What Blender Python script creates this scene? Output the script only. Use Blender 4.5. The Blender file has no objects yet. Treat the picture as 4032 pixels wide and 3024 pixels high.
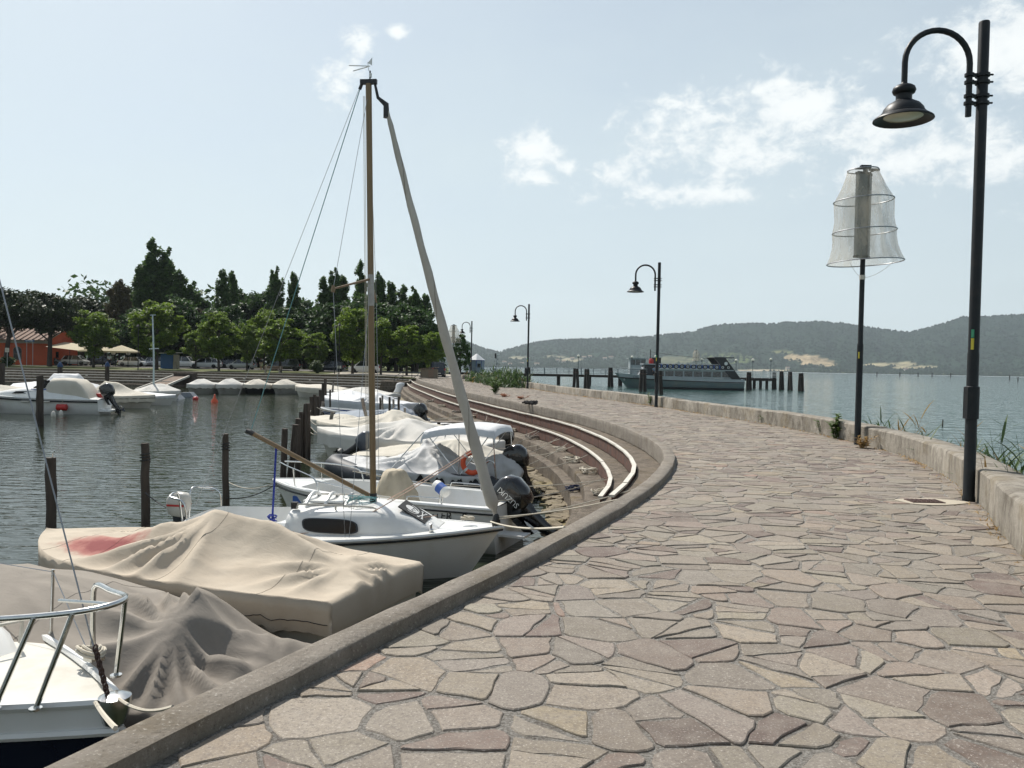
import bpy, bmesh, math, random
import numpy as np
from mathutils import Vector, Matrix, noise as mnoise
R = math.radians
scn = bpy.context.scene
COL = scn.collection
random.seed(7)

# ------------------------------------------------------------------ camera
F, CX, CY, CAMH = 3150.0, 2016.0, 1512.0, 1.6
PITCH, ROLL = R(-1.30), R(1.15)
_c, _s, _cp, _sp = math.cos(ROLL), math.sin(ROLL), math.cos(PITCH), math.sin(PITCH)
_rt, _up, _fw = Vector((1, 0, 0)), Vector((0, -_sp, _cp)), Vector((0, _cp, _sp))
cam_r, cam_u = _c * _rt + _s * _up, -_s * _rt + _c * _up
cd = bpy.data.cameras.new('camera'); cam = bpy.data.objects.new('camera', cd); COL.objects.link(cam)
cd.sensor_width = 36; cd.lens = F / 4032 * 36; cd.clip_start = .05; cd.clip_end = 30000
cam.matrix_world = Matrix(((cam_r.x, cam_u.x, -_fw.x, 0), (cam_r.y, cam_u.y, -_fw.y, 0), (cam_r.z, cam_u.z, -_fw.z, CAMH), (0, 0, 0, 1)))
scn.camera = cam

# ------------------------------------------------------------------ sun, exposure
SUN_AZ, SUN_EL = R(-36), R(51)          # azimuth from +Y, negative = towards -X
sun_dir = Vector((math.sin(SUN_AZ) * math.cos(SUN_EL), math.cos(SUN_AZ) * math.cos(SUN_EL), math.sin(SUN_EL)))
sd = bpy.data.lights.new('sun', 'SUN'); sd.energy = 4.8; sd.angle = R(.55); sd.color = (1, .955, .88)
so = bpy.data.objects.new('sun', sd); COL.objects.link(so); so.rotation_euler = sun_dir.to_track_quat('Z', 'Y').to_euler()
so.location = sun_dir * 300
scn.view_settings.view_transform = 'Standard'; scn.view_settings.look = 'None'
scn.view_settings.gamma = 1; scn.view_settings.exposure = 0.30
scn.cycles.max_bounces = 6; scn.cycles.diffuse_bounces = 2; scn.cycles.glossy_bounces = 3
scn.cycles.transparent_max_bounces = 12; scn.cycles.volume_bounces = 0; scn.cycles.transmission_bounces = 4
scn.cycles.caustics_reflective = False; scn.cycles.caustics_refractive = False
scn.cycles.use_denoising = True
scn.cycles.use_adaptive_sampling = True; scn.cycles.adaptive_threshold = .02

# ------------------------------------------------------------------ pixel -> place helpers (4032 px photograph)
def ray(u, v):
    x, y = (u - CX) / F, -(v - CY) / F
    return (_c * x - _s * y) * _rt + (_s * x + _c * y) * _up + _fw
def pz(u, v, z):
    r = ray(u, v); t = (z - CAMH) / r.z
    return Vector((0, 0, CAMH)) + t * r
def py(u, v, Y):
    r = ray(u, v)
    return Vector((0, 0, CAMH)) + (Y / r.y) * r
def proj(p):
    z = p[2] - CAMH; d = p[1] * _cp + z * _sp
    x, y = p[0] / d, (-p[1] * _sp + z * _cp) / d
    return CX + F * (_c * x + _s * y), CY - F * (-_s * x + _c * y)
ZW = -1.65                                # water level

# ------------------------------------------------------------------ node helpers
class NT:
    def __init__(s, tree):
        s.t = tree; s.n = tree.nodes; s.l = tree.links
    def add(s, typ, **kw):
        n = s.n.new(typ)
        for k, v in kw.items():
            setattr(n, k, v)
        return n
    def link(s, a, b): s.l.new(a, b)
    def val(s, sock, v):
        if hasattr(v, 'default_value') or hasattr(v, 'is_linked'): s.l.new(v, sock)
        else: sock.default_value = v
    def math(s, op, a, b=0.0, c=0.0, clamp=False):
        n = s.add('ShaderNodeMath', operation=op, use_clamp=clamp)
        s.val(n.inputs[0], a); s.val(n.inputs[1], b); s.val(n.inputs[2], c)
        return n.outputs[0]
    def vmath(s, op, a, b=(0, 0, 0)):
        n = s.add('ShaderNodeVectorMath', operation=op)
        s.val(n.inputs[0], a); s.val(n.inputs[1], b)
        return n.outputs['Value'] if op in ('LENGTH', 'DISTANCE', 'DOT_PRODUCT') else n.outputs[0]
    def noise(s, vec, scale=5., detail=4., rough=.55, dist=0.):
        n = s.add('ShaderNodeTexNoise'); n.inputs['Scale'].default_value = scale; n.inputs['Detail'].default_value = detail
        n.inputs['Roughness'].default_value = rough; n.inputs['Distortion'].default_value = dist
        if vec is not None: s.link(vec, n.inputs['Vector'])
        return n.outputs['Fac']
    def ramp(s, fac, lo, hi, a=0., b=1.):
        n = s.add('ShaderNodeMapRange', interpolation_type='SMOOTHSTEP'); s.val(n.inputs[0], fac)
        n.inputs[1].default_value = lo; n.inputs[2].default_value = hi; n.inputs[3].default_value = a; n.inputs[4].default_value = b
        return n.outputs[0]
    def mix(s, fac, a, b, blend='MIX'):
        n = s.add('ShaderNodeMix', data_type='RGBA', blend_type=blend)
        s.val(n.inputs[0], fac)
        for sock, v in ((n.inputs[6], a), (n.inputs[7], b)):
            if isinstance(v, (tuple, list)): sock.default_value = (*v[:3], 1)
            else: s.link(v, sock)
        return n.outputs[2]
    def map(s, vec, scale=(1, 1, 1), loc=(0, 0, 0), rot=(0, 0, 0)):
        n = s.add('ShaderNodeMapping'); s.link(vec, n.inputs[0])
        n.inputs['Scale'].default_value = scale; n.inputs['Location'].default_value = loc; n.inputs['Rotation'].default_value = rot
        return n.outputs[0]
    def bump(s, h, strength=.3, dist=.02, normal=None):
        n = s.add('ShaderNodeBump'); n.inputs['Strength'].default_value = strength; n.inputs['Distance'].default_value = dist
        s.link(h, n.inputs['Height'])
        if normal is not None: s.link(normal, n.inputs['Normal'])
        return n.outputs[0]

def new_mat(name):
    m = bpy.data.materials.new(name); m.use_nodes = True
    t = NT(m.node_tree); b = t.n['Principled BSDF']
    return m, t, b

def pm(name, col, col2=None, scale=4., amt=.5, rough=.6, metal=0., bump=0., bscale=40., dirt=None, dscale=2., damt=.5,
       stretch=(1, 1, 1), spec=.5, coat=0., trans=0.):
    """general procedural material: two-tone noise, optional dirt patches with their own shape, fine relief"""
    m, t, b = new_mat(name)
    tc = t.add('ShaderNodeTexCoord').outputs['Object']
    v = t.map(tc, scale=stretch)
    if col2 is None: col2 = tuple(c * .78 for c in col)
    c = t.mix(t.math('MULTIPLY', t.ramp(t.noise(v, scale, 5), .3, .7), amt), col, col2)
    if dirt is not None:
        c = t.mix(t.math('MULTIPLY', t.ramp(t.noise(v, dscale, 6, .65), .45, .72), damt), c, dirt)
    t.link(c, b.inputs['Base Color'])
    b.inputs['Roughness'].default_value = rough; b.inputs['Metallic'].default_value = metal
    b.inputs['Specular IOR Level'].default_value = spec; b.inputs['Coat Weight'].default_value = coat
    if bump: t.link(t.bump(t.noise(v, bscale, 4, .6), bump, .01), b.inputs['Normal'])
    if trans:
        tr = t.add('ShaderNodeBsdfTranslucent'); t.link(c, tr.inputs[0])
        mx = t.add('ShaderNodeMixShader'); mx.inputs[0].default_value = trans
        t.link(b.outputs[0], mx.inputs[1]); t.link(tr.outputs[0], mx.inputs[2])
        t.link(mx.outputs[0], t.n['Material Output'].inputs[0])
    return m

# ------------------------------------------------------------------ world: Nishita sky, milky summer haze, cumulus
w = bpy.data.worlds.new('World'); scn.world = w; w.use_nodes = True
t = NT(w.node_tree); bg = t.n['Background']
sky = t.add('ShaderNodeTexSky', sky_type='NISHITA'); sky.sun_disc = False
sky.sun_elevation = SUN_EL; sky.sun_rotation = SUN_AZ; sky.altitude = 260; sky.air_density = 1.0; sky.dust_density = 2.0; sky.ozone_density = 1.5
D = t.add('ShaderNodeTexCoord').outputs['Generated']
sep = t.add('ShaderNodeSeparateXYZ'); t.link(D, sep.inputs[0])
zz = t.math('MAXIMUM', sep.outputs[2], 0.0)
# milky veil, thicker towards the horizon, over the whole dome
veil = t.math('ADD', t.ramp(zz, 0.0, .95, .82, .22), t.math('MULTIPLY', t.math('SUBTRACT', t.noise(t.map(D, scale=(1.5, 1.5, 4)), 1.6, 4), .5), .45), clamp=True)
skyc = t.mix(veil, sky.outputs[0], (6.55, 7.5, 7.7))
# cumulus: lobes broken up by fractal noise
def lobe(u, v, ru, rv):
    d = ray(u, v).normalized(); r_, u_ = d.cross(Vector((0, 0, 1))).normalized(), None
    u_ = r_.cross(d).normalized()
    a = t.vmath('DOT_PRODUCT', D, tuple(r_)); b_ = t.vmath('DOT_PRODUCT', D, tuple(u_)); f_ = t.vmath('DOT_PRODUCT', D, tuple(d))
    a = t.math('DIVIDE', a, ru / F); b_ = t.math('DIVIDE', b_, rv / F)
    q = t.math('SQRT', t.math('ADD', t.math('MULTIPLY', a, a), t.math('MULTIPLY', b_, b_)))
    q = t.math('ADD', q, t.math('MULTIPLY', t.math('LESS_THAN', f_, 0.), 9.))
    return t.math('SUBTRACT', 1.0, q)
lobes = [(2640, 400, 110, 60), (2690, 520, 250, 170), (2960, 590, 330, 130), (3150, 430, 200, 130), (3330, 540, 240, 130), (2120, 585, 110, 80), (2240, 660, 80, 45), (2100, 705, 110, 40),
         (2420, 680, 160, 100), (3000, 350, 70, 35), (3200, 330, 60, 25), (1430, 165, 75, 50), (1560, 125, 44, 26), (1350, 330, 100, 90),
         (3750, 600, 350, 120), (3960, 170, 300, 150), (3560, 640, 300, 100), (2700, 760, 500, 60), (3080, 330, 40, 20), (-900, 500, 420, 120), (5200, 500, 520, 200), (6300, 300, 500, 180), (-2200, 300, 500, 200)]
msk = None
for lb in lobes:
    q = lobe(*lb); msk = q if msk is None else t.math('MAXIMUM', msk, q)
fb = t.math('ADD', t.math('MULTIPLY', t.noise(t.map(D, scale=(1, 1, 1.6)), 15., 8, .6, .3), .62), t.math('MULTIPLY', t.noise(t.map(D, scale=(1, 1, 1.4)), 52., 8, .6, .4), .38))
dens = t.math('ADD', t.math('MULTIPLY', t.math('MAXIMUM', msk, -1.0), .60), t.math('MULTIPLY', t.math('SUBTRACT', fb, .5), 3.2))
cl = t.math('MULTIPLY', t.ramp(dens, -.05, .5), t.ramp(zz, .06, .22, .25, .92))
lit = t.mix(t.ramp(dens, .1, .8), (8.0, 8.5, 8.65), (9.3, 9.6, 9.5))
fin = t.mix(cl, skyc, lit)
t.link(fin, bg.inputs[0]); bg.inputs[1].default_value = 0.089
w.cycles.sampling_method = 'MANUAL'; w.cycles.sample_map_resolution = 256

# ------------------------------------------------------------------ mesh builder
class MB:
    def __init__(s): s.v = []; s.f = []; s.c = None
    def add(s, vs, fs):
        o = len(s.v); s.v += [tuple(p) for p in vs]; s.f += [tuple(i + o for i in f) for f in fs]; return s
    def box(s, c, d, rz=0., m=None):
        hx, hy, hz = d[0] / 2, d[1] / 2, d[2] / 2
        vs = [Vector((x, y, z)) for z in (-hz, hz) for x, y in ((-hx, -hy), (hx, -hy), (hx, hy), (-hx, hy))]
        M = m if m is not None else Matrix.Rotation(rz, 3, 'Z')
        return s.add([M @ p + Vector(c) for p in vs], [(3, 2, 1, 0), (4, 5, 6, 7), (0, 1, 5, 4), (1, 2, 6, 5), (2, 3, 7, 6), (3, 0, 4, 7)])
    def bar(s, a, b, wd, ht, up=(0, 0, 1)):
        a, b = Vector(a), Vector(b); d = (b - a); L = d.length; d = d / L
        sd_ = d.cross(Vector(up)); sd_ = sd_.normalized() if sd_.length > 1e-6 else Vector((1, 0, 0)); u = sd_.cross(d)
        M = Matrix((d, sd_, u)).transposed()
        return s.box((a + b) / 2, (L, wd, ht), m=M)
    def tube(s, pts, r, n=8, cap=True, closed=False):
        pts = [Vector(p) for p in pts]; k = len(pts); rs = r if hasattr(r, '__len__') else [r] * k
        vs = []; fs = []; prev = None
        for i, p in enumerate(pts):
            if closed: d = pts[(i + 1) % k] - pts[i - 1]
            else: d = pts[min(i + 1, k - 1)] - pts[max(i - 1, 0)]
            d = d.normalized() if d.length > 1e-9 else Vector((0, 0, 1))
            if prev is None:
                a = Vector((0, 0, 1)) if abs(d.z) < .9 else Vector((1, 0, 0)); x = d.cross(a).normalized()
            else:
                x = prev - d * prev.dot(d); x = x.normalized() if x.length > 1e-6 else d.orthogonal().normalized()
            prev = x; y = d.cross(x)
            vs += [p + rs[i] * (math.cos(6.28318 * j / n) * x + math.sin(6.28318 * j / n) * y) for j in range(n)]
        for i in range(k if closed else k - 1):
            i2 = (i + 1) % k
            fs += [(i * n + j, i * n + (j + 1) % n, i2 * n + (j + 1) % n, i2 * n + j) for j in range(n)]
        if cap and not closed: fs += [tuple(range(n - 1, -1, -1)), tuple((k - 1) * n + j for j in range(n))]
        return s.add(vs, fs)
    def lathe(s, prof, c=(0, 0, 0), n=20, m=None):
        vs = []; M = m if m is not None else Matrix.Identity(3)
        for r, z in prof: vs += [M @ Vector((r * math.cos(6.28318 * j / n), r * math.sin(6.28318 * j / n), z)) + Vector(c) for j in range(n)]
        k = len(prof); fs = [(i * n + j, i * n + (j + 1) % n, (i + 1) * n + (j + 1) % n, (i + 1) * n + j) for i in range(k - 1) for j in range(n)]
        if prof[0][0] > 1e-4: fs.append(tuple(range(n - 1, -1, -1)))
        if prof[-1][0] > 1e-4: fs.append(tuple((k - 1) * n + j for j in range(n)))
        return s.add(vs, fs)
    def sph(s, c, r, n=12, k=8, sc=(1, 1, 1)):
        prof = [(math.sin(math.pi * i / k) + 1e-5, -math.cos(math.pi * i / k)) for i in range(k + 1)]
        return s.lathe([(r * a, r * b) for a, b in prof], c, n, Matrix.Diagonal(sc))
    def prism(s, poly, z0, z1, m=None, c=(0, 0, 0)):
        n = len(poly); M = m if m is not None else Matrix.Identity(3)
        vs = [M @ Vector((x, y, z0)) + Vector(c) for x, y in poly] + [M @ Vector((x, y, z1)) + Vector(c) for x, y in poly]
        return s.add(vs, [tuple(range(n - 1, -1, -1)), tuple(range(n, 2 * n))] + [(i, (i + 1) % n, (i + 1) % n + n, i + n) for i in range(n)])
    def grid(s, rows, wrap=False):
        a = len(rows); b = len(rows[0]); vs = [p for r_ in rows for p in r_]
        fs = [(i * b + j, i * b + (j + 1) % b, (i + 1) * b + (j + 1) % b, (i + 1) * b + j) for i in range(a - 1) for j in range(b if wrap else b - 1)]
        return s.add(vs, fs)
    def build(s, name, mat, parent=None, smooth=False, org=None, fix=True):
        me = bpy.data.meshes.new(name)
        vs = s.v
        if org is not None: vs = [(p[0] - org[0], p[1] - org[1], p[2] - org[2]) for p in vs]
        me.from_pydata(vs, [], s.f)
        if fix:
            bm = bmesh.new(); bm.from_mesh(me); bmesh.ops.recalc_face_normals(bm, faces=bm.faces); bm.to_mesh(me); bm.free()
        if s.c is not None:
            at = me.color_attributes.new('Col', 'FLOAT_COLOR', 'POINT')
            at.data.foreach_set('color', np.asarray(s.c, dtype=np.float32).ravel())
        if smooth:
            me.polygons.foreach_set('use_smooth', [True] * len(me.polygons))
            if smooth != 'all': me.set_sharp_from_angle(angle=R(smooth if smooth is not True else 38))
        me.materials.append(mat); me.update()
        o = bpy.data.objects.new(name, me); COL.objects.link(o)
        if parent is not None: o.parent = parent
        if org is not None: o.location = org
        return o

def tag(o, label, cat, group=None):
    o['label'] = label; o['category'] = cat
    if group: o['group'] = group
    return o
def thing(name, label, cat, loc=(0, 0, 0), rz=0., group=None):
    o = bpy.data.objects.new(name, None); COL.objects.link(o); o.empty_display_size = .2
    o.location = loc; o.rotation_euler = (0, 0, rz)
    return tag(o, label, cat, group)
def struct(o, kind='structure'): o['kind'] = kind; return o
def dup(root, loc, rz=0., label=None, scale=None, name=None):
    r = root.copy(); COL.objects.link(r); r.location = loc; r.rotation_euler = (0, 0, rz)
    if label: r['label'] = label
    if scale is not None: r.scale = scale if hasattr(scale, '__len__') else (scale,) * 3
    for ch in list(root.children):
        c = ch.copy(); COL.objects.link(c); c.parent = r
        for g in list(ch.children):
            d = g.copy(); COL.objects.link(d); d.parent = c
    return r
def lerp(a, b, x): return a + (b - a) * x
def sag(a, b, drop, n=14):
    a, b = Vector(a), Vector(b)
    return [a.lerp(b, i / n) - Vector((0, 0, drop * 4 * (i / n) * (1 - i / n))) for i in range(n + 1)]
def fbm(x, y, z=0., o=4):
    return mnoise.fractal(Vector((x, y, z)), 1.0, 2.0, o)
def cr(pts, step):
    """Catmull-Rom through 2-D/3-D points, resampled roughly every `step`"""
    P = [Vector(p) for p in pts]; P = [2 * P[0] - P[1]] + P + [2 * P[-1] - P[-2]]; out = []
    for i in range(1, len(P) - 2):
        n = max(1, int((P[i + 1] - P[i]).length / step))
        for k in range(n):
            x = k / n; a, b, c, d = P[i - 1], P[i], P[i + 1], P[i + 2]
            out.append(.5 * ((2 * b) + (c - a) * x + (2 * a - 5 * b + 4 * c - d) * x * x + (3 * b - a - 3 * c + d) * x ** 3))
    out.append(P[-2]); return out
def text(txt, size, mat, name='lettering', parent=None, ext=.002, shear=0.):
    cu = bpy.data.curves.new(name, 'FONT'); cu.body = txt; cu.size = size; cu.extrude = ext; cu.align_x = 'CENTER'; cu.align_y = 'CENTER'; cu.shear = shear; cu.resolution_u = 2
    to = bpy.data.objects.new(name, cu); me = bpy.data.meshes.new_from_object(to); bpy.data.objects.remove(to)
    me.materials.clear(); me.materials.append(mat)
    o = bpy.data.objects.new(name, me); COL.objects.link(o)
    if parent is not None: o.parent = parent
    return o
# ================================================================== SETTING
# ------------------------------------------------------------------ materials of the setting
STK = .84
def stone_mat():
    m, t, b = new_mat('porphyry_slabs')
    at = t.add('ShaderNodeAttribute'); at.attribute_name = 'Col'
    tc = t.add('ShaderNodeNewGeometry').outputs['Position']
    n1 = t.noise(t.map(tc, scale=(1, 1, 1)), 7, 5, .6); n2 = t.noise(tc, 90, 3, .7); n3 = t.noise(tc, 1.1, 4, .6); n4 = t.noise(tc, 34, 5, .75)
    c = t.mix(t.ramp(n1, .3, .75, 0., .40), at.outputs[0], (.28, .25, .21))
    c = t.mix(t.ramp(n4, .44, .70, 0., .60), c, (.12, .10, .088))
    c = t.mix(t.ramp(n2, .56, .72, 0., .75), c, (.46, .42, .37))
    c = t.mix(t.ramp(n2, .46, .30, 0., .80), c, (.09, .075, .066))
    c = t.mix(t.ramp(n3, .45, .75, 0., .30), c, (.24, .21, .18))
    t.link(c, b.inputs['Base Color']); b.inputs['Roughness'].default_value = .78; b.inputs['Specular IOR Level'].default_value = .35
    h = t.math('ADD', t.math('MULTIPLY', n1, .6), t.math('MULTIPLY', t.noise(tc, 45, 5, .7), .5))
    t.link(t.bump(h, .55, .012), b.inputs['Normal'])
    return m
M_stone = stone_mat()
def mortar_mat():
    m, t, b = new_mat('mortar')
    tc = t.add('ShaderNodeNewGeometry').outputs['Position']
    n1 = t.noise(tc, 60, 6, .75); n2 = t.noise(tc, 4, 5, .65)
    c = t.mix(t.ramp(n1, .35, .7), (.15, .13, .11), (.46, .435, .39))
    c = t.mix(t.ramp(n2, .5, .72, 0., .7), c, (.075, .055, .035))
    t.link(c, b.inputs['Base Color']); b.inputs['Roughness'].default_value = .95
    t.link(t.bump(t.noise(tc, 55, 6, .8), 1.0, .03), b.inputs['Normal'])
    return m
M_mortar = mortar_mat()
def concrete_mat(name, col, dark, pebble=.6, streak=.6, moss=(.16, .115, .05), mossamt=.4, light=(.5, .47, .42)):
    m, t, b = new_mat(name)
    tc = t.add('ShaderNodeNewGeometry').outputs['Position']
    n1 = t.noise(tc, 2.2, 6, .65); n2 = t.noise(tc, 42, 5, .75); n3 = t.noise(t.map(tc, scale=(3, 3, 1.6)), 1.3, 6, .75); n4 = t.noise(tc, 9, 5, .7)
    c = t.mix(t.ramp(n1, .3, .7), col, tuple(x * .72 for x in col))
    c = t.mix(t.ramp(n3, .42, .68, 0., streak), c, dark)
    c = t.mix(t.ramp(n4, .56, .72, 0., .55), c, light)
    c = t.mix(t.ramp(t.noise(tc, 1.1, 6, .7), .5, .7, 0., mossamt), c, moss)
    c = t.mix(t.ramp(n2, .56, .74, 0., pebble), c, (.62, .58, .52))
    c = t.mix(t.ramp(n2, .46, .28, 0., pebble), c, (.06, .05, .04))
    t.link(c, b.inputs['Base Color']); b.inputs['Roughness'].default_value = .92; b.inputs['Specular IOR Level'].default_value = .25
    h = t.math('ADD', n2, t.math('MULTIPLY', n4, .7))
    t.link(t.bump(h, .8, .02), b.inputs['Normal'])
    return m
M_kerb = concrete_mat('kerb_concrete', (.25, .22, .185), (.12, .102, .082), pebble=.7, streak=.45, mossamt=.3, light=(.36, .33, .28))
M_step = concrete_mat('step_concrete', (.165, .136, .106), (.045, .035, .026), pebble=.4, streak=.8, mossamt=.4, light=(.30, .26, .21))
M_wall = concrete_mat('parapet_concrete', (.31, .28, .235), (.095, .08, .062), pebble=.4, streak=.8, moss=(.22, .17, .095), mossamt=.5, light=(.50, .47, .42))
M_rock = concrete_mat('shore_rock', (.26, .215, .15), (.07, .058, .035), pebble=.5, streak=.8, moss=(.27, .22, .08), mossamt=.6, light=(.36, .31, .22))
M_rust = pm('rusty_panel', (.115, .046, .027), (.062, .03, .021), scale=5, amt=.9, rough=.85, dirt=(.05, .035, .03), dscale=3, damt=.7, bump=.3, bscale=30)
M_plank = pm('pale_plank', (.58, .55, .485), (.46, .43, .375), scale=3, rough=.75, dirt=(.3, .27, .22), dscale=4, damt=.35, bump=.2, bscale=25)
M_timber = pm('weathered_pile', (.075, .056, .043), (.035, .026, .02), scale=6, amt=.9, rough=.9, dirt=(.03, .023, .018), dscale=2, damt=.8, stretch=(1, 1, .2), bump=.8, bscale=24)
M_timber_grey = pm('grey_weathered_wood', (.30, .26, .22), (.15, .12, .10), scale=6, amt=.9, rough=.9, dirt=(.08, .065, .05), dscale=2, damt=.6, stretch=(1, 1, .2), bump=.6, bscale=24)
M_dark_metal = pm('dark_green_black_paint', (.010, .012, .014), (.017, .02, .022), scale=8, rough=.45, bump=.05, spec=.25, dirt=(.04, .032, .025), dscale=6, damt=.3)

def water_mat(name, body, s1, s2, strength, rough, deep, an=2.2, dist=.25):
    m, t, b = new_mat(name)
    tc = t.add('ShaderNodeNewGeometry').outputs['Position']
    big = t.noise(t.map(tc, scale=(.05, .09, 1)), 1., 4, .6)
    c = t.mix(t.ramp(big, .35, .7), body, deep)
    t.link(c, b.inputs['Base Color']); b.inputs['Roughness'].default_value = rough; b.inputs['IOR'].default_value = 1.33
    b.inputs['Specular IOR Level'].default_value = .5
    a1 = t.noise(t.map(tc, scale=(s1, s1 * an, 1), rot=(0, 0, .06)), 1., 1.5, .5, .35)
    a2 = t.noise(t.map(tc, scale=(s2, s2 * an * .8, 1), rot=(0, 0, -.12)), 1., 1.5, .5, .2)
    h = t.math('ADD', a1, t.math('MULTIPLY', a2, .22))
    t.link(t.bump(h, strength, dist), b.inputs['Normal'])
    return m
def _w(m_, ior): m_.node_tree.nodes['Principled BSDF'].inputs['IOR'].default_value = ior; return m_
M_lake = water_mat('lake_water', (.036, .080, .072), .55, 1.9, .42, .05, (.052, .10, .09), 2.2, .5)
M_harb = water_mat('harbour_water', (.022, .028, .017), 1.5, 4.6, .14, .01, (.012, .017, .010), 2.8)
_w(M_harb, 1.27)

# ------------------------------------------------------------------ water
mb = MB(); mb.add([(-6500, -150, ZW), (6500, -150, ZW), (6500, 5200, ZW), (-6500, 5200, ZW)], [(0, 1, 2, 3)])
struct(mb.build('lake_water', M_lake))

# ------------------------------------------------------------------ quay line of the promenade (kerb, water side), from behind the camera round to the far corner
KO = cr([(-5.2, -6.0), (-3.6, -2.0), (-2.65, .6), (-1.70, 2.88), (-1.06, 4.22), (-.43, 5.50), (.20, 6.80), (.80, 8.15), (1.44, 9.70), (2.00, 11.3), (2.42, 12.8), (2.70, 14.1), (2.88, 15.6), (2.95, 17.9),
         (2.80, 21.0), (2.34, 24.6), (1.45, 28.6), (.27, 33.0), (-2.74, 45.3), (-5.4, 58.0), (-8.33, 73.0), (-10.2, 85.0)], .3)
KO = [Vector((p.x, p.y, 0)) for p in KO]
def offs(line, d):
    out = []
    for i, p in enumerate(line):
        tg = (line[min(i + 1, len(line) - 1)] - line[max(i - 1, 0)]).normalized()
        out.append(p + d * Vector((-tg.y, tg.x, 0)))        # +d = towards the harbour (left of travel)
    return out
def sweep(line, prof, jit=0., seed=0):
    rows = [offs(line, d) for d, z in prof]
    rr = random.Random(seed)
    return [[Vector((rows[k][i].x + rr.uniform(-jit, jit), rows[k][i].y + rr.uniform(-jit, jit), prof[k][1] + rr.uniform(-jit, jit))) for k in range(len(prof))] for i in range(len(line))]
KB = .195
mb = MB(); mb.grid(sweep(KO, [(-KB, -.15), (-KB, .0), (-KB, .06), (-KB + .002, .088), (-KB + .014, .099), (-.10, .101), (-.05, .1), (-.012, .097), (0, .082), (0, 0), (0, -.10), (0, -.22)], .006, 1))
struct(mb.build('kerb', M_kerb, smooth=50))
iN = min(range(len(KO)), key=lambda i: abs(KO[i].y - 9.6))         # where the amphitheatre steps begin
near = KO[:iN + 3]; STL = KO[iN:]
mb = MB(); mb.grid(sweep(near, [(-.03, -.2), (-.03, -1.0), (-.02, -2.6)], .006, 2))
struct(mb.build('quay_wall', M_step, smooth=50))
prof = [(-.02, -.16), (-.02, -.24), (.30, -.245), (.46, -.25), (.46, -.52), (.70, -.525), (.90, -.53), (.90, -.845), (1.15, -.85), (1.38, -.855), (1.41, -.88), (1.42, -1.12), (1.62, -1.125), (1.66, -1.15), (1.67, -1.45), (1.68, -2.4)]
mb = MB(); mb.grid(sweep(STL, prof, .007, 3))
mb.grid([[p, Vector((p.x, p.y, -2.4))] for p in sweep(STL[:1], prof, 0)[0]])
struct(mb.build('harbour_steps', M_step, smooth=40))
# rocky ledge at the foot of the steps: flat stones, each its own
ledge = offs(STL, 1.9); rr = random.Random(5); led = None
mb = MB(); mb.grid(sweep(STL, [(1.6, -1.52), (1.85, -1.50), (2.05, -1.54), (2.12, -1.75), (2.2, -2.3)], .03, 9))
led = struct(mb.build('rocky_ledge', M_rock, smooth=50))
rock_me = []
for k in range(5):
    bm = bmesh.new(); bmesh.ops.create_icosphere(bm, subdivisions=1, radius=1)
    for v_ in bm.verts: v_.co = Vector((v_.co.x * rr.uniform(.8, 1.2), v_.co.y * rr.uniform(.8, 1.2), max(-.7, min(.55, v_.co.z)) * rr.uniform(.8, 1.1)))
    me = bpy.data.meshes.new('ledge_stone'); bm.to_mesh(me); bm.free(); me.materials.append(M_rock); rock_me.append(me)
for i in range(0, len(STL) - 1):
    if STL[i].y > 40: break
    for q in range(3):
        o = bpy.data.objects.new('ledge_stone', rr.choice(rock_me)); COL.objects.link(o); o.parent = led
        tg = (STL[i + 1] - STL[i]).normalized(); p = STL[i] + Vector((-tg.y, tg.x, 0)) * rr.uniform(1.72, 2.1) + tg * rr.uniform(0, .3)
        o.location = (p.x, p.y, -1.50 + rr.uniform(-.03, .02)); s_ = rr.uniform(.07, .2); o.scale = (s_ * rr.uniform(.7, 1.9), s_ * rr.uniform(.7, 1.6), s_ * rr.uniform(.22, .42)); o.rotation_euler = (rr.uniform(-.2, .2), rr.uniform(-.2, .2), rr.uniform(0, 6))

# two bench edgings along the upper steps: pale planks over rusty panels, piece by piece
def bench(label, d0, d1, ztop, zbot, L, seed, ymin):
    root = thing('terrace_bench', label, 'bench', (0, 0, 0), group='benches edging the harbour steps'); rr = random.Random(seed)
    i = min(range(len(STL)), key=lambda q_: abs(STL[q_].y - ymin)); step = max(2, int(L / .3))
    A, B, Fp = offs(STL, d0), offs(STL, d1), offs(STL, d1 - .035)
    while i + step < len(STL):
        j = i + step; e = .012
        def at(Ln, x): return Ln[i].lerp(Ln[j], x)
        L_ = (A[j] - A[i]).length; x0, x1 = e / L_, 1 - e / L_; dz = rr.uniform(-.006, .006)
        mb = MB(); q = [at(A, x0), at(A, x1), at(B, x1), at(B, x0)]
        mb.add([(p.x, p.y, ztop - .035 + dz) for p in q] + [(p.x, p.y, ztop + dz) for p in q], [(3, 2, 1, 0), (4, 5, 6, 7), (0, 1, 5, 4), (1, 2, 6, 5), (2, 3, 7, 6), (3, 0, 4, 7)])
        mb.build('plank', M_plank, root)
        mb = MB(); G = offs(STL, d1 - .055)
        def at2(Ln, x): return Ln[i].lerp(Ln[j], x)
        q = [at(G, x0), at(G, x1), at(Fp, x1), at(Fp, x0)]
        mb.add([(p.x, p.y, zbot) for p in q] + [(p.x, p.y, ztop - .04 + dz) for p in q], [(3, 2, 1, 0), (4, 5, 6, 7), (0, 1, 5, 4), (1, 2, 6, 5), (2, 3, 7, 6), (3, 0, 4, 7)])
        mb.build('rust_panel', M_rust, root)
        i = j
    return root
bench('upper bench with pale planks and rusty panels curving along the harbour steps', .465, .54, -.17, -.50, 1.2, 1, 11.0)
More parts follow.
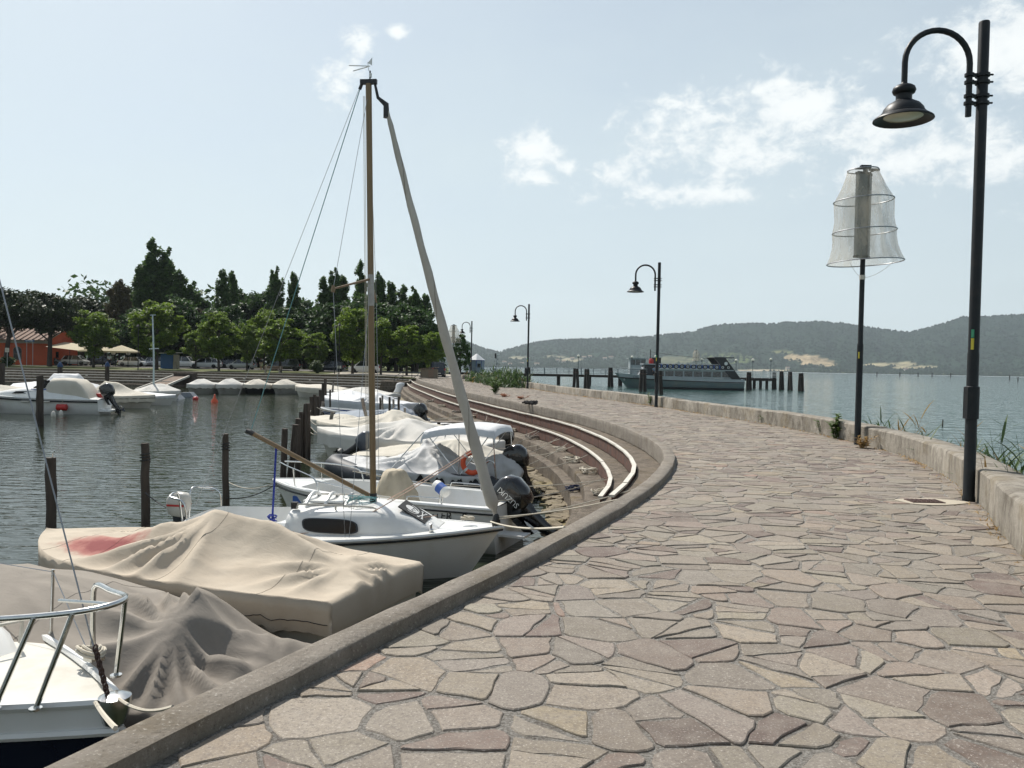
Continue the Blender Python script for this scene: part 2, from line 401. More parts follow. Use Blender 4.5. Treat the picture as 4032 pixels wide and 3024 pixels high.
bench('lower bench with pale planks and rusty panels, one step below the upper bench', .895, .97, -.46, -.82, 1.2, 2, 12.4)

# ------------------------------------------------------------------ parapet wall on the lake side
WB = cr([(3.2, 3.9), (4.61, 7.13), (5.0, 8.05), (5.62, 9.4), (6.42, 11.4), (7.13, 13.5), (7.62, 15.6), (7.84, 18.0), (7.86, 21.0), (7.62, 24.2), (7.05, 27.6), (6.16, 33.3), (4.68, 40.3), (2.85, 48.6), (1.11, 58.0), (-1.5, 70.0), (-4.11, 83.5), (-6.6, 97.0)], .35)
WB = [Vector((p.x, p.y, 0)) for p in WB]
cuts = [0]
for y_ in (9.15, 13.2, 17.4, 24.0, 31.8, 41.0, 52.0, 66.0, 82.0): cuts.append(min(range(len(WB)), key=lambda i: abs(WB[i].y - y_)))
cuts.append(len(WB) - 1)
par = thing('parapet_wall', 'long low weathered concrete parapet curving along the lake side of the promenade', 'wall')
for k in range(len(cuts) - 1):
    seg = WB[cuts[k]:cuts[k + 1] + 1]
    if len(seg) < 2: continue
    h = .47 if k == 0 else .405 + .02 * (k % 2); fw_ = -.03 if k == 0 else 0.0
    # leave a 2 cm joint
    seg = seg[:]; seg[-1] = seg[-1].lerp(seg[-2], .03)
    pr = [(.0 + fw_, -.25), (.0 + fw_, h - .03), (.02 + fw_, h - .008), (.04 + fw_, h), (.2, h + .004), (.42, h), (.45, h - .02), (.46, -2.6)]
    mb = MB(); rows = sweep(seg, [(-d, z) for d, z in pr], .004, 20 + k); mb.grid(rows)
    mb.add(rows[0], [tuple(range(len(pr)))]); mb.add(rows[-1], [tuple(range(len(pr) - 1, -1, -1))])
    mb.build('wall_section', M_wall, par, smooth=40)

# ------------------------------------------------------------------ promenade slab and its crazy paving
def xs_at(line, y):
    for a, b in zip(line[:-1], line[1:]):
        if (a.y - y) * (b.y - y) <= 0 and a.y != b.y:
            return a.x + (b.x - a.x) * (y - a.y) / (b.y - a.y), (b.x - a.x) / (b.y - a.y)
    return (line[0].x, 0.) if y < line[0].y else (line[-1].x, 0.)
KI = offs(KO, -KB)
ys = np.arange(-4, 96.5, 1.0)
mb = MB(); mb.grid([[Vector((xs_at(KI, y)[0] - .06, y, .001)), Vector((max(xs_at(WB, y)[0], 3.2 if y < 4 else -99) + .2, y, .001))] for y in ys])
pave = struct(mb.build('pavement', M_mortar))
def clip(poly, nx, ny, c):
    out = []
    for i in range(len(poly)):
        a, b = poly[i], poly[(i + 1) % len(poly)]; da, db = nx * a[0] + ny * a[1] - c, nx * b[0] + ny * b[1] - c
        if da <= 0: out.append(a)
        if da * db < 0: x = da / (da - db); out.append((a[0] + (b[0] - a[0]) * x, a[1] + (b[1] - a[1]) * x))
    return out
def area(p): return .5 * abs(sum(p[i - 1][0] * p[i][1] - p[i][0] * p[i - 1][1] for i in range(len(p))))
def fat(p): return area(p) / max(1e-6, sum(math.dist(p[i - 1], p[i]) for i in range(len(p)))) ** 2
rr = random.Random(11); SP = .335; cells = {}
for iy in range(int(1.2 / SP), int(95 / SP)):
    for ix in range(int(-12 / SP), int(9 / SP)):
        x = (ix + .5 + rr.uniform(-.46, .46)) * SP; y = (iy + .5 + rr.uniform(-.46, .46)) * SP
        xl, xr = xs_at(KI, y)[0], xs_at(WB, y)[0]
        if xl - .6 < x < xr + .6: cells.setdefault((ix, iy), (x, y))
polys = []
for (ix, iy), (x, y) in cells.items():
    xl, sl = xs_at(KI, y); xr, sr = xs_at(WB, y)
    if not (xl - .42 < x < xr + .42): continue
    P = [(x - 1, y - 1), (x + 1, y - 1), (x + 1, y + 1), (x - 1, y + 1)]
    for dx in range(-2, 3):
        for dy in range(-2, 3):
            q = cells.get((ix + dx, iy + dy))
            if q is None or (dx == 0 and dy == 0): continue
            nx, ny = q[0] - x, q[1] - y; P = clip(P, nx, ny, nx * (q[0] + x) / 2 + ny * (q[1] + y) / 2)
            if not P: break
    if not P: continue
    P = clip(P, -1, sl, -xl - .02 + sl * y); P = clip(P, 1, -sr, xr - .02 - sr * y) if P else P
    if len(P) < 3: continue
    st = [P]; nsp = rr.choices([0, 1, 2, 3], [.34, .44, .17, .05])[0] if y > 3.4 else rr.choices([0, 1, 2], [.36, .44, .2])[0]
    for k in range(nsp):
        st.sort(key=area); q = st.pop()
        cx_, cy_ = sum(p[0] for p in q) / len(q), sum(p[1] for p in q) / len(q)
        a = rr.gauss(math.pi / 2, .55) if rr.random() < .62 else rr.uniform(0, math.pi)
        nx, ny = math.cos(a), math.sin(a); c = nx * (cx_ + rr.uniform(-.08, .08)) + ny * (cy_ + rr.uniform(-.06, .06))
        A_, B_ = clip(q, nx, ny, c), clip(q, -nx, -ny, -c)
        if len(A_) >= 3 and len(B_) >= 3 and min(area(A_), area(B_)) > .016 and min(fat(A_), fat(B_)) > .034: st += [A_, B_]
        else: st.append(q); break
    polys += st
pal = [((.235, .205, .174), 30), ((.258, .222, .182), 22), ((.212, .188, .166), 20), ((.275, .244, .206), 14), ((.222, .182, .156), 14), ((.150, .113, .099), 9), ((.122, .089, .079), 6), ((.30, .25, .19), 4), ((.27, .19, .155), 2)]
def inset_poly(P, g):
    n = len(P); cx_, cy_ = sum(p[0] for p in P) / n, sum(p[1] for p in P) / n; Q = [(cx_ + (p[0] - cx_) * 1.0, cy_ + (p[1] - cy_) * 1.0) for p in P]
    sgn = sum(P[i - 1][0] * P[i][1] - P[i][0] * P[i - 1][1] for i in range(n))
    for i in range(n):
        a, b = P[i], P[(i + 1) % n]; dx, dy = b[0] - a[0], b[1] - a[1]; L = math.hypot(dx, dy)
        if L < 1e-5: continue
        nx, ny = (dy / L, -dx / L) if sgn > 0 else (-dy / L, dx / L)
        Q = clip(Q, nx, ny, nx * a[0] + ny * a[1] - g * rr.uniform(.55, 1.7))
        if len(Q) < 3: return None
    return Q
def stone_mesh(P):
    g = .006 if rr.random() < .7 else .016
    Q = inset_poly(P, g)
    if not Q or area(Q) < .010: return None
    # knock off some corners, then break the straight edges
    out = []
    n = len(Q)
    for i in range(n):
        a, b, c = Q[i - 1], Q[i], Q[(i + 1) % n]
        la, lc = math.dist(a, b), math.dist(c, b)
        if la < .02: continue
        if rr.random() < .5:
            k = rr.uniform(.008, .05); ta, tc_ = min(.4, k / la), min(.4, k * rr.uniform(.5, 1.5) / max(lc, 1e-4))
            out += [(lerp(b[0], a[0], ta), lerp(b[1], a[1], ta)), (lerp(b[0], c[0], tc_), lerp(b[1], c[1], tc_))]
        else: out.append(b)
    if len(out) < 3: return None
    E_ = []
    for i in range(len(out)):
        a, b = out[i], out[(i + 1) % len(out)]; L = math.dist(a, b); E_.append(a)
        m = int(L / .11)
        for k in range(1, m + 1):
            x = k / (m + 1); j = rr.uniform(-.013, .009); nx, ny = (b[1] - a[1]) / L, -(b[0] - a[0]) / L
            E_.append((lerp(a[0], b[0], x) + nx * j, lerp(a[1], b[1], x) + ny * j))
    n = len(E_); cx_, cy_ = sum(p[0] for p in E_) / n, sum(p[1] for p in E_) / n
    h = .004 + rr.random() * .008; tx, ty = rr.gauss(0, .007), rr.gauss(0, .007)
    def zz(p): return h + tx * (p[0] - cx_) + ty * (p[1] - cy_)
    top = []
    for p in E_:
        L = math.dist(p, (cx_, cy_)); k = 1 - min(.3, .006 / max(L, .02)); q = (cx_ + (p[0] - cx_) * k, cy_ + (p[1] - cy_) * k); top.append((q[0], q[1], zz(q)))
    vs = [(p[0], p[1], -.03) for p in E_] + [(p[0], p[1], zz(p) - .005) for p in E_] + top
    fs = [tuple(range(2 * n, 3 * n))] + [(i + r_ * n, (i + 1) % n + r_ * n, (i + 1) % n + (r_ + 1) * n, i + (r_ + 1) * n) for r_ in range(2) for i in range(n)]
    sgn = sum(E_[i - 1][0] * E_[i][1] - E_[i][0] * E_[i - 1][1] for i in range(n))
    if sgn < 0: fs = [f[::-1] for f in fs]
    col = rr.choices([p[0] for p in pal], [p[1] for p in pal])[0]; k = STK * rr.uniform(.84, 1.16); col = tuple(c * k * w_ * rr.uniform(.97, 1.03) for c, w_ in zip(col, (1.03, .985, .90)))
    # size in the photograph
    pts = [proj((p[0], p[1], 0)) for p in E_] if min(p[1] for p in E_) > .8 else None
    pa = 0
    if pts:
        pts = [(min(max(a, 0), 4032), min(max(b, 0), 3024)) for a, b in pts]; pa = area(pts)
    return pa, vs, fs, col
stones = [s_ for s_ in (stone_mesh(P) for P in polys) if s_]
stones.sort(key=lambda s_: -s_[0])
for pa, vs, fs, col in stones[:300]:
    mb = MB(); mb.add(vs, fs); mb.c = [(*col, 1)] * len(vs); c0 = (sum(v_[0] for v_ in vs) / len(vs), sum(v_[1] for v_ in vs) / len(vs), 0)
    mb.build('paving_stone', M_stone, pave, org=c0, fix=False)
mb = MB(); mb.c = []
for pa, vs, fs, col in stones[300:]: mb.add(vs, fs); mb.c += [(*col, 1)] * len(vs)
struct(mb.build('paving_stones', M_stone, pave, fix=False), 'stuff')
# ================================================================== HARBOUR WATER, PROMENADE FURNITURE
hb = [Vector((p.x, p.y, ZW + .006)) for p in KO]
mb = MB(); pts = [(p.x + (.1 if p.y < 9.6 else 0), p.y) for p in hb] + [(-13, 92), (-30, 99), (-140, 104), (-140, -6)]
bm = bmesh.new(); vs = [bm.verts.new((x, y, ZW + .006)) for x, y in pts]; f = bm.faces.new(vs); bmesh.ops.triangulate(bm, faces=[f])
bmesh.ops.recalc_face_normals(bm, faces=bm.faces)
for f in bm.faces:
    if f.normal.z < 0: f.normal_flip()
me = bpy.data.meshes.new('harbour_water'); bm.to_mesh(me); bm.free(); me.materials.append(M_harb)
o = bpy.data.objects.new('harbour_water', me); COL.objects.link(o); struct(o)

M_glass_l = pm('lamp_glass', (.55, .53, .40), (.42, .40, .30), rough=.2, spec=.6)
M_yellow = pm('yellow_sticker', (.62, .52, .05), (.5, .4, .04), rough=.5)
M_greenst = pm('green_sticker', (.05, .30, .16), (.04, .24, .12), rough=.5)
M_steel = pm('stainless_steel', (.62, .62, .60), (.45, .45, .44), scale=12, rough=.22, metal=1.)
M_zinc = pm('galvanised_steel', (.36, .37, .38), (.26, .27, .28), scale=9, rough=.45, metal=.7)
def street_lamp(label, loc, rz=0.):
    r = thing('street_lamp', label, 'street lamp', loc, rz, 'curved arm street lamps along the promenade')
    MB().lathe([(.075, 0), (.075, .06), (.068, .08), (.068, 1.85), (.064, 1.9), (.064, 5.99), (.058, 6.01), (.0001, 6.01)], n=20).build('pole', M_dark_metal, r, smooth=40)
    MB().lathe([(.085, 1.05), (.085, 1.45), (.07, 1.46), (.069, 1.04)], n=16).box((-.068, -.02, 1.25), (.05, .10, .40)).build('service_hatch', M_dark_metal, r, smooth=40)
    pts = [(-.165, 0, 4.83), (-.165, 0, 5.1), (-.165, 0, 5.485)] + [(-.57 + .405 * math.cos(a), 0, 5.485 + .405 * math.sin(a)) for a in [math.pi * i / 16 for i in range(1, 16)]] + [(-.975, 0, 5.485), (-.975, 0, 5.20)]
    MB().tube(pts, .036, 12).build('arm', M_dark_metal, r, smooth=50)
    for z in (5.30, 5.04):
        mb = MB()
        for dz in (.045, -.045):
            mb.lathe([(.085, z + dz - .018), (.085, z + dz + .018)], n=16); mb.lathe([(.056, z + dz - .018), (.056, z + dz + .018)], (-.165, 0, 0), n=14)
            mb.box((-.10, 0, z + dz), (.07, .05, .034)); mb.tube([(.08, -.03, z + dz), (.115, -.03, z + dz)], .012, 6)
        mb.build('clamp', M_dark_metal, r, smooth=40)
    sh = MB().lathe([(.034, 5.24), (.045, 5.215), (.09, 5.20), (.125, 5.175), (.140, 5.135), (.125, 5.10), (.095, 5.085), (.093, 5.02), (.13, 4.995), (.19, 4.96), (.235, 4.905), (.25, 4.86), (.262, 4.855), (.268, 4.835), (.30, 4.82), (.35, 4.785), (.355, 4.77), (.345, 4.765), (.27, 4.80), (.23, 4.81)], (-.975, 0, 0), n=28).build('lamp_shade', M_dark_metal, r, smooth=45)
    MB().lathe([(.0001, 4.785), (.12, 4.788), (.21, 4.80), (.232, 4.812)], (-.975, 0, 0), n=24).build('glass', M_glass_l, sh, smooth=True)
    MB().box((-.045, -.052, 2.12), (.03, .028, .10), rz=.7).build('sticker', M_greenst, r)
    MB().box((-.045, -.052, 1.99), (.03, .028, .14), rz=.7).build('sticker', M_yellow, r)
    return r
L1 = street_lamp('tall dark street lamp nearest the camera, in front of the parapet at right', (5.80, 10.08, 0))
for i, (x, y, lb) in enumerate([(6.02, 33.3, 'second street lamp from the camera, in front of the moored ferry'), (1.10, 57.0, 'third street lamp from the camera, beside the reed clump'), (-4.15, 80.5, 'farthest and smallest street lamp, beside the round kiosk')]):
    dup(L1, (x, y, 0), 0., lb)

# fish-trap nets hung round tall lamp posts
def net_mat():
    m, t, b = new_mat('fishing_net')
    tc = t.add('ShaderNodeTexCoord').outputs['Object']
    b.inputs['Base Color'].default_value = (.52, .48, .40, 1); b.inputs['Roughness'].default_value = .8
    tl = t.add('ShaderNodeBsdfTranslucent'); tl.inputs[0].default_value = (.52, .48, .40, 1)
    a = t.add('ShaderNodeMixShader'); a.inputs[0].default_value = .5; t.link(b.outputs[0], a.inputs[1]); t.link(tl.outputs[0], a.inputs[2])
    tr = t.add('ShaderNodeBsdfTransparent'); mx = t.add('ShaderNodeMixShader')
    n = t.noise(t.map(tc, scale=(4, 4, .7)), 1.5, 3, .5)
    t.link(t.ramp(n, .3, .75, .26, .55), mx.inputs[0]); t.link(tr.outputs[0], mx.inputs[1]); t.link(a.outputs[0], mx.inputs[2])
    t.link(mx.outputs[0], t.n['Material Output'].inputs[0])
    return m
M_net = net_mat()
M_diff = pm('grey_lamp_diffuser', (.13, .145, .145), (.085, .095, .095), scale=3, rough=.4, stretch=(6, 6, .3))
def net_lamp(label, loc, rz=0.):
    r = thing('fish_trap_lamp', label, 'net lamp', loc, rz, 'lamp posts wrapped in fish trap nets')
    MB().lathe([(.075, 0), (.068, .04), (.066, 2.2), (.062, 2.24), (.055, 2.26), (.053, 4.0), (.05, 6.10), (.0001, 6.10)], n=14).build('pole', M_dark_metal, r, smooth=40)
    MB().box((0, 0, 6.14), (.22, .10, .07)).box((-.14, 0, 6.10), (.18, .04, .03)).box((.2, .02, 6.09), (.24, .03, .05)).bar((0, 0, 5.95), (.18, 0, 6.08), .03, .03).build('bracket', M_dark_metal, r)
    T = Matrix.Rotation(R(-3.0), 3, 'Y')
    prof = [(.315, 6.07), (.35, 5.95), (.46, 5.68), (.62, 5.40), (.615, 5.2), (.61, 5.0), (.63, 4.85), (.66, 4.72), (.655, 4.55), (.67, 4.38), (.72, 4.2), (.79, 4.04)]
    n = 36; rows = []
    for ri, zi in prof:
        rows.append([T @ Vector((ri * (1 + .012 * math.sin(7 * q + zi * 3)) * math.cos(q), ri * (1 + .012 * math.sin(7 * q + zi * 3)) * math.sin(q), zi - 5)) + Vector((0, 0, 5)) for q in [6.28318 * j / n for j in range(n)]])
    MB().grid(rows, wrap=True).build('net', M_net, r, smooth='all')
    for ri, zi in ((.315, 6.07), (.62, 5.40), (.66, 4.72), (.79, 4.04)):
        MB().tube([T @ Vector((ri * math.cos(q), ri * math.sin(q), zi - 5)) + Vector((0, 0, 5)) for q in [6.28318 * j / 32 for j in range(32)]], .013, 6, closed=True).build('hoop', M_zinc, r, smooth=True)
    for x, y, a, wd in ((-.10, -.06, .25, .24), (.10, .05, .9, .17)):
        p = MB().box((x, y, 5.07), (wd, .09, 1.80), rz=a).build('light_panel', M_diff, r)
        MB().box((x, y, 5.99), (wd + .02, .11, .05), rz=a).box((x, y, 4.16), (wd + .02, .11, .05), rz=a).build('end_cap', M_dark_metal, p)
    mb = MB()
    for z in (5.7, 5.3, 4.9, 4.5): mb.box((0, 0, z), (.18, .06, .03))
    mb.build('bracket', M_dark_metal, r)
    MB().lathe([(.062, 3.66), (.062, 3.76)], n=12).tube(sag((-.5, -.5, 3.98), (0, 0, 3.70), .06), .004, 4).tube(sag((.5, -.4, 4.03), (0, 0, 3.70), .08), .004, 4).build('tie_wire', M_plank, r)
    MB().box((-.04, -.045, 1.99), (.03, .028, .14), rz=.7).build('sticker', M_yellow, r)
    return r
N1 = net_lamp('pole with a pale fish trap net round its top, nearest, at the parapet', (7.70, 17.75, 0))
dup(N1, (-6.72, 91, 0), .5, 'distant pole with a pale fish trap net, beside the small leafy tree', None)

# ------------------------------------------------------------------ drain cover set in cement
M_cem = pm('cement_patch', (.42, .37, .29), (.33, .29, .23), scale=7, rough=.95, bump=.4, bscale=50)
M_iron = pm('rusty_iron', (.085, .045, .035), (.05, .032, .028), scale=20, rough=.8, bump=.5, bscale=60)
c = pz(3640, 1976, .01)
r = thing('drain_cover', 'rusty rectangular drain cover set in pale cement near the first lamp', 'drain cover', c)
mb = MB(); q = [(.40 * math.cos(a) * (1 + .14 * math.sin(3 * a + 1)) * 1.1 + .08, .24 * math.sin(a) * (1 + .15 * math.sin(2 * a))) for a in [6.283 * i / 18 for i in range(18)]]
mb.prism(q, -.005, .006).build('cement_surround', M_cem, r)
mb = MB(); mb.box((0, 0, .010), (.40, .24, .012))
for i in range(7):
    for j in range(4): mb.box((-.165 + i * .055, -.08 + j * .053, .018), (.035, .03, .008))
mb.build('iron_plate', M_iron, r)

# ------------------------------------------------------------------ weeds, reeds, dry grass
def leaf_mat(name, c1, c2, trans=.35, rough=.55):
    m, t, b = new_mat(name)
    g = t.add('ShaderNodeNewGeometry'); n = t.noise(g.outputs['Position'], .9, 3, .6)
    f_ = t.math('ADD', t.math('MULTIPLY', g.outputs['Random Per Island'], .6), t.math('MULTIPLY', n, .5))
    c = t.mix(t.ramp(f_, .2, .9), c1, c2)
    t.link(c, b.inputs['Base Color']); b.inputs['Roughness'].default_value = rough; b.inputs['Specular IOR Level'].default_value = .3
    tr = t.add('ShaderNodeBsdfTranslucent'); t.link(t.mix(.5, c, c2), tr.inputs[0])
    mx = t.add('ShaderNodeMixShader'); mx.inputs[0].default_value = trans
    t.link(b.outputs[0], mx.inputs[1]); t.link(tr.outputs[0], mx.inputs[2]); t.link(mx.outputs[0], t.n['Material Output'].inputs[0])
    return m
M_weed = leaf_mat('weed_leaves', (.055, .095, .025), (.11, .17, .045))
M_reed = leaf_mat('reed_blades', (.028, .06, .018), (.075, .12, .04))
M_dry = leaf_mat('dry_grass', (.22, .13, .04), (.42, .28, .11), .3)
M_redweed = leaf_mat('red_dry_weed', (.22, .07, .03), (.32, .13, .06), .3)
def blade(mb, p, d, L, wd, rr, droop=.4):
    d = d.normalized(); sd_ = d.cross(Vector((0, 0, 1))); sd_ = (sd_ if sd_.length > .05 else Vector((1, 0, 0))).normalized()
    a = rr.uniform(-1, 1); sd_ = (sd_ + Vector((0, 0, 1)) * a * .5).normalized()
    q = p; rows = []
    for k, wk in enumerate((.5, 1, .75, .08)):
        rows.append((q - sd_ * wd * wk / 2, q + sd_ * wd * wk / 2)); q = q + d * L / 3; d = (d + Vector((0, 0, -droop * .5))).normalized()
    mb.grid(rows)
def weed(label, base, h, spread, ns, mat, seed, lw=.03, ll=.12, name='weed_plant', group=None):
    rr = random.Random(seed); r = thing(name, label, 'plant', base, 0, group); st, lv = MB(), MB()
    for k in range(ns):
        a = rr.uniform(0, 6.28); lean = rr.random() * spread; hh = h * rr.uniform(.45, 1)
        top = Vector((math.cos(a) * lean, math.sin(a) * lean, hh)); p0 = Vector((math.cos(a) * lean * .25, math.sin(a) * lean * .25, 0))
        st.tube([p0, p0.lerp(top, .5) + Vector((0, 0, hh * .06)), top], [.006, .005, .002], 5)
        for j in range(int(7 + hh * 14)):
            x = rr.uniform(.12, 1); p = p0.lerp(top, x); aa = rr.uniform(0, 6.28)
            blade(lv, p, Vector((math.cos(aa), math.sin(aa), rr.uniform(.1, .9))), ll * rr.uniform(.6, 1.2), lw * rr.uniform(.7, 1.2), rr)
    st.build('stems', mat, r); lv.build('leaves', mat, r, smooth='all')
    return r
weed('bushy green weed growing at the parapet foot left of the near net pole', pz(3290, 1728, 0), .62, .26, 16, M_weed, 1, .05, .14)
weed('smaller green weed at the parapet foot beside the bushy weed', pz(3240, 1712, 0), .36, .2, 8, M_weed, 2, .05, .12)
weed('low green weed at the parapet foot in the middle distance', pz(3015, 1668, 0), .36, .22, 10, M_weed, 3, .05, .12)
weed('green weed at the foot of the second street lamp', pz(2562, 1598, 0), .55, .2, 9, M_weed, 4, .05, .14)
weed('leafy green weed sprouting through the paving near the harbour kerb', pz(1950, 1552, 0), 1.0, .45, 16, M_weed, 5, .08, .25)
weed('green weed bush leaning on the parapet beside the third street lamp', pz(2040, 1516, 0), .8, .7, 18, M_weed, 6, .10, .28)
weed('dry yellowish weed at the foot of the near net pole', pz(3395, 1766, 0), .28, .3, 14, M_dry, 7, .03, .12)
weed('green weed climbing the near net pole foot', pz(3385, 1748, 0), .4, .12, 6, M_weed, 13, .05, .12)
weed('reddish dry weed on the kerb past the leafy weed', pz(1985, 1563, 0), .16, .5, 16, M_redweed, 8, .05, .15)
weed('small reddish dry weed near the black rope heap on the kerb', pz(2055, 1573, 0), .2, .3, 12, M_redweed, 9, .05, .14)
# dry grass in the joints along parapet and kerb
rr = random.Random(3); mb = MB()
for i in range(len(WB) - 1):
    p = WB[i]
    if p.y < 5 or p.y > 60: continue
    for k in range(int(26 * max(0.15, fbm(p.x * .9, p.y * .9) + .42))):
        q = p.lerp(WB[i + 1], rr.random()) + Vector((-rr.random() ** 2 * .16, 0, 0)); a = rr.uniform(0, 6.28)
        blade(mb, q, Vector((math.cos(a), math.sin(a), rr.uniform(.2, 1.4))), rr.uniform(.03, .11), .008 + .0004 * p.y, rr, .7)
struct(mb.build('dry_grass', M_dry, None, fix=False), 'stuff')
mb = MB()
for i in range(900):
    x = rr.random(); p = pz(lerp(395, 690, x), lerp(3015, 2897, x), 0); p = p + Vector((rr.uniform(-.02, .06), rr.uniform(-.05, .01), 0)); a = rr.uniform(0, 6.28)
    blade(mb, p, Vector((math.cos(a), math.sin(a), rr.uniform(.05, .6))), rr.uniform(.02, .07), .005, rr, .8)
struct(mb.build('dry_moss', leaf_mat('dry_moss', (.12, .06, .02), (.28, .17, .07), .2), None, fix=False), 'stuff')
def reeds(name, label, pts, n, h, rx, seed, wd=.035, zb=ZW, dry=.05):
    rr = random.Random(seed); mb = MB(); md = MB()
    for k in range(n):
        c = rr.choice(pts); a = rr.uniform(0, 6.28); q = math.sqrt(rr.random()) * rx; p = Vector((c[0] + q * math.cos(a), c[1] + q * math.sin(a), zb))
        hh = h * rr.uniform(.6, 1.05) * (1 - .35 * (q / rx) ** 2); ln = Vector((rr.gauss(0, .14), rr.gauss(0, .14), 1)).normalized(); top = p + ln * hh
        tgt = md if rr.random() < dry else mb
        tgt.tube([p, p.lerp(top, .6), top], [wd * .22, wd * .18, wd * .08], 3, cap=False)
        for j in range(7):
            x = rr.uniform(.35, 1); aa = rr.uniform(0, 6.28)
            blade(tgt, p.lerp(top, x), Vector((math.cos(aa), math.sin(aa), rr.uniform(.6, 2.2))), h * rr.uniform(.14, .26), wd, rr, .5)
    r = thing(name, label, 'plant', (pts[0][0], pts[0][1], zb)); of = r.location
    for m_, mt, nm in ((mb, M_reed, 'blades'), (md, M_dry, 'dry_blades')):
        if m_.f:
            o = m_.build(nm, mt, r, org=tuple(of), fix=False); o.location = (0, 0, 0); o['kind'] = 'stuff'
reeds('reed_clump', 'tall green reed clump outside the parapet left of the third street lamp', [(-1.2 + .2 * i, 66 - .9 * i) for i in range(0, 9)], 480, 3.0, 1.3, 21, .10, dry=.03)
reeds('reed_clump', 'second reed clump beside the third lamp, nearer the kiosk', [(-3.4 + .2 * i, 79 - i) for i in range(0, 9)], 380, 2.9, 1.5, 22, .10, dry=.03)
for i, (u, v, Y, h, n, rx, lb) in enumerate([(3480, 1712, 19.5, 2.5, 26, .35, 'small reed tuft behind the parapet right of the net pole'), (3545, 1715, 18.5, 2.4, 18, .3, 'thin reed tuft behind the parapet between net pole and near lamp'),
                                       (3740, 1765, 14.5, 2.5, 30, .4, 'reed tuft behind the parapet just left of the near lamp'), (3930, 1830, 11.6, 2.6, 60, .5, 'broad reed tuft behind the parapet right of the near lamp'), (4020, 1890, 9.8, 2.6, 70, .5, 'nearest reed tuft, behind the parapet at the right picture edge')]):
    p = py(u, v, Y); reeds('reed_tuft', lb, [(p.x + .25, p.y)], n, h, rx, 30 + i, .035, dry=.3)
# ================================================================== BOATS
M_white = pm('white_gelcoat', (.70, .70, .68), (.62, .61, .58), scale=2, rough=.28, spec=.5, dirt=(.55, .52, .45), dscale=3, damt=.3)
M_offwhite = pm('old_white_gelcoat', (.56, .54, .48), (.45, .43, .37), scale=2, rough=.4, dirt=(.36, .31, .22), dscale=2.5, damt=.45)
M_navy = pm('navy_hull', (.010, .014, .028), (.016, .02, .035), rough=.25)
M_blue = pm('blue_hull', (.012, .035, .13), (.02, .05, .16), rough=.3)
M_black = pm('black_rubber', (.012, .012, .013), (.02, .02, .021), rough=.5)
M_blackgloss = pm('black_cowling', (.008, .008, .009), (.012, .012, .013), rough=.18, coat=.4)
M_greycowl = pm('dark_grey_cowling', (.06, .07, .09), (.045, .05, .07), rough=.3, coat=.3)
M_gold = pm('gold_anodised_spar', (.20, .135, .068), (.14, .098, .055), scale=5, rough=.42, metal=.3, stretch=(1, 1, .3), dirt=(.17, .13, .09), dscale=4, damt=.5)
M_greyspar = pm('grey_worn_spar', (.36, .35, .33), (.24, .23, .21), scale=14, rough=.5, metal=.3)
M_rope = pm('white_rope', (.55, .50, .41), (.40, .36, .29), scale=60, rough=.95)
M_ropered = pm('red_flecked_rope', (.46, .26, .20), (.5, .42, .34), scale=90, amt=1, rough=.95)
M_ropeblue = pm('blue_rope', (.015, .03, .22), (.03, .05, .3), scale=60, rough=.9)
M_ropecyan = pm('green_blue_line', (.10, .24, .25), (.18, .33, .34), scale=40, rough=.9)
M_ropedark = pm('dark_rope', (.03, .03, .032), (.06, .055, .05), scale=40, rough=.95)
M_wire = pm('steel_wire', (.30, .31, .32), (.2, .2, .21), rough=.4, metal=.8)
M_red = pm('red_plastic', (.42, .025, .02), (.33, .02, .018), rough=.45)
M_orange = pm('orange_lifebuoy', (.70, .10, .035), (.58, .08, .03), rough=.55)
M_bluep = pm('blue_plastic', (.03, .09, .32), (.04, .11, .36), rough=.5)
M_win = pm('dark_acrylic', (.008, .007, .007), (.012, .010, .010), rough=.15, spec=.25)
M_rubgrey = pm('grey_rubber_tube', (.022, .026, .033), (.015, .018, .023), scale=3, rough=.6, dirt=(.05, .05, .05), dscale=5, damt=.4)
M_teak = pm('brown_planks', (.20, .14, .10), (.12, .085, .06), scale=9, rough=.85, bump=.3, bscale=30)
def cloth(name, col, dirt, damt=.5, rough=.85, trans=.06, extra=None):
    m, t, b = new_mat(name)
    tc = t.add('ShaderNodeTexCoord').outputs['Object']
    n1 = t.noise(tc, 1.3, 5, .6); n2 = t.noise(tc, 14, 5, .7); n3 = t.noise(tc, 120, 2, .6)
    c = t.mix(t.ramp(n1, .35, .7, 0., damt), col, dirt)
    c = t.mix(t.ramp(n2, .60, .78, 0., .5 * damt), c, tuple(x * .6 for x in dirt))
    if extra: c = extra(t, tc, c)
    t.link(c, b.inputs['Base Color']); b.inputs['Roughness'].default_value = rough; b.inputs['Specular IOR Level'].default_value = .25
    h = t.math('ADD', t.math('MULTIPLY', t.noise(t.map(tc, scale=(1, 2.2, 1), rot=(0, 0, .5)), 5, 5, .62, .6), 1.), t.math('MULTIPLY', n3, .04))
    t.link(t.bump(h, .28, .03), b.inputs['Normal'])
    tr = t.add('ShaderNodeBsdfTranslucent'); t.link(c, tr.inputs[0]); mx = t.add('ShaderNodeMixShader'); mx.inputs[0].default_value = trans
    t.link(b.outputs[0], mx.inputs[1]); t.link(tr.outputs[0], mx.inputs[2]); t.link(mx.outputs[0], t.n['Material Output'].inputs[0])
    return m
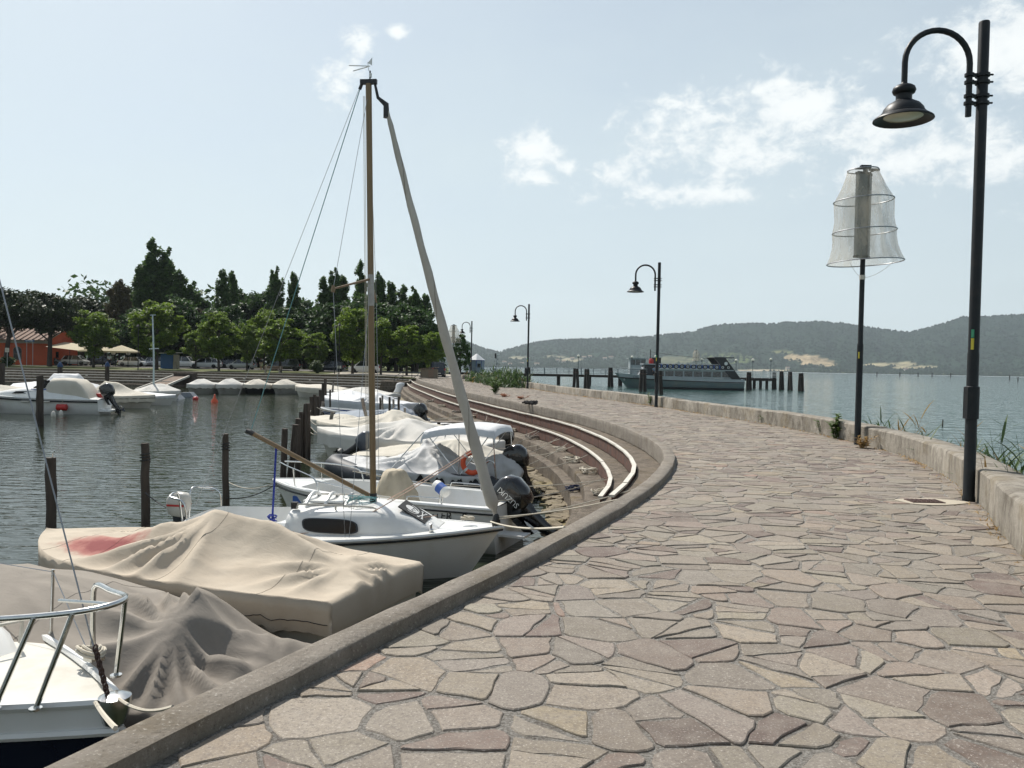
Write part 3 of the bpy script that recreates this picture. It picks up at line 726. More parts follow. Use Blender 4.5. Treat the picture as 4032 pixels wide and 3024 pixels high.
def redstain(t, tc, c):
    # a wine-red mould stain in the hollow near the bow
    d = t.vmath('LENGTH', t.map(tc, scale=(1 / .62, 1 / .30, 0), loc=(-1.10 / .62, -.36 / .30, 0)))
    d = t.math('ADD', d, t.math('MULTIPLY', t.math('SUBTRACT', t.noise(tc, 5, 5, .65), .5), 1.1))
    c = t.mix(t.ramp(d, 1.25, .6, 0., .85), c, (.33, .10, .085))
    return t.mix(t.ramp(d, .7, .3, 0., .8), c, (.20, .04, .045))
C_beige = cloth('beige_canvas', (.48, .415, .33), (.38, .31, .235), .45, extra=redstain)
C_grey = cloth('grey_brown_canvas', (.265, .235, .20), (.17, .15, .13), .5)
C_dgrey = cloth('dark_grey_canvas', (.17, .155, .14), (.11, .10, .09), .5)
C_white = cloth('white_canvas', (.60, .58, .54), (.45, .42, .37), .4)
C_white2 = cloth('ivory_canvas', (.57, .53, .455), (.43, .39, .31), .4)
C_white3 = cloth('cool_white_tarp', (.60, .61, .62), (.47, .48, .49), .35, .6)
C_blueg = cloth('blue_grey_canvas', (.30, .33, .37), (.20, .22, .26), .5)
C_tarp = cloth('grey_white_tarp', (.50, .50, .495), (.39, .39, .39), .4, .6)
C_dirty = cloth('dirty_beige_canvas', (.48, .42, .32), (.26, .22, .16), .7)

class Hull:
    """x forward (bow +), y to port, z up from the waterline"""
    def __init__(s, L, B, fs, fb, draft=.25, full=.5, p=2.3, stern=.86, rake=.5, flare=.82):
        s.L, s.B, s.fs, s.fb, s.dr, s.full, s.p, s.st, s.rake, s.fl = L, B, fs, fb, draft, full, p, stern, rake, flare
    def half(s, k):
        a = s.st + (1 - s.st) * math.sin(min(1, k / s.full) * math.pi / 2)
        return s.B / 2 * a * (1 - max(0, (k - s.full) / (1 - s.full)) ** s.p)
    def gz(s, k): return s.fs + (s.fb - s.fs) * k * k
    def gx(s, k): return -s.L / 2 + s.L * k
    def sec(s, k):
        b, g, x = s.half(k), s.gz(k), s.gx(k); bow = max(0, (k - .55) / .45); dr = s.dr * (1 - bow ** 3)
        def xx(z): return x - s.rake * bow ** 2 * (g - z) / (g + s.dr)
        w = s.fl - .45 * bow
        pr = [(0, -dr), (b * w * .62, -dr * .7), (b * w * .95, .02), (b * (w + (1 - w) * .45), g * .45), (b * (w + (1 - w) * .8), g * .78), (b, g)]
        R_ = [Vector((xx(z), -y, z)) for y, z in pr[::-1]]; L_ = [Vector((xx(z), y, z)) for y, z in pr[1:]]
        return R_ + L_
    def build(s, root, mat, n=26, name='hull'):
        ks = [i / n for i in range(n)] + [.985, .997, 1.0]; rows = [s.sec(k) for k in ks]
        mb = MB(); mb.grid(rows); mb.add(rows[0], [tuple(range(len(rows[0])))])
        return mb.build(name, mat, root, smooth=45)
    def strake(s, root, mat, r=.025, dz=-.03, name='rubbing_strake', h=None):
        ks = [i / 24 for i in range(24)] + [.98, 1.0]
        pts = [Vector((s.gx(k), -s.half(k) - r * .3, s.gz(k) + dz)) for k in ks] + [Vector((s.gx(k), s.half(k) + r * .3, s.gz(k) + dz)) for k in ks[::-1]]
        return MB().tube(pts, r, 6).build(name, mat, root, smooth=True)

def boat_root(name, label, stern, bow, group='boats moored in the harbour', cat='boat'):
    a, b = Vector(stern), Vector(bow); d = b - a
    r = thing(name, label, cat, ((a.x + b.x) / 2, (a.y + b.y) / 2, ZW), math.atan2(d.y, d.x), group)
    return r, math.hypot(d.x, d.y)

def cover(root, hu, mat, ridge, peaks=(), skirt=.28, q=1.25, fold=.035, seed=0, ns=84, nt=34, name='cover', hem=.03, k0=0., k1=1., bulge=0., out=.03, qs=None):
    rr = random.Random(seed); ph = [(rr.uniform(0, 6.28), rr.choice((9, 11, 10, 12))) for _ in peaks]; ox = rr.uniform(0, 50)
    def H(k):
        for (a, ha), (b, hb_) in zip(ridge[:-1], ridge[1:]):
            if a <= k <= b:
                x = (k - a) / (b - a); x = x * x * (3 - 2 * x) * .35 + x * .65; return lerp(ha, hb_, x)
        return ridge[0][1] if k < ridge[0][0] else ridge[-1][1]
    rows = []; ks = [lerp(k0, k1, i / ns) for i in range(ns + 1)]
    hemn = [hem * fbm(ox + i * .35, 3) + hem * .5 * math.sin(i * .55 + ox) for i in range(ns + 1)]
    for i, k in enumerate(ks):
        b, g, x = hu.half(k) + out, hu.gz(k) + .02, hu.gx(k); row = []
        def pt(t_, extra=0.):
            h = H(k) * max(0, 1 - abs(t_)) ** (q if qs is None else float(np.interp(k, [a_[0] for a_ in qs], [a_[1] for a_ in qs]))) + bulge * (1 - t_ * t_) ** .6
            y = t_ * b; f_ = 0.
            for (ps, pt_, A, rad), (p0, nn) in zip(peaks, ph):
                dx, dy = (k - ps) * hu.L, y - pt_ * hu.B / 2; r_ = math.hypot(dx, dy); th = math.atan2(dy, dx)
                f_ += A * (.62 - math.sqrt(math.sin(nn * .5 * (th + .3 * math.sin(2 * th + p0)) + p0) ** 2 + .005)) * min(1, r_ / (.5 * rad)) ** 1.6 * 1.3 * math.exp(-(r_ / rad) ** 2)
            f_ += fold * .5 * fbm(ox + x * 1.1, y * 1.8, h) * (1 - abs(t_) ** 6) + fold * .55 * (.35 - abs(fbm(ox + x * 1.6 + y * .9, y * 2.6 - x * .7, 9, 2))) + fold * .2 * fbm(ox + x * 6, y * 6, 5)
            f_ *= (1 - abs(t_) ** 8)
            return Vector((x, y, g + h + f_ + extra))
        sk = skirt + hemn[i]; wv = .012 * math.sin(i * .9 + ox) + .025 * fbm(ox + x * 2.5, 1.7)
        for z_, o_ in ((1., -.0), (.66, .01), (.33, .012)): row.append(Vector((x, -b - o_ * .5 - wv * z_ * (1 if z_ < 1 else 1.2) + .09 * z_ * sk, g - sk * z_ + .0)))
        for j in range(nt + 1):
            t_ = -1 + 2 * j / nt; row.append(pt(t_))
        for z_, o_ in ((.33, .012), (.66, .01), (1., 0.)): row.append(Vector((x, b + o_ * .5 + wv * z_ - .09 * z_ * sk, g - sk * z_)))
        rows.append(row)
    if k0 <= 0.001:
        e = rows[0]; rows.insert(0, [Vector((p.x - .05, p.y, min(p.z, hu.gz(0) + .0) - .02)) for p in e]); rows.insert(0, [Vector((p.x - .03, p.y * .98, hu.gz(0) - skirt * .9)) for p in e])
    mb = MB(); mb.grid(rows)
    o = mb.build(name, mat, root, smooth='all')
    return o, rows
def seam(root, rows, idx, mat, name='seam', r=.005, lo=3, hi=None):
    row = rows[idx]; hi = hi or len(row) - 3
    return MB().tube([p + Vector((0, 0, .001)) for p in row[lo:hi]], r * .6, 4).build(name, mat, root)
def hemline(root, rows, mat, side=0, r=.006, name='hem_cord'):
    return MB().tube([(rw[1] if side == 0 else rw[-2]) + Vector((0, -.006 if side == 0 else .006, 0)) for rw in rows[2:-1]], r, 4).build(name, mat, root)

def outboard(root, pos, rz, tilt, sc, mat, word=None, mark=None, legmat=None, prop=True, side=-1):
    """x axis = aft (away from the boat). origin = transom clamp, tilt lifts the leg"""
    M = Matrix.Rotation(rz, 3, 'Z') @ Matrix.Rotation(-tilt, 3, 'Y') ; P = Vector(pos)
    def T(v_): return M @ (Vector(v_) * sc) + P
    rows = []
    for z, hx, hy, cx_ in ((.02, .20, .12, .22), (.05, .25, .155, .24), (.20, .30, .175, .26), (.42, .31, .18, .27), (.56, .26, .165, .25), (.63, .17, .12, .23), (.645, .06, .05, .22)):
        rows.append([T((cx_ + hx * math.copysign(abs(math.cos(a)) ** .6, math.cos(a)), hy * math.copysign(abs(math.sin(a)) ** .6, math.sin(a)), z)) for a in [6.28318 * i / 20 for i in range(20)]])
    mb = MB(); mb.grid(rows, wrap=True); mb.add(rows[0], [tuple(range(20))]); mb.add(rows[-1], [tuple(range(20))])
    cow = mb.build('outboard_motor', mat, root, smooth=50)
    lm = legmat or mat
    mb = MB(); rows = []
    for z, hx, hy, cx_ in ((.03, .17, .10, .24), (-.15, .12, .075, .24), (-.45, .10, .05, .25), (-.60, .11, .045, .26), (-.72, .13, .03, .27), (-.95, .05, .012, .22)):
        rows.append([T((cx_ + hx * math.cos(a), hy * math.sin(a), z)) for a in [6.28318 * i / 12 for i in range(12)]])
    mb.grid(rows, wrap=True); mb.add(rows[-1], [tuple(range(12))])
    mb.add([T((.12, -.1, -.585)), T((.46, -.09, -.585)), T((.46, .09, -.585)), T((.12, .1, -.585)), T((.12, -.1, -.57)), T((.46, -.09, -.57)), T((.46, .09, -.57)), T((.12, .1, -.57))], [(3, 2, 1, 0), (4, 5, 6, 7), (0, 1, 5, 4), (1, 2, 6, 5), (2, 3, 7, 6), (3, 0, 4, 7)])
    mb.tube([T((.08, 0, -.74)), T((.2, 0, -.75)), T((.36, 0, -.75)), T((.44, 0, -.75))], [.02 * sc, .05 * sc, .05 * sc, .03 * sc], 10)
    mb.build('lower_leg', lm, cow, smooth=45)
    mb = MB(); mb.add([T(p) for p in ((0, -.12, .05), (.1, -.12, .05), (.1, -.12, -.35), (0, -.12, -.3), (0, .12, .05), (.1, .12, .05), (.1, .12, -.35), (0, .12, -.3))], [(0, 1, 2, 3), (7, 6, 5, 4), (0, 4, 5, 1), (1, 5, 6, 2), (2, 6, 7, 3), (3, 7, 4, 0)])
    mb.build('clamp_bracket', lm, cow)
    if prop:
        mb = MB(); mb.tube([T((.44, 0, -.75)), T((.54, 0, -.75))], [.035 * sc, .02 * sc], 8)
        for a in (0, 2.094, 4.189):
            c, s_ = math.cos(a), math.sin(a); pl = []
            for r_, w_ in ((.03, .03), (.09, .075), (.14, .07), (.165, .02)):
                pl.append([T((.49 + w_ * .5, r_ * c - w_ * s_, -.75 + r_ * s_ + w_ * c)), T((.47 - w_ * .3, r_ * c + w_ * s_, -.75 + r_ * s_ - w_ * c))])
            mb.grid(pl)
        mb.build('propeller', lm, cow, smooth=True)
    if word:
        o = text(word, .125 * sc, M_white, 'lettering', cow, .002)
        A = M @ Matrix((Vector((0, 0, 1)), Vector((side, 0, 0)), Vector((0, side, 0)))).transposed()
        o.matrix_local = Matrix.Translation(T((.27, side * .186, .32))) @ A.to_4x4()
    return cow

# ------------------------------------------------------------------ B2: beige covered boat
st, bw = Vector((-1.38, 8.45, 0)), Vector((-6.08, 10.47, 0))
r, L = boat_root('covered_boat', 'boat under a beige canvas cover with a wine-red stain, beside the sailboat', st, bw)
hu = Hull(L, 2.15, .93, .95, .3, .45, 2.8, .80, .45, .8); hu.build(r, M_offwhite)
o, rows = cover(r, hu, C_beige, [(0, .02), (.06, .12), (.32, .40), (.44, .54), (.55, .28), (.72, .03), (.93, .015), (1, .03)], [(.44, .0, .20, 1.5), (.07, .1, .09, .8), (.80, -.5, .04, .6)], .34, 1.3, .04, 5, hem=.03, ns=120, nt=56)
for i in (20, 50, 84, 100): seam(r, rows, i, M_ropedark, r=.003)
hemline(r, rows, M_ropedark, 1, .004)
# ------------------------------------------------------------------ B1: grey covered boat
st, bw = Vector((-1.72, 6.50, 0)), Vector((-6.35, 8.2, 0))
r, L = boat_root('covered_boat', 'boat under a taupe canvas cover with a dark grey pointed stern tent', st, bw)
hu = Hull(L, 1.95, .55, .66, .3, .5, 2.6, .80, .4, .8); hu.build(r, M_navy)
o, rows = cover(r, hu, C_grey, [(0, .12), (.07, .30), (.13, .32), (.195, .68), (.21, .68), (.26, .56), (.36, .52), (.52, .62), (.70, .62), (.9, .3), (1, .1)], [(.205, .3, .15, 1.0), (.04, 0, .03, .5), (.62, .2, .03, 1.6)], .46, .4, .010, 8, hem=.05, ns=130, nt=64, qs=[(0, .6), (.12, .7), (.20, .9), (.27, .65), (.36, .36), (1, .34)])
seam(r, rows, 60, M_ropedark, r=.003)
t_ = text('NOVAMARINE', .13, M_white, 'lettering', r, .001, .2)
M_label = pm('dark_label', (.03, .03, .03), rough=.7)
k = .50; yb = hu.half(k) + .065
t_.matrix_local = Matrix.Translation((hu.gx(k), yb + .004, hu.gz(k) - .12)) @ Matrix.Rotation(math.pi, 4, 'Z') @ Matrix.Rotation(math.pi / 2, 4, 'X')
MB().box((hu.gx(k), yb - .002, hu.gz(k) - .12), (.98, .006, .17)).build('name_label', M_label, r)

# ------------------------------------------------------------------ B0: yacht bow at lower left
bw, st = pz(478, 2772, -.62), Vector((-7.4, 7.35, 0))
r, L = boat_root('sailing_yacht', 'white yacht bow with steel pulpit rail and black hull, lower left corner', st, Vector((bw.x, bw.y, 0)))
hu = Hull(L, 2.1, .80, 1.03, .4, .40, 1.6, .75, .9, .80); hu.build(r, M_navy)
def deck(root, hu, mat, name='deck', k0=0., k1=1., crown=.05, dz=0., n=40, fn=None):
    rows = []
    for i in range(n + 1):
        k = lerp(k0, k1, i / n); b = hu.half(k); row = []
        for j in range(13):
            t_ = -1 + j / 6; z = hu.gz(k) + dz + crown * (1 - t_ * t_) * b; p = Vector((hu.gx(k), t_ * b, z))
            row.append(fn(p, k, t_) if fn else p)
        rows.append(row)
    return MB().grid(rows).build(name, mat, root, smooth=40)
deck(r, hu, M_offwhite)
# bulwark band (white topsides strip) and strake
for sg in (-1, 1):
    ks = [i / 30 for i in range(31)]
    MB().grid([[Vector((hu.gx(k), sg * (hu.half(k) + .012), hu.gz(k) + .03)), Vector((hu.gx(k) - .03 * k, sg * (hu.half(k) + .015), hu.gz(k) - .16))] for k in ks] ).build('topside_band', M_white, r, smooth=True)
hu.strake(r, M_white, .03, .02, 'toe_rail'); hu.strake(r, M_white, .028, -.17, 'rubbing_strake')
xb = hu.L / 2
MB().lathe([(.0001, -.16), (.07, -.13), (.10, -.02), (.10, .04), (.05, .06), (.0001, .06)], (xb - .06, 0, hu.fb), n=16).build('stem_cap', M_steel, r, smooth=True)
# coachroof
rows = []
for x, h, wd in ((xb - 1.72, .02, .50), (xb - 1.95, .20, .58), (xb - 2.3, .32, .66), (xb - 4.2, .36, .78)):
    k = (x + hu.L / 2) / hu.L; z0 = hu.gz(k)
    rows.append([Vector((x, -wd, z0)), Vector((x, -wd * .95, z0 + h * .6)), Vector((x, -wd * .8, z0 + h * .95)), Vector((x, 0, z0 + h + .06)), Vector((x, wd * .8, z0 + h * .95)), Vector((x, wd * .95, z0 + h * .6)), Vector((x, wd, z0))])
MB().grid(rows).build('coachroof', M_white, r, smooth=60)
MB().tube([(xb - 1.8, .3, hu.fb - .02), (xb - 1.76, .3, hu.fb + .14), (xb - 1.72, .5, hu.fb + .14), (xb - 1.74, .5, hu.fb - .04)], .018, 6).build('grab_handle', M_plank, r, smooth=True)
zb = hu.fb
rail = [(xb - 1.42, -.62, zb - .02), (xb - 1.40, -.60, zb + .36), (xb - 1.30, -.58, zb + .47), (xb - .9, -.47, zb + .53), (xb - .45, -.30, zb + .58), (xb - .16, -.16, zb + .62), (xb - .06, 0, zb + .64), (xb - .16, .16, zb + .63), (xb - .45, .28, zb + .60), (xb - .72, .37, zb + .58), (xb - .80, .41, zb + .40), (xb - .86, .46, zb)]
pul = MB().tube(cr(rail, .05), .020, 10).build('pulpit', M_steel, r, smooth=True)
for a, b in (((xb - .42, -.30, zb + .58), (xb - .62, -.42, zb)), ((xb - .20, -.2, zb + .61), (xb - .40, -.30, zb)), ((xb - .2, .19, zb + .62), (xb - .42, .30, zb))):
    MB().tube([a, b], .017, 8).lathe([(.04, 0), (.04, .012)], b, n=10).build('rail_leg', M_steel, pul, smooth=40)
MB().tube([(xb - .06, 0, zb + .63), (xb - .24, 0, zb + .62), (xb - .6, .0, zb + .585)], .012, 6).build('rail_strut', M_steel, pul)
k = .70; sx = hu.gx(.66)
MB().tube([(sx, .83, hu.gz(.66)), (sx + .01, .84, hu.gz(.66) + .58)], .014, 8).lathe([(.03, 0), (.02, .06)], (sx, .83, hu.gz(.66)), n=8).build('stanchion', M_steel, r, smooth=True)
MB().tube([(sx + .01, .84, hu.gz(.66) + .56), (xb - .80, .40, zb + .02)], .004, 4).tube([(sx + .01, .84, hu.gz(.66) + .56), (sx - 2.2, .95, hu.gz(.3) + .56)], .004, 4).build('guard_wire', M_wire, r)
for y in (-.45, .42):
    MB().bar((xb - .98, y, zb + .05), (xb - .66, y * .92, zb + .05), .03, .022).box((xb - .82, y * .96, zb + .025), (.09, .04, .04)).build('cleat', M_steel, r)
rr = random.Random(4)
for y, sc in ((-.45, 1.), (.40, .8)):
    pts = []
    for i in range(60):
        a = i * .55; q = (.10 + .03 * math.sin(a * .37)) * sc; pts.append((xb - .80 + q * math.cos(a) * 1.3, y + q * math.sin(a) * .6, zb + .06 + .05 * (i / 60) + .012 * math.sin(a * 2)))
    MB().tube(pts, .011, 6).build('rope_coil', M_rope, r, smooth=True)
# chain on the stem and forestay
mb = MB()
for i in range(14):
    c = Vector((xb - .22 + .01 * i, -.02, zb + .33 - .024 * i)); a = 0 if i % 2 else 1.57
    mb.tube([c + Vector((.016 * math.cos(q) * math.cos(a), .016 * math.cos(q) * math.sin(a), .024 * math.sin(q))) for q in [6.283 * j / 10 for j in range(10)]], .006, 5, closed=True)
mb.build('chain', M_iron, r, smooth=True)
w_ = r.matrix_world if False else Matrix.Translation(r.location) @ Matrix.Rotation(r.rotation_euler.z, 4, 'Z')
inv = w_.inverted()
top = inv @ py(-110, 680, 6.2); MB().tube([(xb - .14, 0, zb + .02), top], .0055, 5).build('forestay', M_wire, r)

# ------------------------------------------------------------------ B3: the small sailboat
bw, st = Vector((-.10, 12.15, 0)), Vector((-5.20, 12.75, 0))
r, L = boat_root('sailboat', 'small white sailboat with gold mast, furled jib and pirate skull hatch mat', st, bw)
hu = Hull(L, 2.05, .63, .81, .35, .42, 1.9, .80, .75, .84); hu.build(r, M_white)
W3 = Matrix.Translation(r.location) @ Matrix.Rotation(r.rotation_euler.z, 4, 'Z'); I3 = W3.inverted()
def ckp(p, k, t_):
    if .08 < k < .36 and abs(t_) < .62: p = Vector((p.x, p.y, p.z - .38))
    elif .06 < k < .39 and abs(t_) < .8: p = Vector((p.x, p.y, p.z + .16))
    return p
deck(r, hu, M_white, fn=ckp, n=60)
hu.strake(r, M_white, .03, -.015, 'toe_rail'); hu.strake(r, M_black, .018, -.06, 'rubbing_strake')
rows = []
for x, h, wb, wt in ((-.62, .26, .70, .60), (-.60, .34, .70, .58), (-.2, .37, .70, .56), (.3, .37, .69, .55), (.7, .36, .66, .52), (1.0, .31, .60, .46), (1.25, .22, .52, .38), (1.48, .10, .42, .28), (1.62, .03, .34, .22)):
    k = (x + L / 2) / L; z0 = hu.gz(k) + .0
    pr = [(wb, 0), (wb * .98, h * .25), (lerp(wb, wt, .55), h * .68), (lerp(wb, wt, .95), h * .90), (wt * .82, h * 1.0), (wt * .4, h * 1.07), (0, h * 1.10)]
    rows.append([Vector((x, -y, z0 + z)) for y, z in pr] + [Vector((x, y, z0 + z)) for y, z in pr[-2::-1]])
mb = MB(); mb.grid(rows); mb.add(rows[0], [tuple(range(len(rows[0])))]); cab = mb.build('cabin', M_white, r, smooth=50)
for sg in (-1, 1):
    poly = []
    for a in [6.28318 * i / 28 for i in range(28)]: poly.append((.40 * math.copysign(abs(math.cos(a)) ** .5, math.cos(a)) - .05 * math.sin(a), 0.095 * math.copysign(abs(math.sin(a)) ** .6, math.sin(a))))
    Mw = Matrix((Vector((1, 0, 0)), Vector((0, -sg * .22, 1)).normalized(), Vector((0, sg, .22)).normalized())).transposed()
    c = Vector((.08, sg * .672, hu.gz(.5) + .155))
    MB().prism([(x * 1.06, y * 1.14) for x, y in poly], -.01, .010, Mw, c).build('window_frame', M_rubgrey, cab)
    MB().prism(poly, .0, .014, Mw, c).build('window_pane', M_win, cab)
    mb = MB(); zt = hu.gz(.5) + .37
    pts = cr([(-.50, sg * .50, zt - .01), (-.48, sg * .50, zt + .055), (-.40, sg * .50, zt + .06), (.2, sg * .49, zt + .06), (.66, sg * .47, zt + .05), (.72, sg * .47, zt + .03), (.70, sg * .47, zt - .03)], .06)
    mb.tube(pts, .014, 6); mb.tube([(.1, sg * .49, zt + .06), (.1, sg * .49, zt - .02)], .014, 6); mb.build('grab_rail', M_plank, cab, smooth=True)
zt = hu.gz(.5) + .40
for i, x in enumerate((-.42, -.12, .20)):
    MB().tube([(x + .10 * math.sin(a) * 0 + (.12 * i * 0), -.34 + .68 * a / 3.14, zt + .13 * math.sin(a)) for a in [3.14 * j / 12 for j in range(13)]], .03, 6).build('hatch_arch', M_white, cab, smooth=True)
MB().box((-.18, 0, zt + .035), (.62, .56, .03)).build('sliding_hatch', M_white, cab)
MB().box((-.55, -.46, zt - .0), (.09, .07, .10)).build('vent_block', M_black, cab)
# pirate mat on the sloping fore part of the cabin
pc = Vector((1.22, -.12, hu.gz(.74) + .245)); nrm = Vector((.50, -.10, .86)).normalized(); ux = Vector((.86, 0, -.50)); ux = (ux - nrm * ux.dot(nrm)).normalized(); uy = nrm.cross(ux)
Mm = Matrix((ux, uy, nrm)).transposed()
mat_ = MB().prism([(-.24, -.20), (.24, -.20), (.24, .20), (-.24, .20)], .012, .03, Mm, pc).build('hatch_mat', M_label, r)
em = MB(); up_ = -1
def ell(cx_, cy_, a, b, n=14): return [(cx_ + a * math.cos(6.283 * i / n), cy_ + b * math.sin(6.283 * i / n)) for i in range(n)]
em.prism(ell(-.07, 0, .10, .085), .031, .034, Mm, pc); em.prism([(.0, -.05), (.06, -.042), (.06, .042), (.0, .05)], .0312, .0342, Mm, pc)
for s_ in (-1, 1):
    q = [(.085, -s_ * .12), (.10, -s_ * .12), (.165, s_ * .11), (.15, s_ * .12)]; em.prism(q, .031 + .0004 * s_, .0345 + .0003 * s_, Mm, pc)
    for e_ in ((.09, -s_ * .125), (.158, s_ * .12)): em.prism(ell(e_[0], e_[1], .02, .02, 8), .0312, .0348, Mm, pc)
    arc = [(-.06 + .13 * math.cos(a), .135 * math.sin(a)) for a in [s_ * (.5 + 1.4 * i / 8) for i in range(9)]]; arc2 = [(-.06 + .115 * math.cos(a), .12 * math.sin(a)) for a in [s_ * (.5 + 1.4 * i / 8) for i in range(9)]][::-1]
    for i in range(8): em.prism([arc[i], arc[i + 1], arc2[7 - i], arc2[8 - i]], .0311, .0341, Mm, pc)
emb = em.build('skull_emblem', M_white, mat_)
ey = MB()
for s_ in (-1, 1): ey.prism(ell(-.045, s_ * .036, .02, .018, 8), .0335, .0365, Mm, pc)
ey.prism(ell(-.008, 0, .012, .008, 6), .0336, .0366, Mm, pc); ey.build('skull_holes', M_label, mat_)
# mast, boom, jib, rigging
mx = (I3 @ py(1463, 1985, 12.3)).x; zc = hu.gz(.62) + .39
mast = MB().lathe([(.055, zc - .02), (.055, zc + .14)], (mx, 0, 0), n=14).build('mast_foot', M_black, r, smooth=40)
mtop = I3 @ py(1447, 325, 12.35); mtop = Vector((mtop.x, 0, mtop.z)); mb0 = Vector((mx, 0, zc + .02))
def mp(x): return mb0.lerp(mtop, x)
for a, b, m_, nm in ((.0, .47, M_gold, 'mast'), (.47, .545, M_greyspar, 'mast_sleeve'), (.545, 1., M_gold, 'mast')):
    MB().tube([mp(a), mp((a + b) / 2), mp(b)], .047 if nm == 'mast' else .051, 14).build(nm, m_, r, smooth=50)
mh = MB().box(mtop + Vector((0, 0, .03)), (.26, .06, .07)).tube([mtop + Vector((.02, 0, .06)), mtop + Vector((.02, 0, .2))], .012, 6).tube([mtop + Vector((-.1, 0, .02)), mtop + Vector((-.14, 0, -.08))], .025, 6).build('masthead', M_black, r)
wv = MB().tube([mtop + Vector((.0, 0, .2)), mtop + Vector((-.02, 0, .33))], .006, 5).bar(mtop + Vector((-.30, -.05, .27)), mtop + Vector((.02, 0, .27)), .01, .012).bar(mtop + Vector((-.28, .1, .24)), mtop + Vector((-.02, 0, .26)), .01, .012)
wv.prism([(-.02, .0), (.05, -.04), (.05, .08)], -.003, .003, Matrix.Rotation(1.57, 3, 'X'), mtop + Vector((0, 0, .32))); wv.lathe([(.02, .1), (.02, .16)], mtop + Vector((.03, 0, 0)), n=8); wv.build('wind_vane', M_white, mh)
bo0 = I3 @ py(1447, 1955, 12.3); be = I3 @ py(985, 1702, 12.5); bo0 = Vector((mx - .06, 0, bo0.z))
boom = MB().tube([bo0, bo0.lerp(be, .5), be], .036, 12).build('boom', M_gold, r, smooth=50)
MB().tube([be + Vector((-.06, 0, .02)), be, be.lerp(bo0, .03)], .042, 10).build('boom_end', M_black, boom)
sp = I3 @ py(1312, 1137, 11.6); spm = mp(.535); spr = MB().tube([spm, sp], [.02, .014], 8).lathe([(.03, -.05), (.035, 0), (.02, .05)], sp, n=8).build('spreader', M_gold, r, smooth=True)
sp2 = Vector((spm.x - (spm.x - sp.x) * .6, abs(sp.y) + .1, sp.z - .05)); MB().tube([spm, sp2], [.02, .014], 8).build('spreader', M_gold, r, smooth=True)
j0, j1 = Vector((L / 2 - .10, 0, hu.fb + .12)), mtop + Vector((.30, 0, -.42))
pts, rs = [], []
for i in range(61):
    x = i / 60; pts.append(j0.lerp(j1, x) + Vector((.003 * math.sin(i * .9), .003 * math.cos(i * .9), 0)) + Vector((-.04 * 4 * x * (1 - x), 0, 0))); rs.append(.095 * (1 - .58 * x) * (1 + .06 * math.sin(i * .75)) if 1 < i < 59 else .03)
C_sail = cloth('furled_sailcloth', (.47, .44, .39), (.33, .30, .26), .6)
jib = MB().tube(pts, rs, 10).build('furled_jib', C_sail, r, smooth=True)
MB().lathe([(.06, -.16), (.07, -.1), (.05, 0), (.03, .04)], j0 + Vector((0, 0, .02)), n=12).build('furler_drum', M_black, jib, smooth=True)
MB().tube([j1 - Vector((.01, 0, .1)), j1 + Vector((-.02, 0, .1)), j1.lerp(mtop, .5), mtop + Vector((.1, 0, 0))], [.05, .045, .025, .02], 8).build('head_swivel', M_black, jib)
# spiral seam of the rolled cloth
MB().tube([p + Vector((math.cos(i * .35), math.sin(i * .35), 0)) * rs[i] * .98 for i, p in enumerate(pts)], .006, 4).build('rolled_edge', C_grey, jib)
ch = Vector((mx - .15, -hu.half(.6) + .03, hu.gz(.6) + .02)); ch2 = Vector((mx - .15, hu.half(.6) - .03, hu.gz(.6) + .02))
MB().tube([mp(.985), sp, ch], .004, 4).build('shroud', M_wire, r); MB().tube([mp(.985), sp2, ch2], .004, 4).build('shroud', M_wire, r)
MB().tube([mp(.53), ch + Vector((.06, 0, 0))], .004, 4).build('lower_shroud', M_wire, r)
stn = Vector((-L / 2 + .1, 0, hu.fs + .1))
MB().tube([mtop + Vector((-.12, 0, 0)), I3 @ py(770, 1990, 12.6)], .004, 4).build('backstay', M_wire, r)
MB().tube([mtop + Vector((-.12, 0, -.03)), be + Vector((.02, 0, .05))], .007, 5).build('topping_lift', M_ropecyan, r)
for q in (.03, .055, .075): MB().tube([mp(.97) + Vector((-q, -.03, 0)), mp(.06) + Vector((-q - .02, -.03, 0))], .004, 4).build('halyard', M_rope, r)
MB().tube([be.lerp(bo0, .22), I3 @ py(1072, 2050, 12.4)], .016, 6).build('mainsheet', M_ropeblue, r)
mb = MB(); cc = I3 @ py(1072, 2040, 12.4); mb.tube([cc + Vector((.06 * math.cos(i * .8), .05 * math.sin(i * 1.1), .05 * math.sin(i * .63))) for i in range(30)], .010, 5); mb.build('sheet_knot', M_ropeblue, r)
mb = MB(); cc = Vector((mx - .08, -.12, zc + .04)); rr = random.Random(8)
for k in range(4): mb.tube(cr([cc + Vector((rr.uniform(-.35, .2), rr.uniform(-.25, .1), rr.uniform(-.03, .12))) for i in range(7)], .05), .005, 4)
mb.build('halyard_tangle', M_ropecyan, r)
for z0_, z1_, m_ in ((.05, .30, M_ropered),):
    MB().tube(sag(Vector((-.7, -.75, hu.gz(.4) + .05)), j0 + Vector((-.9, -.12, .02)), .03), .008, 5).build('jib_sheet', M_ropered, r)
    MB().tube(sag(j0.lerp(j1, .17), Vector((.55, -.55, hu.gz(.65) + .25)), .02) + sag(Vector((.55, -.55, hu.gz(.65) + .25)), Vector((-.9, -.8, hu.gz(.35) + .05)), .1), .008, 5).build('jib_sheet', M_ropered, r)
    MB().tube(sag(j0.lerp(j1, .175), Vector((.55, .35, hu.gz(.65) + .3)), .02), .008, 5).build('jib_sheet', M_ropered, r)
MB().lathe([(.035, 0), (.04, .03), (.02, .05), (.018, .10), (.03, .11), (.0001, .13)], (1.55, -.42, hu.gz(.82) + .01), n=10).build('fairlead', M_steel, r, smooth=True)
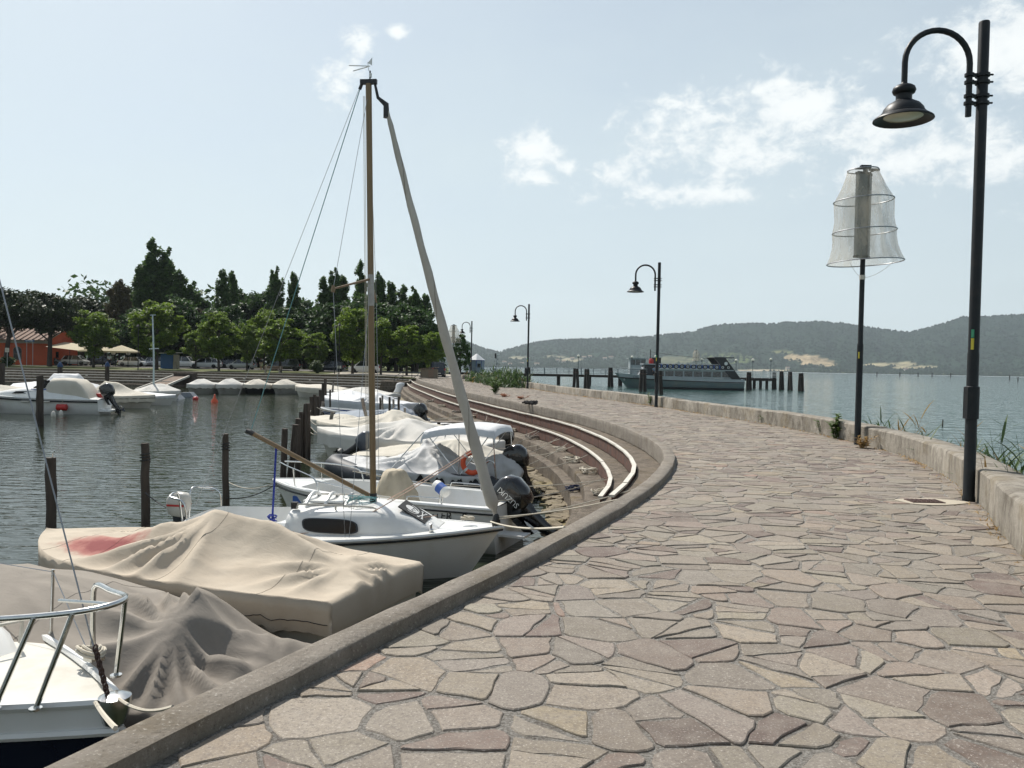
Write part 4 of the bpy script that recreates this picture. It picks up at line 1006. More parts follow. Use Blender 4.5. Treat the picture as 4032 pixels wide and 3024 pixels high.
mb = MB(); mb.tube([(L / 2 - .55 + .1 * math.cos(i * .7), .02 + .05 * math.sin(i * .9), hu.fb + .06 + .003 * i) for i in range(22)], .012, 5).build('rope_coil', M_rope, r)
# stern: pushpit and small outboard
MB().tube(cr([(-L / 2 + .35, -.55, hu.fs), (-L / 2 + .3, -.56, hu.fs + .42), (-L / 2 + .04, -.5, hu.fs + .5), (-L / 2, -.2, hu.fs + .5), (-L / 2 + .02, -.1, hu.fs + .05)], .06), .016, 8).tube(cr([(-L / 2 + .35, .55, hu.fs), (-L / 2 + .3, .56, hu.fs + .42), (-L / 2 + .04, .5, hu.fs + .5), (-L / 2, .2, hu.fs + .5), (-L / 2 + .02, .1, hu.fs + .05)], .06), .016, 8).build('pushpit', M_steel, r, smooth=True)
M_greymotor = pm('grey_white_cowling', (.50, .48, .43), (.38, .36, .33), rough=.4)
ob = outboard(r, (-L / 2 - .02, .12, hu.fs + .06), math.pi, .1, .62, M_greymotor, legmat=M_rubgrey)
MB().box((-L / 2 - .16, .12, hu.fs + .27), (.30, .235, .03)).build('red_stripe', M_red, ob)

# ------------------------------------------------------------------ B4: open motorboat with big black outboard
st, bw = Vector((.02, 14.3, 0)), Vector((-4.75, 16.05, 0))
r, L = boat_root('motorboat', 'open white motorboat with beige-covered console and big black outboard', st, bw)
hu = Hull(L, 1.95, .82, .88, .25, .5, 2.2, .90, .7, .84); hu.build(r, M_white)
def openfn(p, k, t_):
    if .03 < k < .80 and abs(t_) < .86: return Vector((p.x, p.y * 1.0, p.z - (.48 if abs(t_) < .8 else 0.)))
    return p
deck(r, hu, M_white, fn=openfn, n=50, crown=.03); hu.strake(r, M_black, .016, -.10); hu.strake(r, M_white, .03, -.01, 'gunwale')
M_aqua = pm('grey_white_liner', (.62, .66, .66), (.5, .53, .53), rough=.5)
MB().box((-.2, 0, .26), (3.0, 1.35, .03)).build('cockpit_sole', M_aqua, r)
def draped(root, c, h, r0, r1, mat, seed, name='console_cover', n=36, sq=(1, 1)):
    rr = random.Random(seed); rows = []; o_ = rr.uniform(0, 9)
    for z, f_ in ((0, 1.), (.06, 1.0), (.18, .97), (.3, .92), (.42, .85), (.55, .75), (.65, .64), (.75, .52), (.82, .43), (.88, .36), (.95, .26), (1., .10)):
        row = []
        for j in range(n):
            a = 6.28318 * j / n; q = lerp(r0, r1, 1 - f_) * 1.0 if False else r1 + (r0 - r1) * (f_ - .1) / .9
            q *= 1 + (.13 * math.sin(5 * a + o_) + .10 * (.5 - abs(math.sin(4.5 * a + o_ * 2 + z)))) * (.4 + f_) + .16 * fbm(math.cos(a) * 3 + o_, math.sin(a) * 3, z * 5)
            row.append(Vector((c[0] + q * sq[0] * math.cos(a), c[1] + q * sq[1] * math.sin(a), c[2] + h * z + .03 * fbm(a * 2, z * 4, o_))))
        rows.append(row)
    mb = MB(); mb.grid(rows, wrap=True); mb.add(rows[-1], [tuple(range(n))])
    return mb.build(name, mat, root, smooth='all')
W4i = (Matrix.Translation(r.location) @ Matrix.Rotation(r.rotation_euler.z, 4, 'Z')).inverted()
cp = W4i @ py(1552, 1975, 15.0); draped(r, (cp.x, cp.y, .30), .95, .46, .16, C_dirty, 3)
fp = W4i @ py(1738, 1925, 14.7); fl = MB().lathe([(.03, -.19), (.085, -.17), (.10, -.14), (.10, .14), (.085, .17), (.03, .19)], fp + Vector((0, 0, .0)), n=16, m=Matrix.Rotation(1.1, 3, 'Y') @ Matrix.Rotation(.3, 3, 'X')).build('fender', M_white, r, smooth=50)
MB().lathe([(.103, -.07), (.103, .07)], fp, n=16, m=Matrix.Rotation(1.1, 3, 'Y') @ Matrix.Rotation(.3, 3, 'X')).build('blue_band', M_bluep, fl, smooth=50)
MB().tube([fp + Vector((.02, 0, -.1)), fp + Vector((.06, .02, -.55))], .014, 6).tube([fp + Vector((-.06, .05, -.05)), fp + Vector((-.02, .08, -.55))], .012, 6).build('fender_post', M_steel, fl)
MB().box((fp.x + .02, fp.y, .45), (.42, .30, .30)).build('seat_box', M_bluep, r); MB().box((fp.x + .02, fp.y, .62), (.46, .34, .05)).build('seat_cushion', M_aqua, r)
MB().box((1.55, .45, .62), (.3, .2, .12)).build('bow_cushion', M_bluep, r)
for sg in (-1, 1):
    MB().tube(cr([(.95, sg * .80, hu.gz(.7) - .02), (1.05, sg * .79, hu.gz(.7) + .22), (1.4, sg * .66, hu.gz(.8) + .30), (1.9, sg * .40, hu.gz(.9) + .34), (2.35, sg * .08, hu.gz(1) + .36)], .08), .013, 6).tube([(1.75, sg * .48, hu.gz(.87) + .33), (1.72, sg * .46, hu.gz(.86))], .012, 6).tube([(-.6, sg * .85, hu.gz(.4) + .02), (1.05, sg * .79, hu.gz(.7) + .2)], .012, 6).build('bow_rail', M_steel, r, smooth=True)
    MB().tube(cr([(-1.6, sg * .90, hu.gz(.2)), (-1.58, sg * .90, hu.gz(.2) + .1), (-1.3, sg * .92, hu.gz(.2) + .11), (-.95, sg * .93, hu.gz(.25) + .1), (-.92, sg * .93, hu.gz(.25))], .06), .012, 6).build('grab_rail', M_steel, r, smooth=True)
for wd_, dx_ in (('mo', .42), ('KiTER', 0.), ('S', -.48)):
    t_ = text(wd_, .20, M_label, 'lettering', r, .001)
    t_.matrix_local = Matrix.Translation((-1.55 + dx_, hu.half(.17) * .985, hu.gz(.2) * .77)) @ Matrix.Rotation(math.pi, 4, 'Z') @ Matrix.Rotation(R(80), 4, 'X')
outboard(r, (-L / 2 - .12, .0, hu.fs - .36), math.pi, .90, 1.12, M_blackgloss, 'SUZUKI', side=-1)
MB().box((-L / 2 - .22, .42, .32), (.5, .35, .04)).build('swim_step', M_white, r)
# ------------------------------------------------------------------ B5: inflatable under a tarp, with bimini
st, bw = Vector((.15, 19.7, 0)), Vector((-4.75, 20.9, 0))
r, L = boat_root('inflatable_boat', 'dark grey inflatable boat under a tented grey-white tarp with white bimini', st, bw)
path = [(-L / 2, -.78, .36), (-L / 4, -.80, .36), (L / 5, -.78, .40), (L / 3, -.55, .48), (L / 2 - .25, -.2, .58), (L / 2 - .2, 0, .6), (L / 2 - .25, .2, .58), (L / 3, .55, .48), (L / 5, .78, .40), (-L / 4, .80, .36), (-L / 2, .78, .36)]
pts = cr(path, .15); n = len(pts)
MB().tube(pts, [.26 * min(1, .35 + .22 * min(i, n - 1 - i)) for i in range(n)], 14).build('tube', M_rubgrey, r, smooth=50)
hu0 = Hull(L * .94, 1.5, .34, .42, .3, .5, 2., .9, .6); hu0.build(r, M_navy)
for y in (-.8, .8):
    MB().tube([(-L / 2 + .35, y * 1.33, .36), (L / 6, y * 1.33, .38)], .03, 6).build('rubbing_strake', M_black, r)
    MB().lathe([(.262, -.07), (.262, .07)], (-L / 2 + .5, y * .98, .36), n=16, m=Matrix.Rotation(1.57, 3, 'Y')).build('grey_band', M_greyspar, r, smooth=50)
hu = Hull(L * .95, 2.15, .58, .72, .2, .5, 2.2, .88, .4)
o, rows = cover(r, hu, C_tarp, [(.10, .03), (.25, .12), (.42, .66), (.47, .70), (.56, .22), (.72, .10), (.88, .13), (1, .03)], [(.45, .25, .26, 1.3), (.9, 0, .05, .5)], .14, 1.05, .075, 31, hem=.14, k0=.10, name='tarp', out=.07, ns=110, nt=54)
xs, zs = -1.1, 1.70
rows = []
for i in range(13):
    x = -2.15 + 1.75 * i / 12; z = zs + .10 * math.sin(math.pi * i / 12) - .10 * (i / 12)
    rows.append([Vector((x, -.92, z - .17)), Vector((x, -.90, z - .02))] + [Vector((x, y, z + .06 * (1 - (y / .9) ** 2) + .015 * fbm(x * 4, y * 4))) for y in [-.8 + .2 * j for j in range(9)]] + [Vector((x, .90, z - .02)), Vector((x, .92, z - .17))])
rows.insert(0, [p + Vector((-.06, 0, -.16)) for p in rows[0]]); rows.append([p + Vector((.06, 0, -.16)) for p in rows[-1]])
bim = MB().grid(rows).build('bimini', C_white3, r, smooth='all')
for y in (-.88, .88):
    mb = MB()
    for a, b in (((-2.1, zs - .05), (-1.3, .55)), ((-.45, zs - .1), (-1.3, .6)), ((-1.3, zs), (-1.3, .6)), ((-.4, zs - .1), (.55, .55)), ((-2.15, zs - .15), (-2.25, .35))): mb.tube([(a[0], y, a[1]), (b[0], y * .95, b[1])], .013, 6)
    mb.build('bimini_frame', M_steel, bim, smooth=True)
lb = MB().tube([(0, 0, 0)] * 0 + [(-1.75 + .0, -.98 + .02, .98)] * 0 + [(-1.68 + .22 * math.cos(a), .99 + .04 * math.cos(a), .93 + .24 * math.sin(a)) for a in [6.283 * i / 28 for i in range(28)]], .062, 10, closed=True).build('lifebuoy', M_orange, r, smooth=True)
for a in (.8, 2.35, 3.95, 5.5): MB().tube([(-1.68 + .22 * math.cos(q), .99 + .04 * math.cos(q), .93 + .24 * math.sin(q)) for q in (a - .13, a, a + .13)], .066, 10).build('white_band', M_white, lb, smooth=True)
ob = outboard(r, (-L / 2 + .1, 0, .58), math.pi, .45, 1.0, M_blackgloss)
draped(r, (-L / 2 + .35, 0, .50), .55, .55, .16, C_tarp, 6, 'motor_cover')
MB().tube(cr([(-2.0, .80, .6), (-1.98, .8, .92), (-2.15, .8, .95), (-2.2, .8, .6)], .08), .02, 8).build('stern_rail', M_steel, r, smooth=True)

# ------------------------------------------------------------------ the other covered boats of the near row
def covered(label, st, bw, B, fs, fb, ridge, peaks, cmat, hmat, skirt=.3, q=1.1, seed=1, fold=.04, out=.03, motor=None, name='covered_boat', strake=None, hkw={}, grp='boats moored in the harbour', **kw):
    r, L = boat_root(name, label, st, bw, grp)
    hu = Hull(L, B, fs, fb, .28, .5, 2.3, .85, .6, .80, **hkw); hu.build(r, hmat)
    if cmat: cover(r, hu, cmat, ridge, peaks, skirt, q, fold, seed, out=out, **kw)
    if strake: hu.strake(r, strake, .025, -.16)
    if motor: outboard(r, (-L / 2 - .02, 0, fs + .02), math.pi, *motor)
    return r, hu
covered('ivory covered boat with a dark grey outboard raised at its left end', (-4.35, 23.4, 0), (.1, 22.6, 0), 1.9, .62, .72, [(0, .05), (.3, .30), (.62, .44), (.75, .28), (1, .03)], [(.62, 0, .14, 1.5)], C_white2, M_offwhite, .3, 1.0, 41, motor=(1.0, .85, M_greycowl, 'YAMAHA', None, M_black))
covered('large boat under a white canvas tent, bow pointing to the mooring posts', (-.55, 24.6, 0), (-6.45, 26.6, 0), 2.35, .85, 1.06, [(0, .02), (.2, .14), (.44, .60), (.47, .60), (.60, .32), (.8, .08), (1, .02)], [(.46, .1, .26, 1.9)], C_white, M_offwhite, .50, 1.0, 42)
covered('boat under an ivory canvas tent just behind the large white one', (-1.0, 28.4, 0), (-7.35, 30.2, 0), 2.3, .85, 1.02, [(0, .05), (.3, .16), (.50, .64), (.53, .64), (.64, .30), (.8, .12), (1, .02)], [(.52, .1, .22, 1.7)], C_white2, M_offwhite, .48, 1.0, 43)
covered('low flat boat under a bright white cover behind the bimini', (-1.2, 32.6, 0), (-5.2, 33.8, 0), 1.8, .62, .72, [(0, .10), (.5, .22), (1, .05)], [(.4, 0, .04, .8)], C_white3, M_white, .25, 1.1, 44)
covered('white covered boat with a small peaked tent beside the bimini', (-.35, 27.1, 0), (-3.6, 27.9, 0), 1.6, .55, .66, [(0, .06), (.25, .45), (.4, .2), (1, .05)], [(.25, 0, .06, .8)], C_white, M_white, .25, 1.1, 45, motor=(.2, .9, M_blackgloss, None))
covered('boat under a striped-looking blue-grey tent cover with a black outboard', (-4.2, 36.6, 0), (-8.5, 38.6, 0), 2.0, .70, .78, [(0, .12), (.21, .62), (.235, .62), (.36, .30), (.7, .25), (1, .03)], [(.22, 0, .25, 1.5)], C_blueg, M_white, .3, 1.0, 46, motor=(.6, 1.0, M_blackgloss, None))
covered('low ivory covered boat in front of the blue-grey tented boat', (-6.2, 35.5, 0), (-9.4, 36.7, 0), 1.7, .60, .70, [(0, .04), (.4, .3), (1, .03)], [(.4, 0, .06, .9)], C_white2, M_white, .2, 1.0, 47)
r_, h_ = covered('open navy blue boat with white gunwale among the mooring posts', (-5.9, 41.2, 0), (-10.2, 42.9, 0), 1.8, .62, .80, [], [], None, M_blue); h_.strake(r_, M_white, .05, .0, 'gunwale'); deck(r_, h_, M_white, dz=-.18, n=14)
covered('large covered boat with a white tented top and grey flank, middle of the row', (-6.2, 47.8, 0), (-12.1, 50.8, 0), 2.4, .85, 1.08, [(0, .05), (.2, .15), (.33, .58), (.355, .58), (.5, .16), (.72, .25), (1, .02)], [(.34, 0, .25, 1.8)], C_white3, M_offwhite, .6, 1.0, 48)
r_, h_ = covered('small blue and white boat pointing at the steps', (-9.4, 54.2, 0), (-5.9, 51.2, 0), 1.6, .55, .72, [], [], None, M_blue); h_.strake(r_, M_white, .06, .0, 'gunwale'); deck(r_, h_, M_white, dz=-.05, n=14)
covered('white covered boat with twin low peaks near the far end of the row', (-8.8, 58.6, 0), (-14.2, 60.8, 0), 2.1, .70, .84, [(0, .05), (.2, .35), (.35, .15), (.6, .42), (1, .03)], [(.2, 0, .08, 1.0), (.6, 0, .08, 1.1)], C_white3, M_white, .35, 1.0, 49)
covered('white covered boat farthest along the near row, low peak in its middle', (-9.4, 64.0, 0), (-15.4, 66.5, 0), 2.2, .75, .9, [(0, .1), (.45, .5), (.75, .15), (1, .05)], [(.45, 0, .08, 1.2)], C_white, M_white, .4, 1.0, 50)
covered('beige covered boat at the end of the post row, bow to the left', (-14.6, 71.2, 0), (-20.0, 73.8, 0), 2.2, .85, 1.0, [(0, .1), (.4, .35), (1, .12)], [(.5, 0, .03, 1.2)], C_white2, M_offwhite, .45, .8, 51)
c = pz(1562, 1552, -.9); rt = thing('covered_outboard', 'outboard motor wrapped in white cloth standing up near the far steps', 'outboard', (c.x, c.y, ZW))
MB().box((0, 0, .45), (.5, .5, .95)).build('transom_box', M_offwhite, rt)
rows = [[Vector((.28 * sx_ * math.cos(a) + .35 * z, .22 * sx_ * math.sin(a), .75 + z * .95)) for a in [6.283 * i / 14 for i in range(14)]] for z, sx_ in ((0, .9), (.2, 1.1), (.5, 1.), (.8, 1.25), (.95, 1.1), (1.0, .5))]
mb = MB(); mb.grid(rows, wrap=True); mb.add(rows[-1], [tuple(range(14))]); mb.build('wrapped_motor', C_white3, rt, smooth='all')
# row of small covered boats under the far quay
M_greyhull = pm('grey_shaded_hull', (.34, .33, .30), (.25, .24, .22), rough=.5, dirt=(.15, .13, .1), dscale=2, damt=.5)  # base colour darkened to carry the grey shade on these hulls, dirt on top
G2 = 'small covered boats under the far quay'
for u, lb, cm, hm, dr, pk in ((766, 'covered boat nearest the gangway, white cover with dipped front edge', C_white, M_greyhull, .4, .55), (878, 'second covered boat from the gangway, tall white cover with wavy front', C_white, M_greyhull, .35, .62), (985, 'third covered boat from the gangway, white cover over a black hull', C_white2, M_black, .2, .60), (1098, 'fourth covered boat from the gangway, cream cover peaked in the middle', C_white2, M_greyhull, .3, .60)):
    p = pz(u, 1550, ZW); bwp = Vector((p.x - .3, p.y - 1.2, 0)); stp = Vector((p.x + 1.7, p.y + 3.2, 0))
    covered(lb, stp, bwp, 2.3, .80, .90, [(0, .1), (.3, .2), (.55, pk), (.72, pk * .9), (.9, .12), (1, .05)], [(.6, 0, .03, .8)], cm, hm, .34, .75, 60 + u, grp=G2, hem=.06)
# ------------------------------------------------------------------ left group
def atx(u, v, Y): return py(u, v, Y)
covered('covered boat with white tent ridge and bow pointing right, beside the cabin cruiser', (-27.9, 53.4, 0), (-23.2, 52.0, 0), 2.1, .72, .86, [(0, .25), (.18, .95), (.30, .85), (.7, .25), (1, .03)], [(.2, 0, .28, 2.0)], C_white2, M_offwhite, .42, 1.0, 71, strake=M_black)
covered('long covered boat with ivory sloping cover at the left picture edge', (-35.5, 49.6, 0), (-28.6, 51.0, 0), 2.3, .80, .95, [(0, .5), (.25, .75), (.5, .55), (1, .05)], [(.3, 0, .06, 1.5)], C_white2, M_white, .3, 1.0, 72)
covered('low white covered boat behind the cabin cruiser at left', (-33.0, 47.9, 0), (-28.2, 48.3, 0), 2.0, .6, .8, [(0, .3), (.5, .45), (1, .05)], [(.5, 0, .08, 1.2)], C_white3, M_white, .3, 1.0, 73)
covered('boat with a boxy grey-white cabin cover far left near the quay', (-36.5, 58.5, 0), (-30.0, 59.5, 0), 2.2, .8, .95, [(0, .4), (.35, .65), (.42, 1.15), (.68, 1.15), (.78, .5), (1, .1)], [(.5, 0, .05, 1.5)], C_white3, M_white, .3, .7, 74)
r_, h_ = covered('small sailboat with bare grey mast under a white cover, left', (-29.5, 63.2, 0), (-25.5, 61.6, 0), 1.9, .65, .8, [(0, .2), (.4, .6), (.6, .55), (1, .05)], [(.4, 0, .08, 1.2)], C_white, M_white, .3, .9, 75, name='sailboat')
MB().tube([(-.6, 0, .8), (-.62, .0, 3.6), (-.78, 0, 6.65)], [.07, .065, .05], 8).tube([(-.6 - .5, 0, 4.0), (-.6 + .5, 0, 4.05)], .03, 5).bar((-1.0, 0, 6.66), (-.5, 0, 6.66), .08, .06).build('mast', pm('grey_blue_mast', (.42, .5, .5), (.36, .43, .43), rough=.4), r_)
covered('little white boat bow peeping out right of the white-tented boat', (-26.6, 56.6, 0), (-23.6, 56.2, 0), 1.6, .55, .72, [(0, .3), (.3, .3), (1, .03)], [], C_white3, M_white, .2, 1.0, 76)
# cabin cruiser with canopy and red fenders
r, L = boat_root('cabin_cruiser', 'white cabin cruiser with cream canopy, black outboard and red fenders', (-23.5, 46.2, 0), (-30.6, 45.4, 0))
hu = Hull(L, 2.4, .85, 1.1, .3, .5, 2.2, .9, .9, .82); hu.build(r, M_white); hu.strake(r, M_black, .05, -.12); hu.strake(r, M_white, .03, -.0, 'toe_rail')
deck(r, hu, M_white, crown=.06)
rows = []
for x, h, wd in ((2.6, .02, .35), (1.6, .30, .7), (.6, .48, .85), (-.5, .60, .92), (-1.6, .45, .95), (-2.6, .25, .97), (-3.2, .03, 1.0)):
    z0 = hu.gz((x + L / 2) / L); rows.append([Vector((x, -wd, z0)), Vector((x, -wd * .95, z0 + h * .6)), Vector((x, -wd * .75, z0 + h)), Vector((x, 0, z0 + h + .05)), Vector((x, wd * .75, z0 + h)), Vector((x, wd * .95, z0 + h * .6)), Vector((x, wd, z0))])
cab = MB().grid(rows).build('cabin', M_white, r, smooth=60)
for sg in (-1, 1):
    MB().prism([(-.75, -.06), (.55, -.06), (.35, .07), (-.55, .09)], -.02, .02, Matrix((Vector((1, 0, 0)), Vector((0, -sg * .25, 1)).normalized(), Vector((0, sg, .25)).normalized())).transposed(), (.55, sg * .80, hu.gz(.6) + .26)).build('window', M_win, cab)
    MB().prism([(-.5, -.02), (.5, -.02), (.5, .02), (-.5, .02)], -.02, .02, Matrix((Vector((1, 0, 0)), Vector((0, -sg * .25, 1)).normalized(), Vector((0, sg, .25)).normalized())).transposed(), (-.4, sg * .80, hu.gz(.45) + .50)).build('blue_stripe', M_bluep, cab)
    MB().prism([(-.75, 0), (.35, 0), (-.25, .45), (-.55, .47)], -.012, .012, Matrix((Vector((1, 0, 0)), Vector((0, 0, 1)), Vector((0, sg, 0)))).transposed(), (-.3, sg * .72, hu.gz(.45) + .55)).build('windscreen', M_win, cab)
cn = []
for x, h, wd in ((-.55, .62, .72), (-.75, .95, .85), (-.95, 1.15, .88), (-1.6, 1.18, .9), (-2.3, 1.12, .9), (-2.62, .85, .93), (-2.95, .35, .96), (-3.1, .05, .98)):
    z0 = hu.gz(.2); row = []
    for j in range(17):
        a = math.pi * j / 16; cs, sn = math.cos(a), math.sin(a)
        row.append(Vector((x + .03 * fbm(x * 3, j * .5), -wd * math.copysign(abs(cs) ** .35, cs), z0 + (h) * abs(sn) ** .35 + .03 * fbm(x * 3, j * .7, 4))))
    cn.append(row)
MB().grid(cn).build('canopy', C_white2, r, smooth=60)
outboard(r, (-L / 2 - .02, -.0, hu.fs), math.pi, .5, 1.25, M_blackgloss)
MB().tube([(-L / 2 - .25, .7, hu.fs * .35), (-L / 2 + .1, .7, hu.fs * .35)], .05, 6).box((-L / 2 - .3, 0, .22), (.6, 2.0, .07)).build('swim_platform', M_white, r)
for x, y_ in ((-1.75, 1.27), (2.2, 1.0)):
    f_ = MB().tube([(x - .28, y_, .42), (x - .24, y_, .42), (x + .24, y_, .42), (x + .28, y_, .42)], [.12, .19, .19, .12], 10).build('red_fender', M_red, r, smooth=50)
    MB().tube([(x, y_, .6), (x, y_ - .1, .9)], .012, 5).build('fender_rope', M_rope, f_)
for x in (-.9, .2): MB().tube([(x - .2, 1.24, .72), (x + .2, 1.24, .72)], .05, 8).build('fender', M_plank, r, smooth=True)
MB().box((-L / 2 + .4, -.5, hu.fs + .15), (.4, .5, .3)).build('fuel_tank', M_red, r)
for u, v in ((210, 1640), (240, 1636)):
    p = pz(u, v, ZW); o = MB().lathe([(.0001, -.1), (.1, -.05), (.12, .05), (.10, .2), (.03, .3), (.0001, .31)], n=12).build('mooring_float', M_plank, None, smooth=True); o.location = p
    tag(o, 'pale float bobbing beside the cabin cruiser, %s of two' % ('left' if u == 210 else 'right'), 'float', 'pale floats by the cabin cruiser')
for u, v, m_, lb, cone in ((770, 1574, M_red, 'round red mooring buoy near the gangway', 0), (845, 1584, M_orange, 'orange cone buoy in front of the second covered boat', 1)):
    p = pz(u, v, ZW); o = MB().lathe([(.0001, -.1), (.25, -.05), (.3, .1), (.22, .26), (.08, .32), (.0001, .33)] if not cone else [(.0001, -.1), (.32, -.05), (.32, .12), (.12, .4), (.06, .75), (.0001, .78)], n=14).build('buoy', m_, None, smooth=50); o.location = p; o.scale = (.8,) * 3; tag(o, lb, 'buoy')
# two grey upturned pontoon floats by the gangway
for u, v, sc, lb in ((678, 1570, 1., 'larger grey wedge-shaped pontoon float below the gangway'), (742, 1562, .8, 'smaller grey wedge-shaped pontoon float beside the larger one')):
    p = pz(u, v, ZW); o = MB().add([(-1.1, -.7, -.2), (1.0, -.7, -.2), (1.0, .7, -.2), (-1.1, .7, -.2), (-.7, -.5, .45), (.35, -.5, .5), (.35, .5, .5), (-.7, .5, .45)], [(3, 2, 1, 0), (4, 5, 6, 7), (0, 1, 5, 4), (1, 2, 6, 5), (2, 3, 7, 6), (3, 0, 4, 7)]).build('pontoon_float', pm('grey_float', (.16, .18, .20), (.12, .13, .15), rough=.6), None); o.location = p; o.scale = (sc,) * 3; tag(o, lb, 'float')

# ------------------------------------------------------------------ mooring posts
GP = 'wooden mooring posts in the harbour'
M_kbl = pm('dull_blue_cap', (.02, .05, .12), (.015, .04, .10), rough=.7)
def post(label, u, vt, vb, rad, lean=(0, 0), mat=None, name='mooring_post', cap=None, D=None, seed=0):
    b = pz(u, vb, ZW); Y = D or b.y
    tp = py(u + lean[0], vt, Y + lean[1]); b = py(u, vb, Y); b.z = ZW; h = tp.z - ZW; rr = random.Random(int(u * 7 + vt)); r = thing(name, label, 'post', (b.x, b.y, ZW), 0, GP)
    dx, dy = tp.x - b.x, tp.y - b.y; pts = [(dx * z / h + rr.uniform(-.012, .012), dy * z / h + rr.uniform(-.012, .012), z) for z in [-.7 + (h + .7) * i / 8 for i in range(9)]]
    MB().tube(pts, [rad * rr.uniform(.93, 1.07) * (1.04 - .1 * i / 8) for i in range(9)], 11).build('shaft', mat or M_timber, r, smooth=55)
    if cap == 'blue': MB().lathe([(rad * 1.1, h - .1), (rad * 1.12, h + .02), (rad * .6, h + .22), (.0001, h + .35)], n=12).build('blue_cap', M_kbl, r)
    if cap == 'rope':
        MB().tube([(dx * .8 + (rad + .01) * math.cos(i * .7), dy * .8 + (rad + .01) * math.sin(i * .7), h * .80 + .006 * i) for i in range(28)], .012, 5).build('rope_turns', M_ropedark, r)
    return Vector((tp.x, tp.y, tp.z))
post('dark mooring post standing alone at far left of the foreground', 202, 1802, 2168, .085)
b_ = pz(202, 2168, ZW)
gp = py(207, 1792, b_.y); o = MB().tube([(0, 0, -.05), (0, 0, .03), (.03, 0, .075)], .012, 6).box((.0, 0, .05), (.05, .03, .03)).build('post_hook', M_steel, None); o.location = gp; tag(o, 'small pale metal hook on top of the lone left post', 'hook')
post('tall mooring post in the middle of the foreground water, rope round it', 572, 1745, 2118, .075, cap='rope')
post('mooring post right of the middle one, above the sailboat stern', 888, 1708, 2040, .07, cap='rope')
post('first post of the dense row, nearest the boats', 1112, 1688, 1905, .085, (12, 0))
post('second post of the dense row, slightly leaning', 1140, 1672, 1902, .085, (25, 0), M_timber)
post('third post of the dense row', 1172, 1648, 1878, .08)
post('fourth post of the dense row, tallest dark one', 1195, 1590, 1800, .09, (10, 0)); post('fifth post of the dense row, thin, behind the tallest', 1213, 1588, 1805, .08)
post('sixth post of the row, short dark one at the water side', 1184, 1622, 1800, .07, D=27.)
for i, (u, vt, vb, rd) in enumerate([(1227, 1562, 1690, .10), (1240, 1553, 1690, .09), (1250, 1560, 1672, .09), (1262, 1535, 1655, .10), (1272, 1508, 1640, .10), (1281, 1492, 1625, .10), (1266, 1548, 1640, .08), (1300, 1535, 1640, .06)]):
    post('mooring post number %s along the far part of the dense row' % ('seven', 'eight', 'nine', 'ten', 'eleven', 'twelve', 'thirteen', 'fourteen')[i], u, vt, vb, rd)
for i, (u, vt, vb, ln, m_) in enumerate([(1290, 1622, 1725, (20, 0), M_timber_grey), (1262, 1582, 1660, (10, 0), M_timber_grey), (1305, 1505, 1590, (8, 0), M_timber_grey)]):
    post(('leaning grey post in front of the ivory tented boat', 'leaning grey post beside the dense row', 'thin leaning post before the farthest white boats')[i], u, vt, vb, .085, ln, m_, 'leaning_post')
post('grey plank-like pole leaning left behind the mast', 1468, 1568, 1690, .07, (-42, 0), M_timber_grey, 'leaning_pole', D=31)
for i, (u, vt, Y) in enumerate([(1497, 1565, 40), (1506, 1557, 41), (1534, 1563, 35.5), (1549, 1572, 37), (1570, 1561, 34.6), (1594, 1606, 33.8), (1578, 1640, 31)]):
    post('thin dark pole rising between the covered boats, %s from the left' % ('first', 'second', 'third', 'fourth', 'fifth', 'sixth', 'seventh, very short')[i], u, vt, 1690, .055, D=Y, mat=M_timber_grey if i % 2 else M_timber, name='mooring_pole')
post('dark post in front of the cabin cruiser', 157, 1480, 1672, .16, (1, 0)); post('blue-capped post left of the gangway', 236, 1440, 1520, .19, D=66, cap='blue'); post('blue-capped post beside the gangway foot', 422, 1438, 1515, .18, D=68, cap='blue')
post('broad stump of a post at the left picture edge', 2, 1430, 1500, .35, D=70)

# ------------------------------------------------------------------ mooring ropes
GR = 'mooring ropes'
def rope(label, a, b, drop=.1, r=.010, mat=None):
    a, b = Vector(a), Vector(b); o = MB().tube([p - a for p in sag(a, b, drop)], r, 5).build('mooring_rope', mat or M_rope, None, smooth=True); o.location = a; tag(o, label, 'rope', GR)
def kp(y, d=0., z=0.): 
    p = min(range(len(KO)), key=lambda i: abs(KO[i].y - y)); q = offs(KO, d)[p]; return Vector((q.x, q.y, z))
bow3 = Vector((-.28, 12.15, -.78)); bow0 = pz(420, 2745, -.62)
rope('white rope from sailboat bow to the nearest part of the kerb', bow3, kp(7.4, -.02, .10), .05, .014)
rope('rope from the sailboat bow to the kerb below the benches', bow3 + Vector((.05, 0, .03)), kp(11.6, .1, -.1), .06)
rope('second rope from the sailboat bow to the kerb below the benches', bow3 + Vector((.05, .05, .06)), kp(10.8, .1, -.1), .05)
rope('rope from the yacht bow over the kerb, left corner', pz(375, 2765, -.6), pz(455, 2868, .06), .01, .012)
rope('slack rope between yacht bow and kerb below the taupe cover', pz(455, 2740, -.6), pz(680, 2783, -.1), .05, .010)
rope('long rope from motorboat stern to the lower bench', (-.4, 13.6, -.72), kp(16.0, 1.0, -.6), .10)
rope('greenish line from the motorboat to the bench post', (-3.2, 16.2, -.6), kp(15.4, 1.0, -.55), .22, .009)
rope('rope running along behind the motorboat bow to the dense posts', (-4.75, 16.05, -.85), pz(885, 1890, -1.0), .15)
rope('dark line from middle post to the sailboat stern', py(572, 1940, 14.2), (-5.3, 12.9, -.9), .05, .010, M_ropedark)
rope('dark line from right middle post to the motorboat bow', py(888, 1960, 16.), (-4.75, 16.05, -.9), .1, .010, M_ropedark)
rr = random.Random(77)
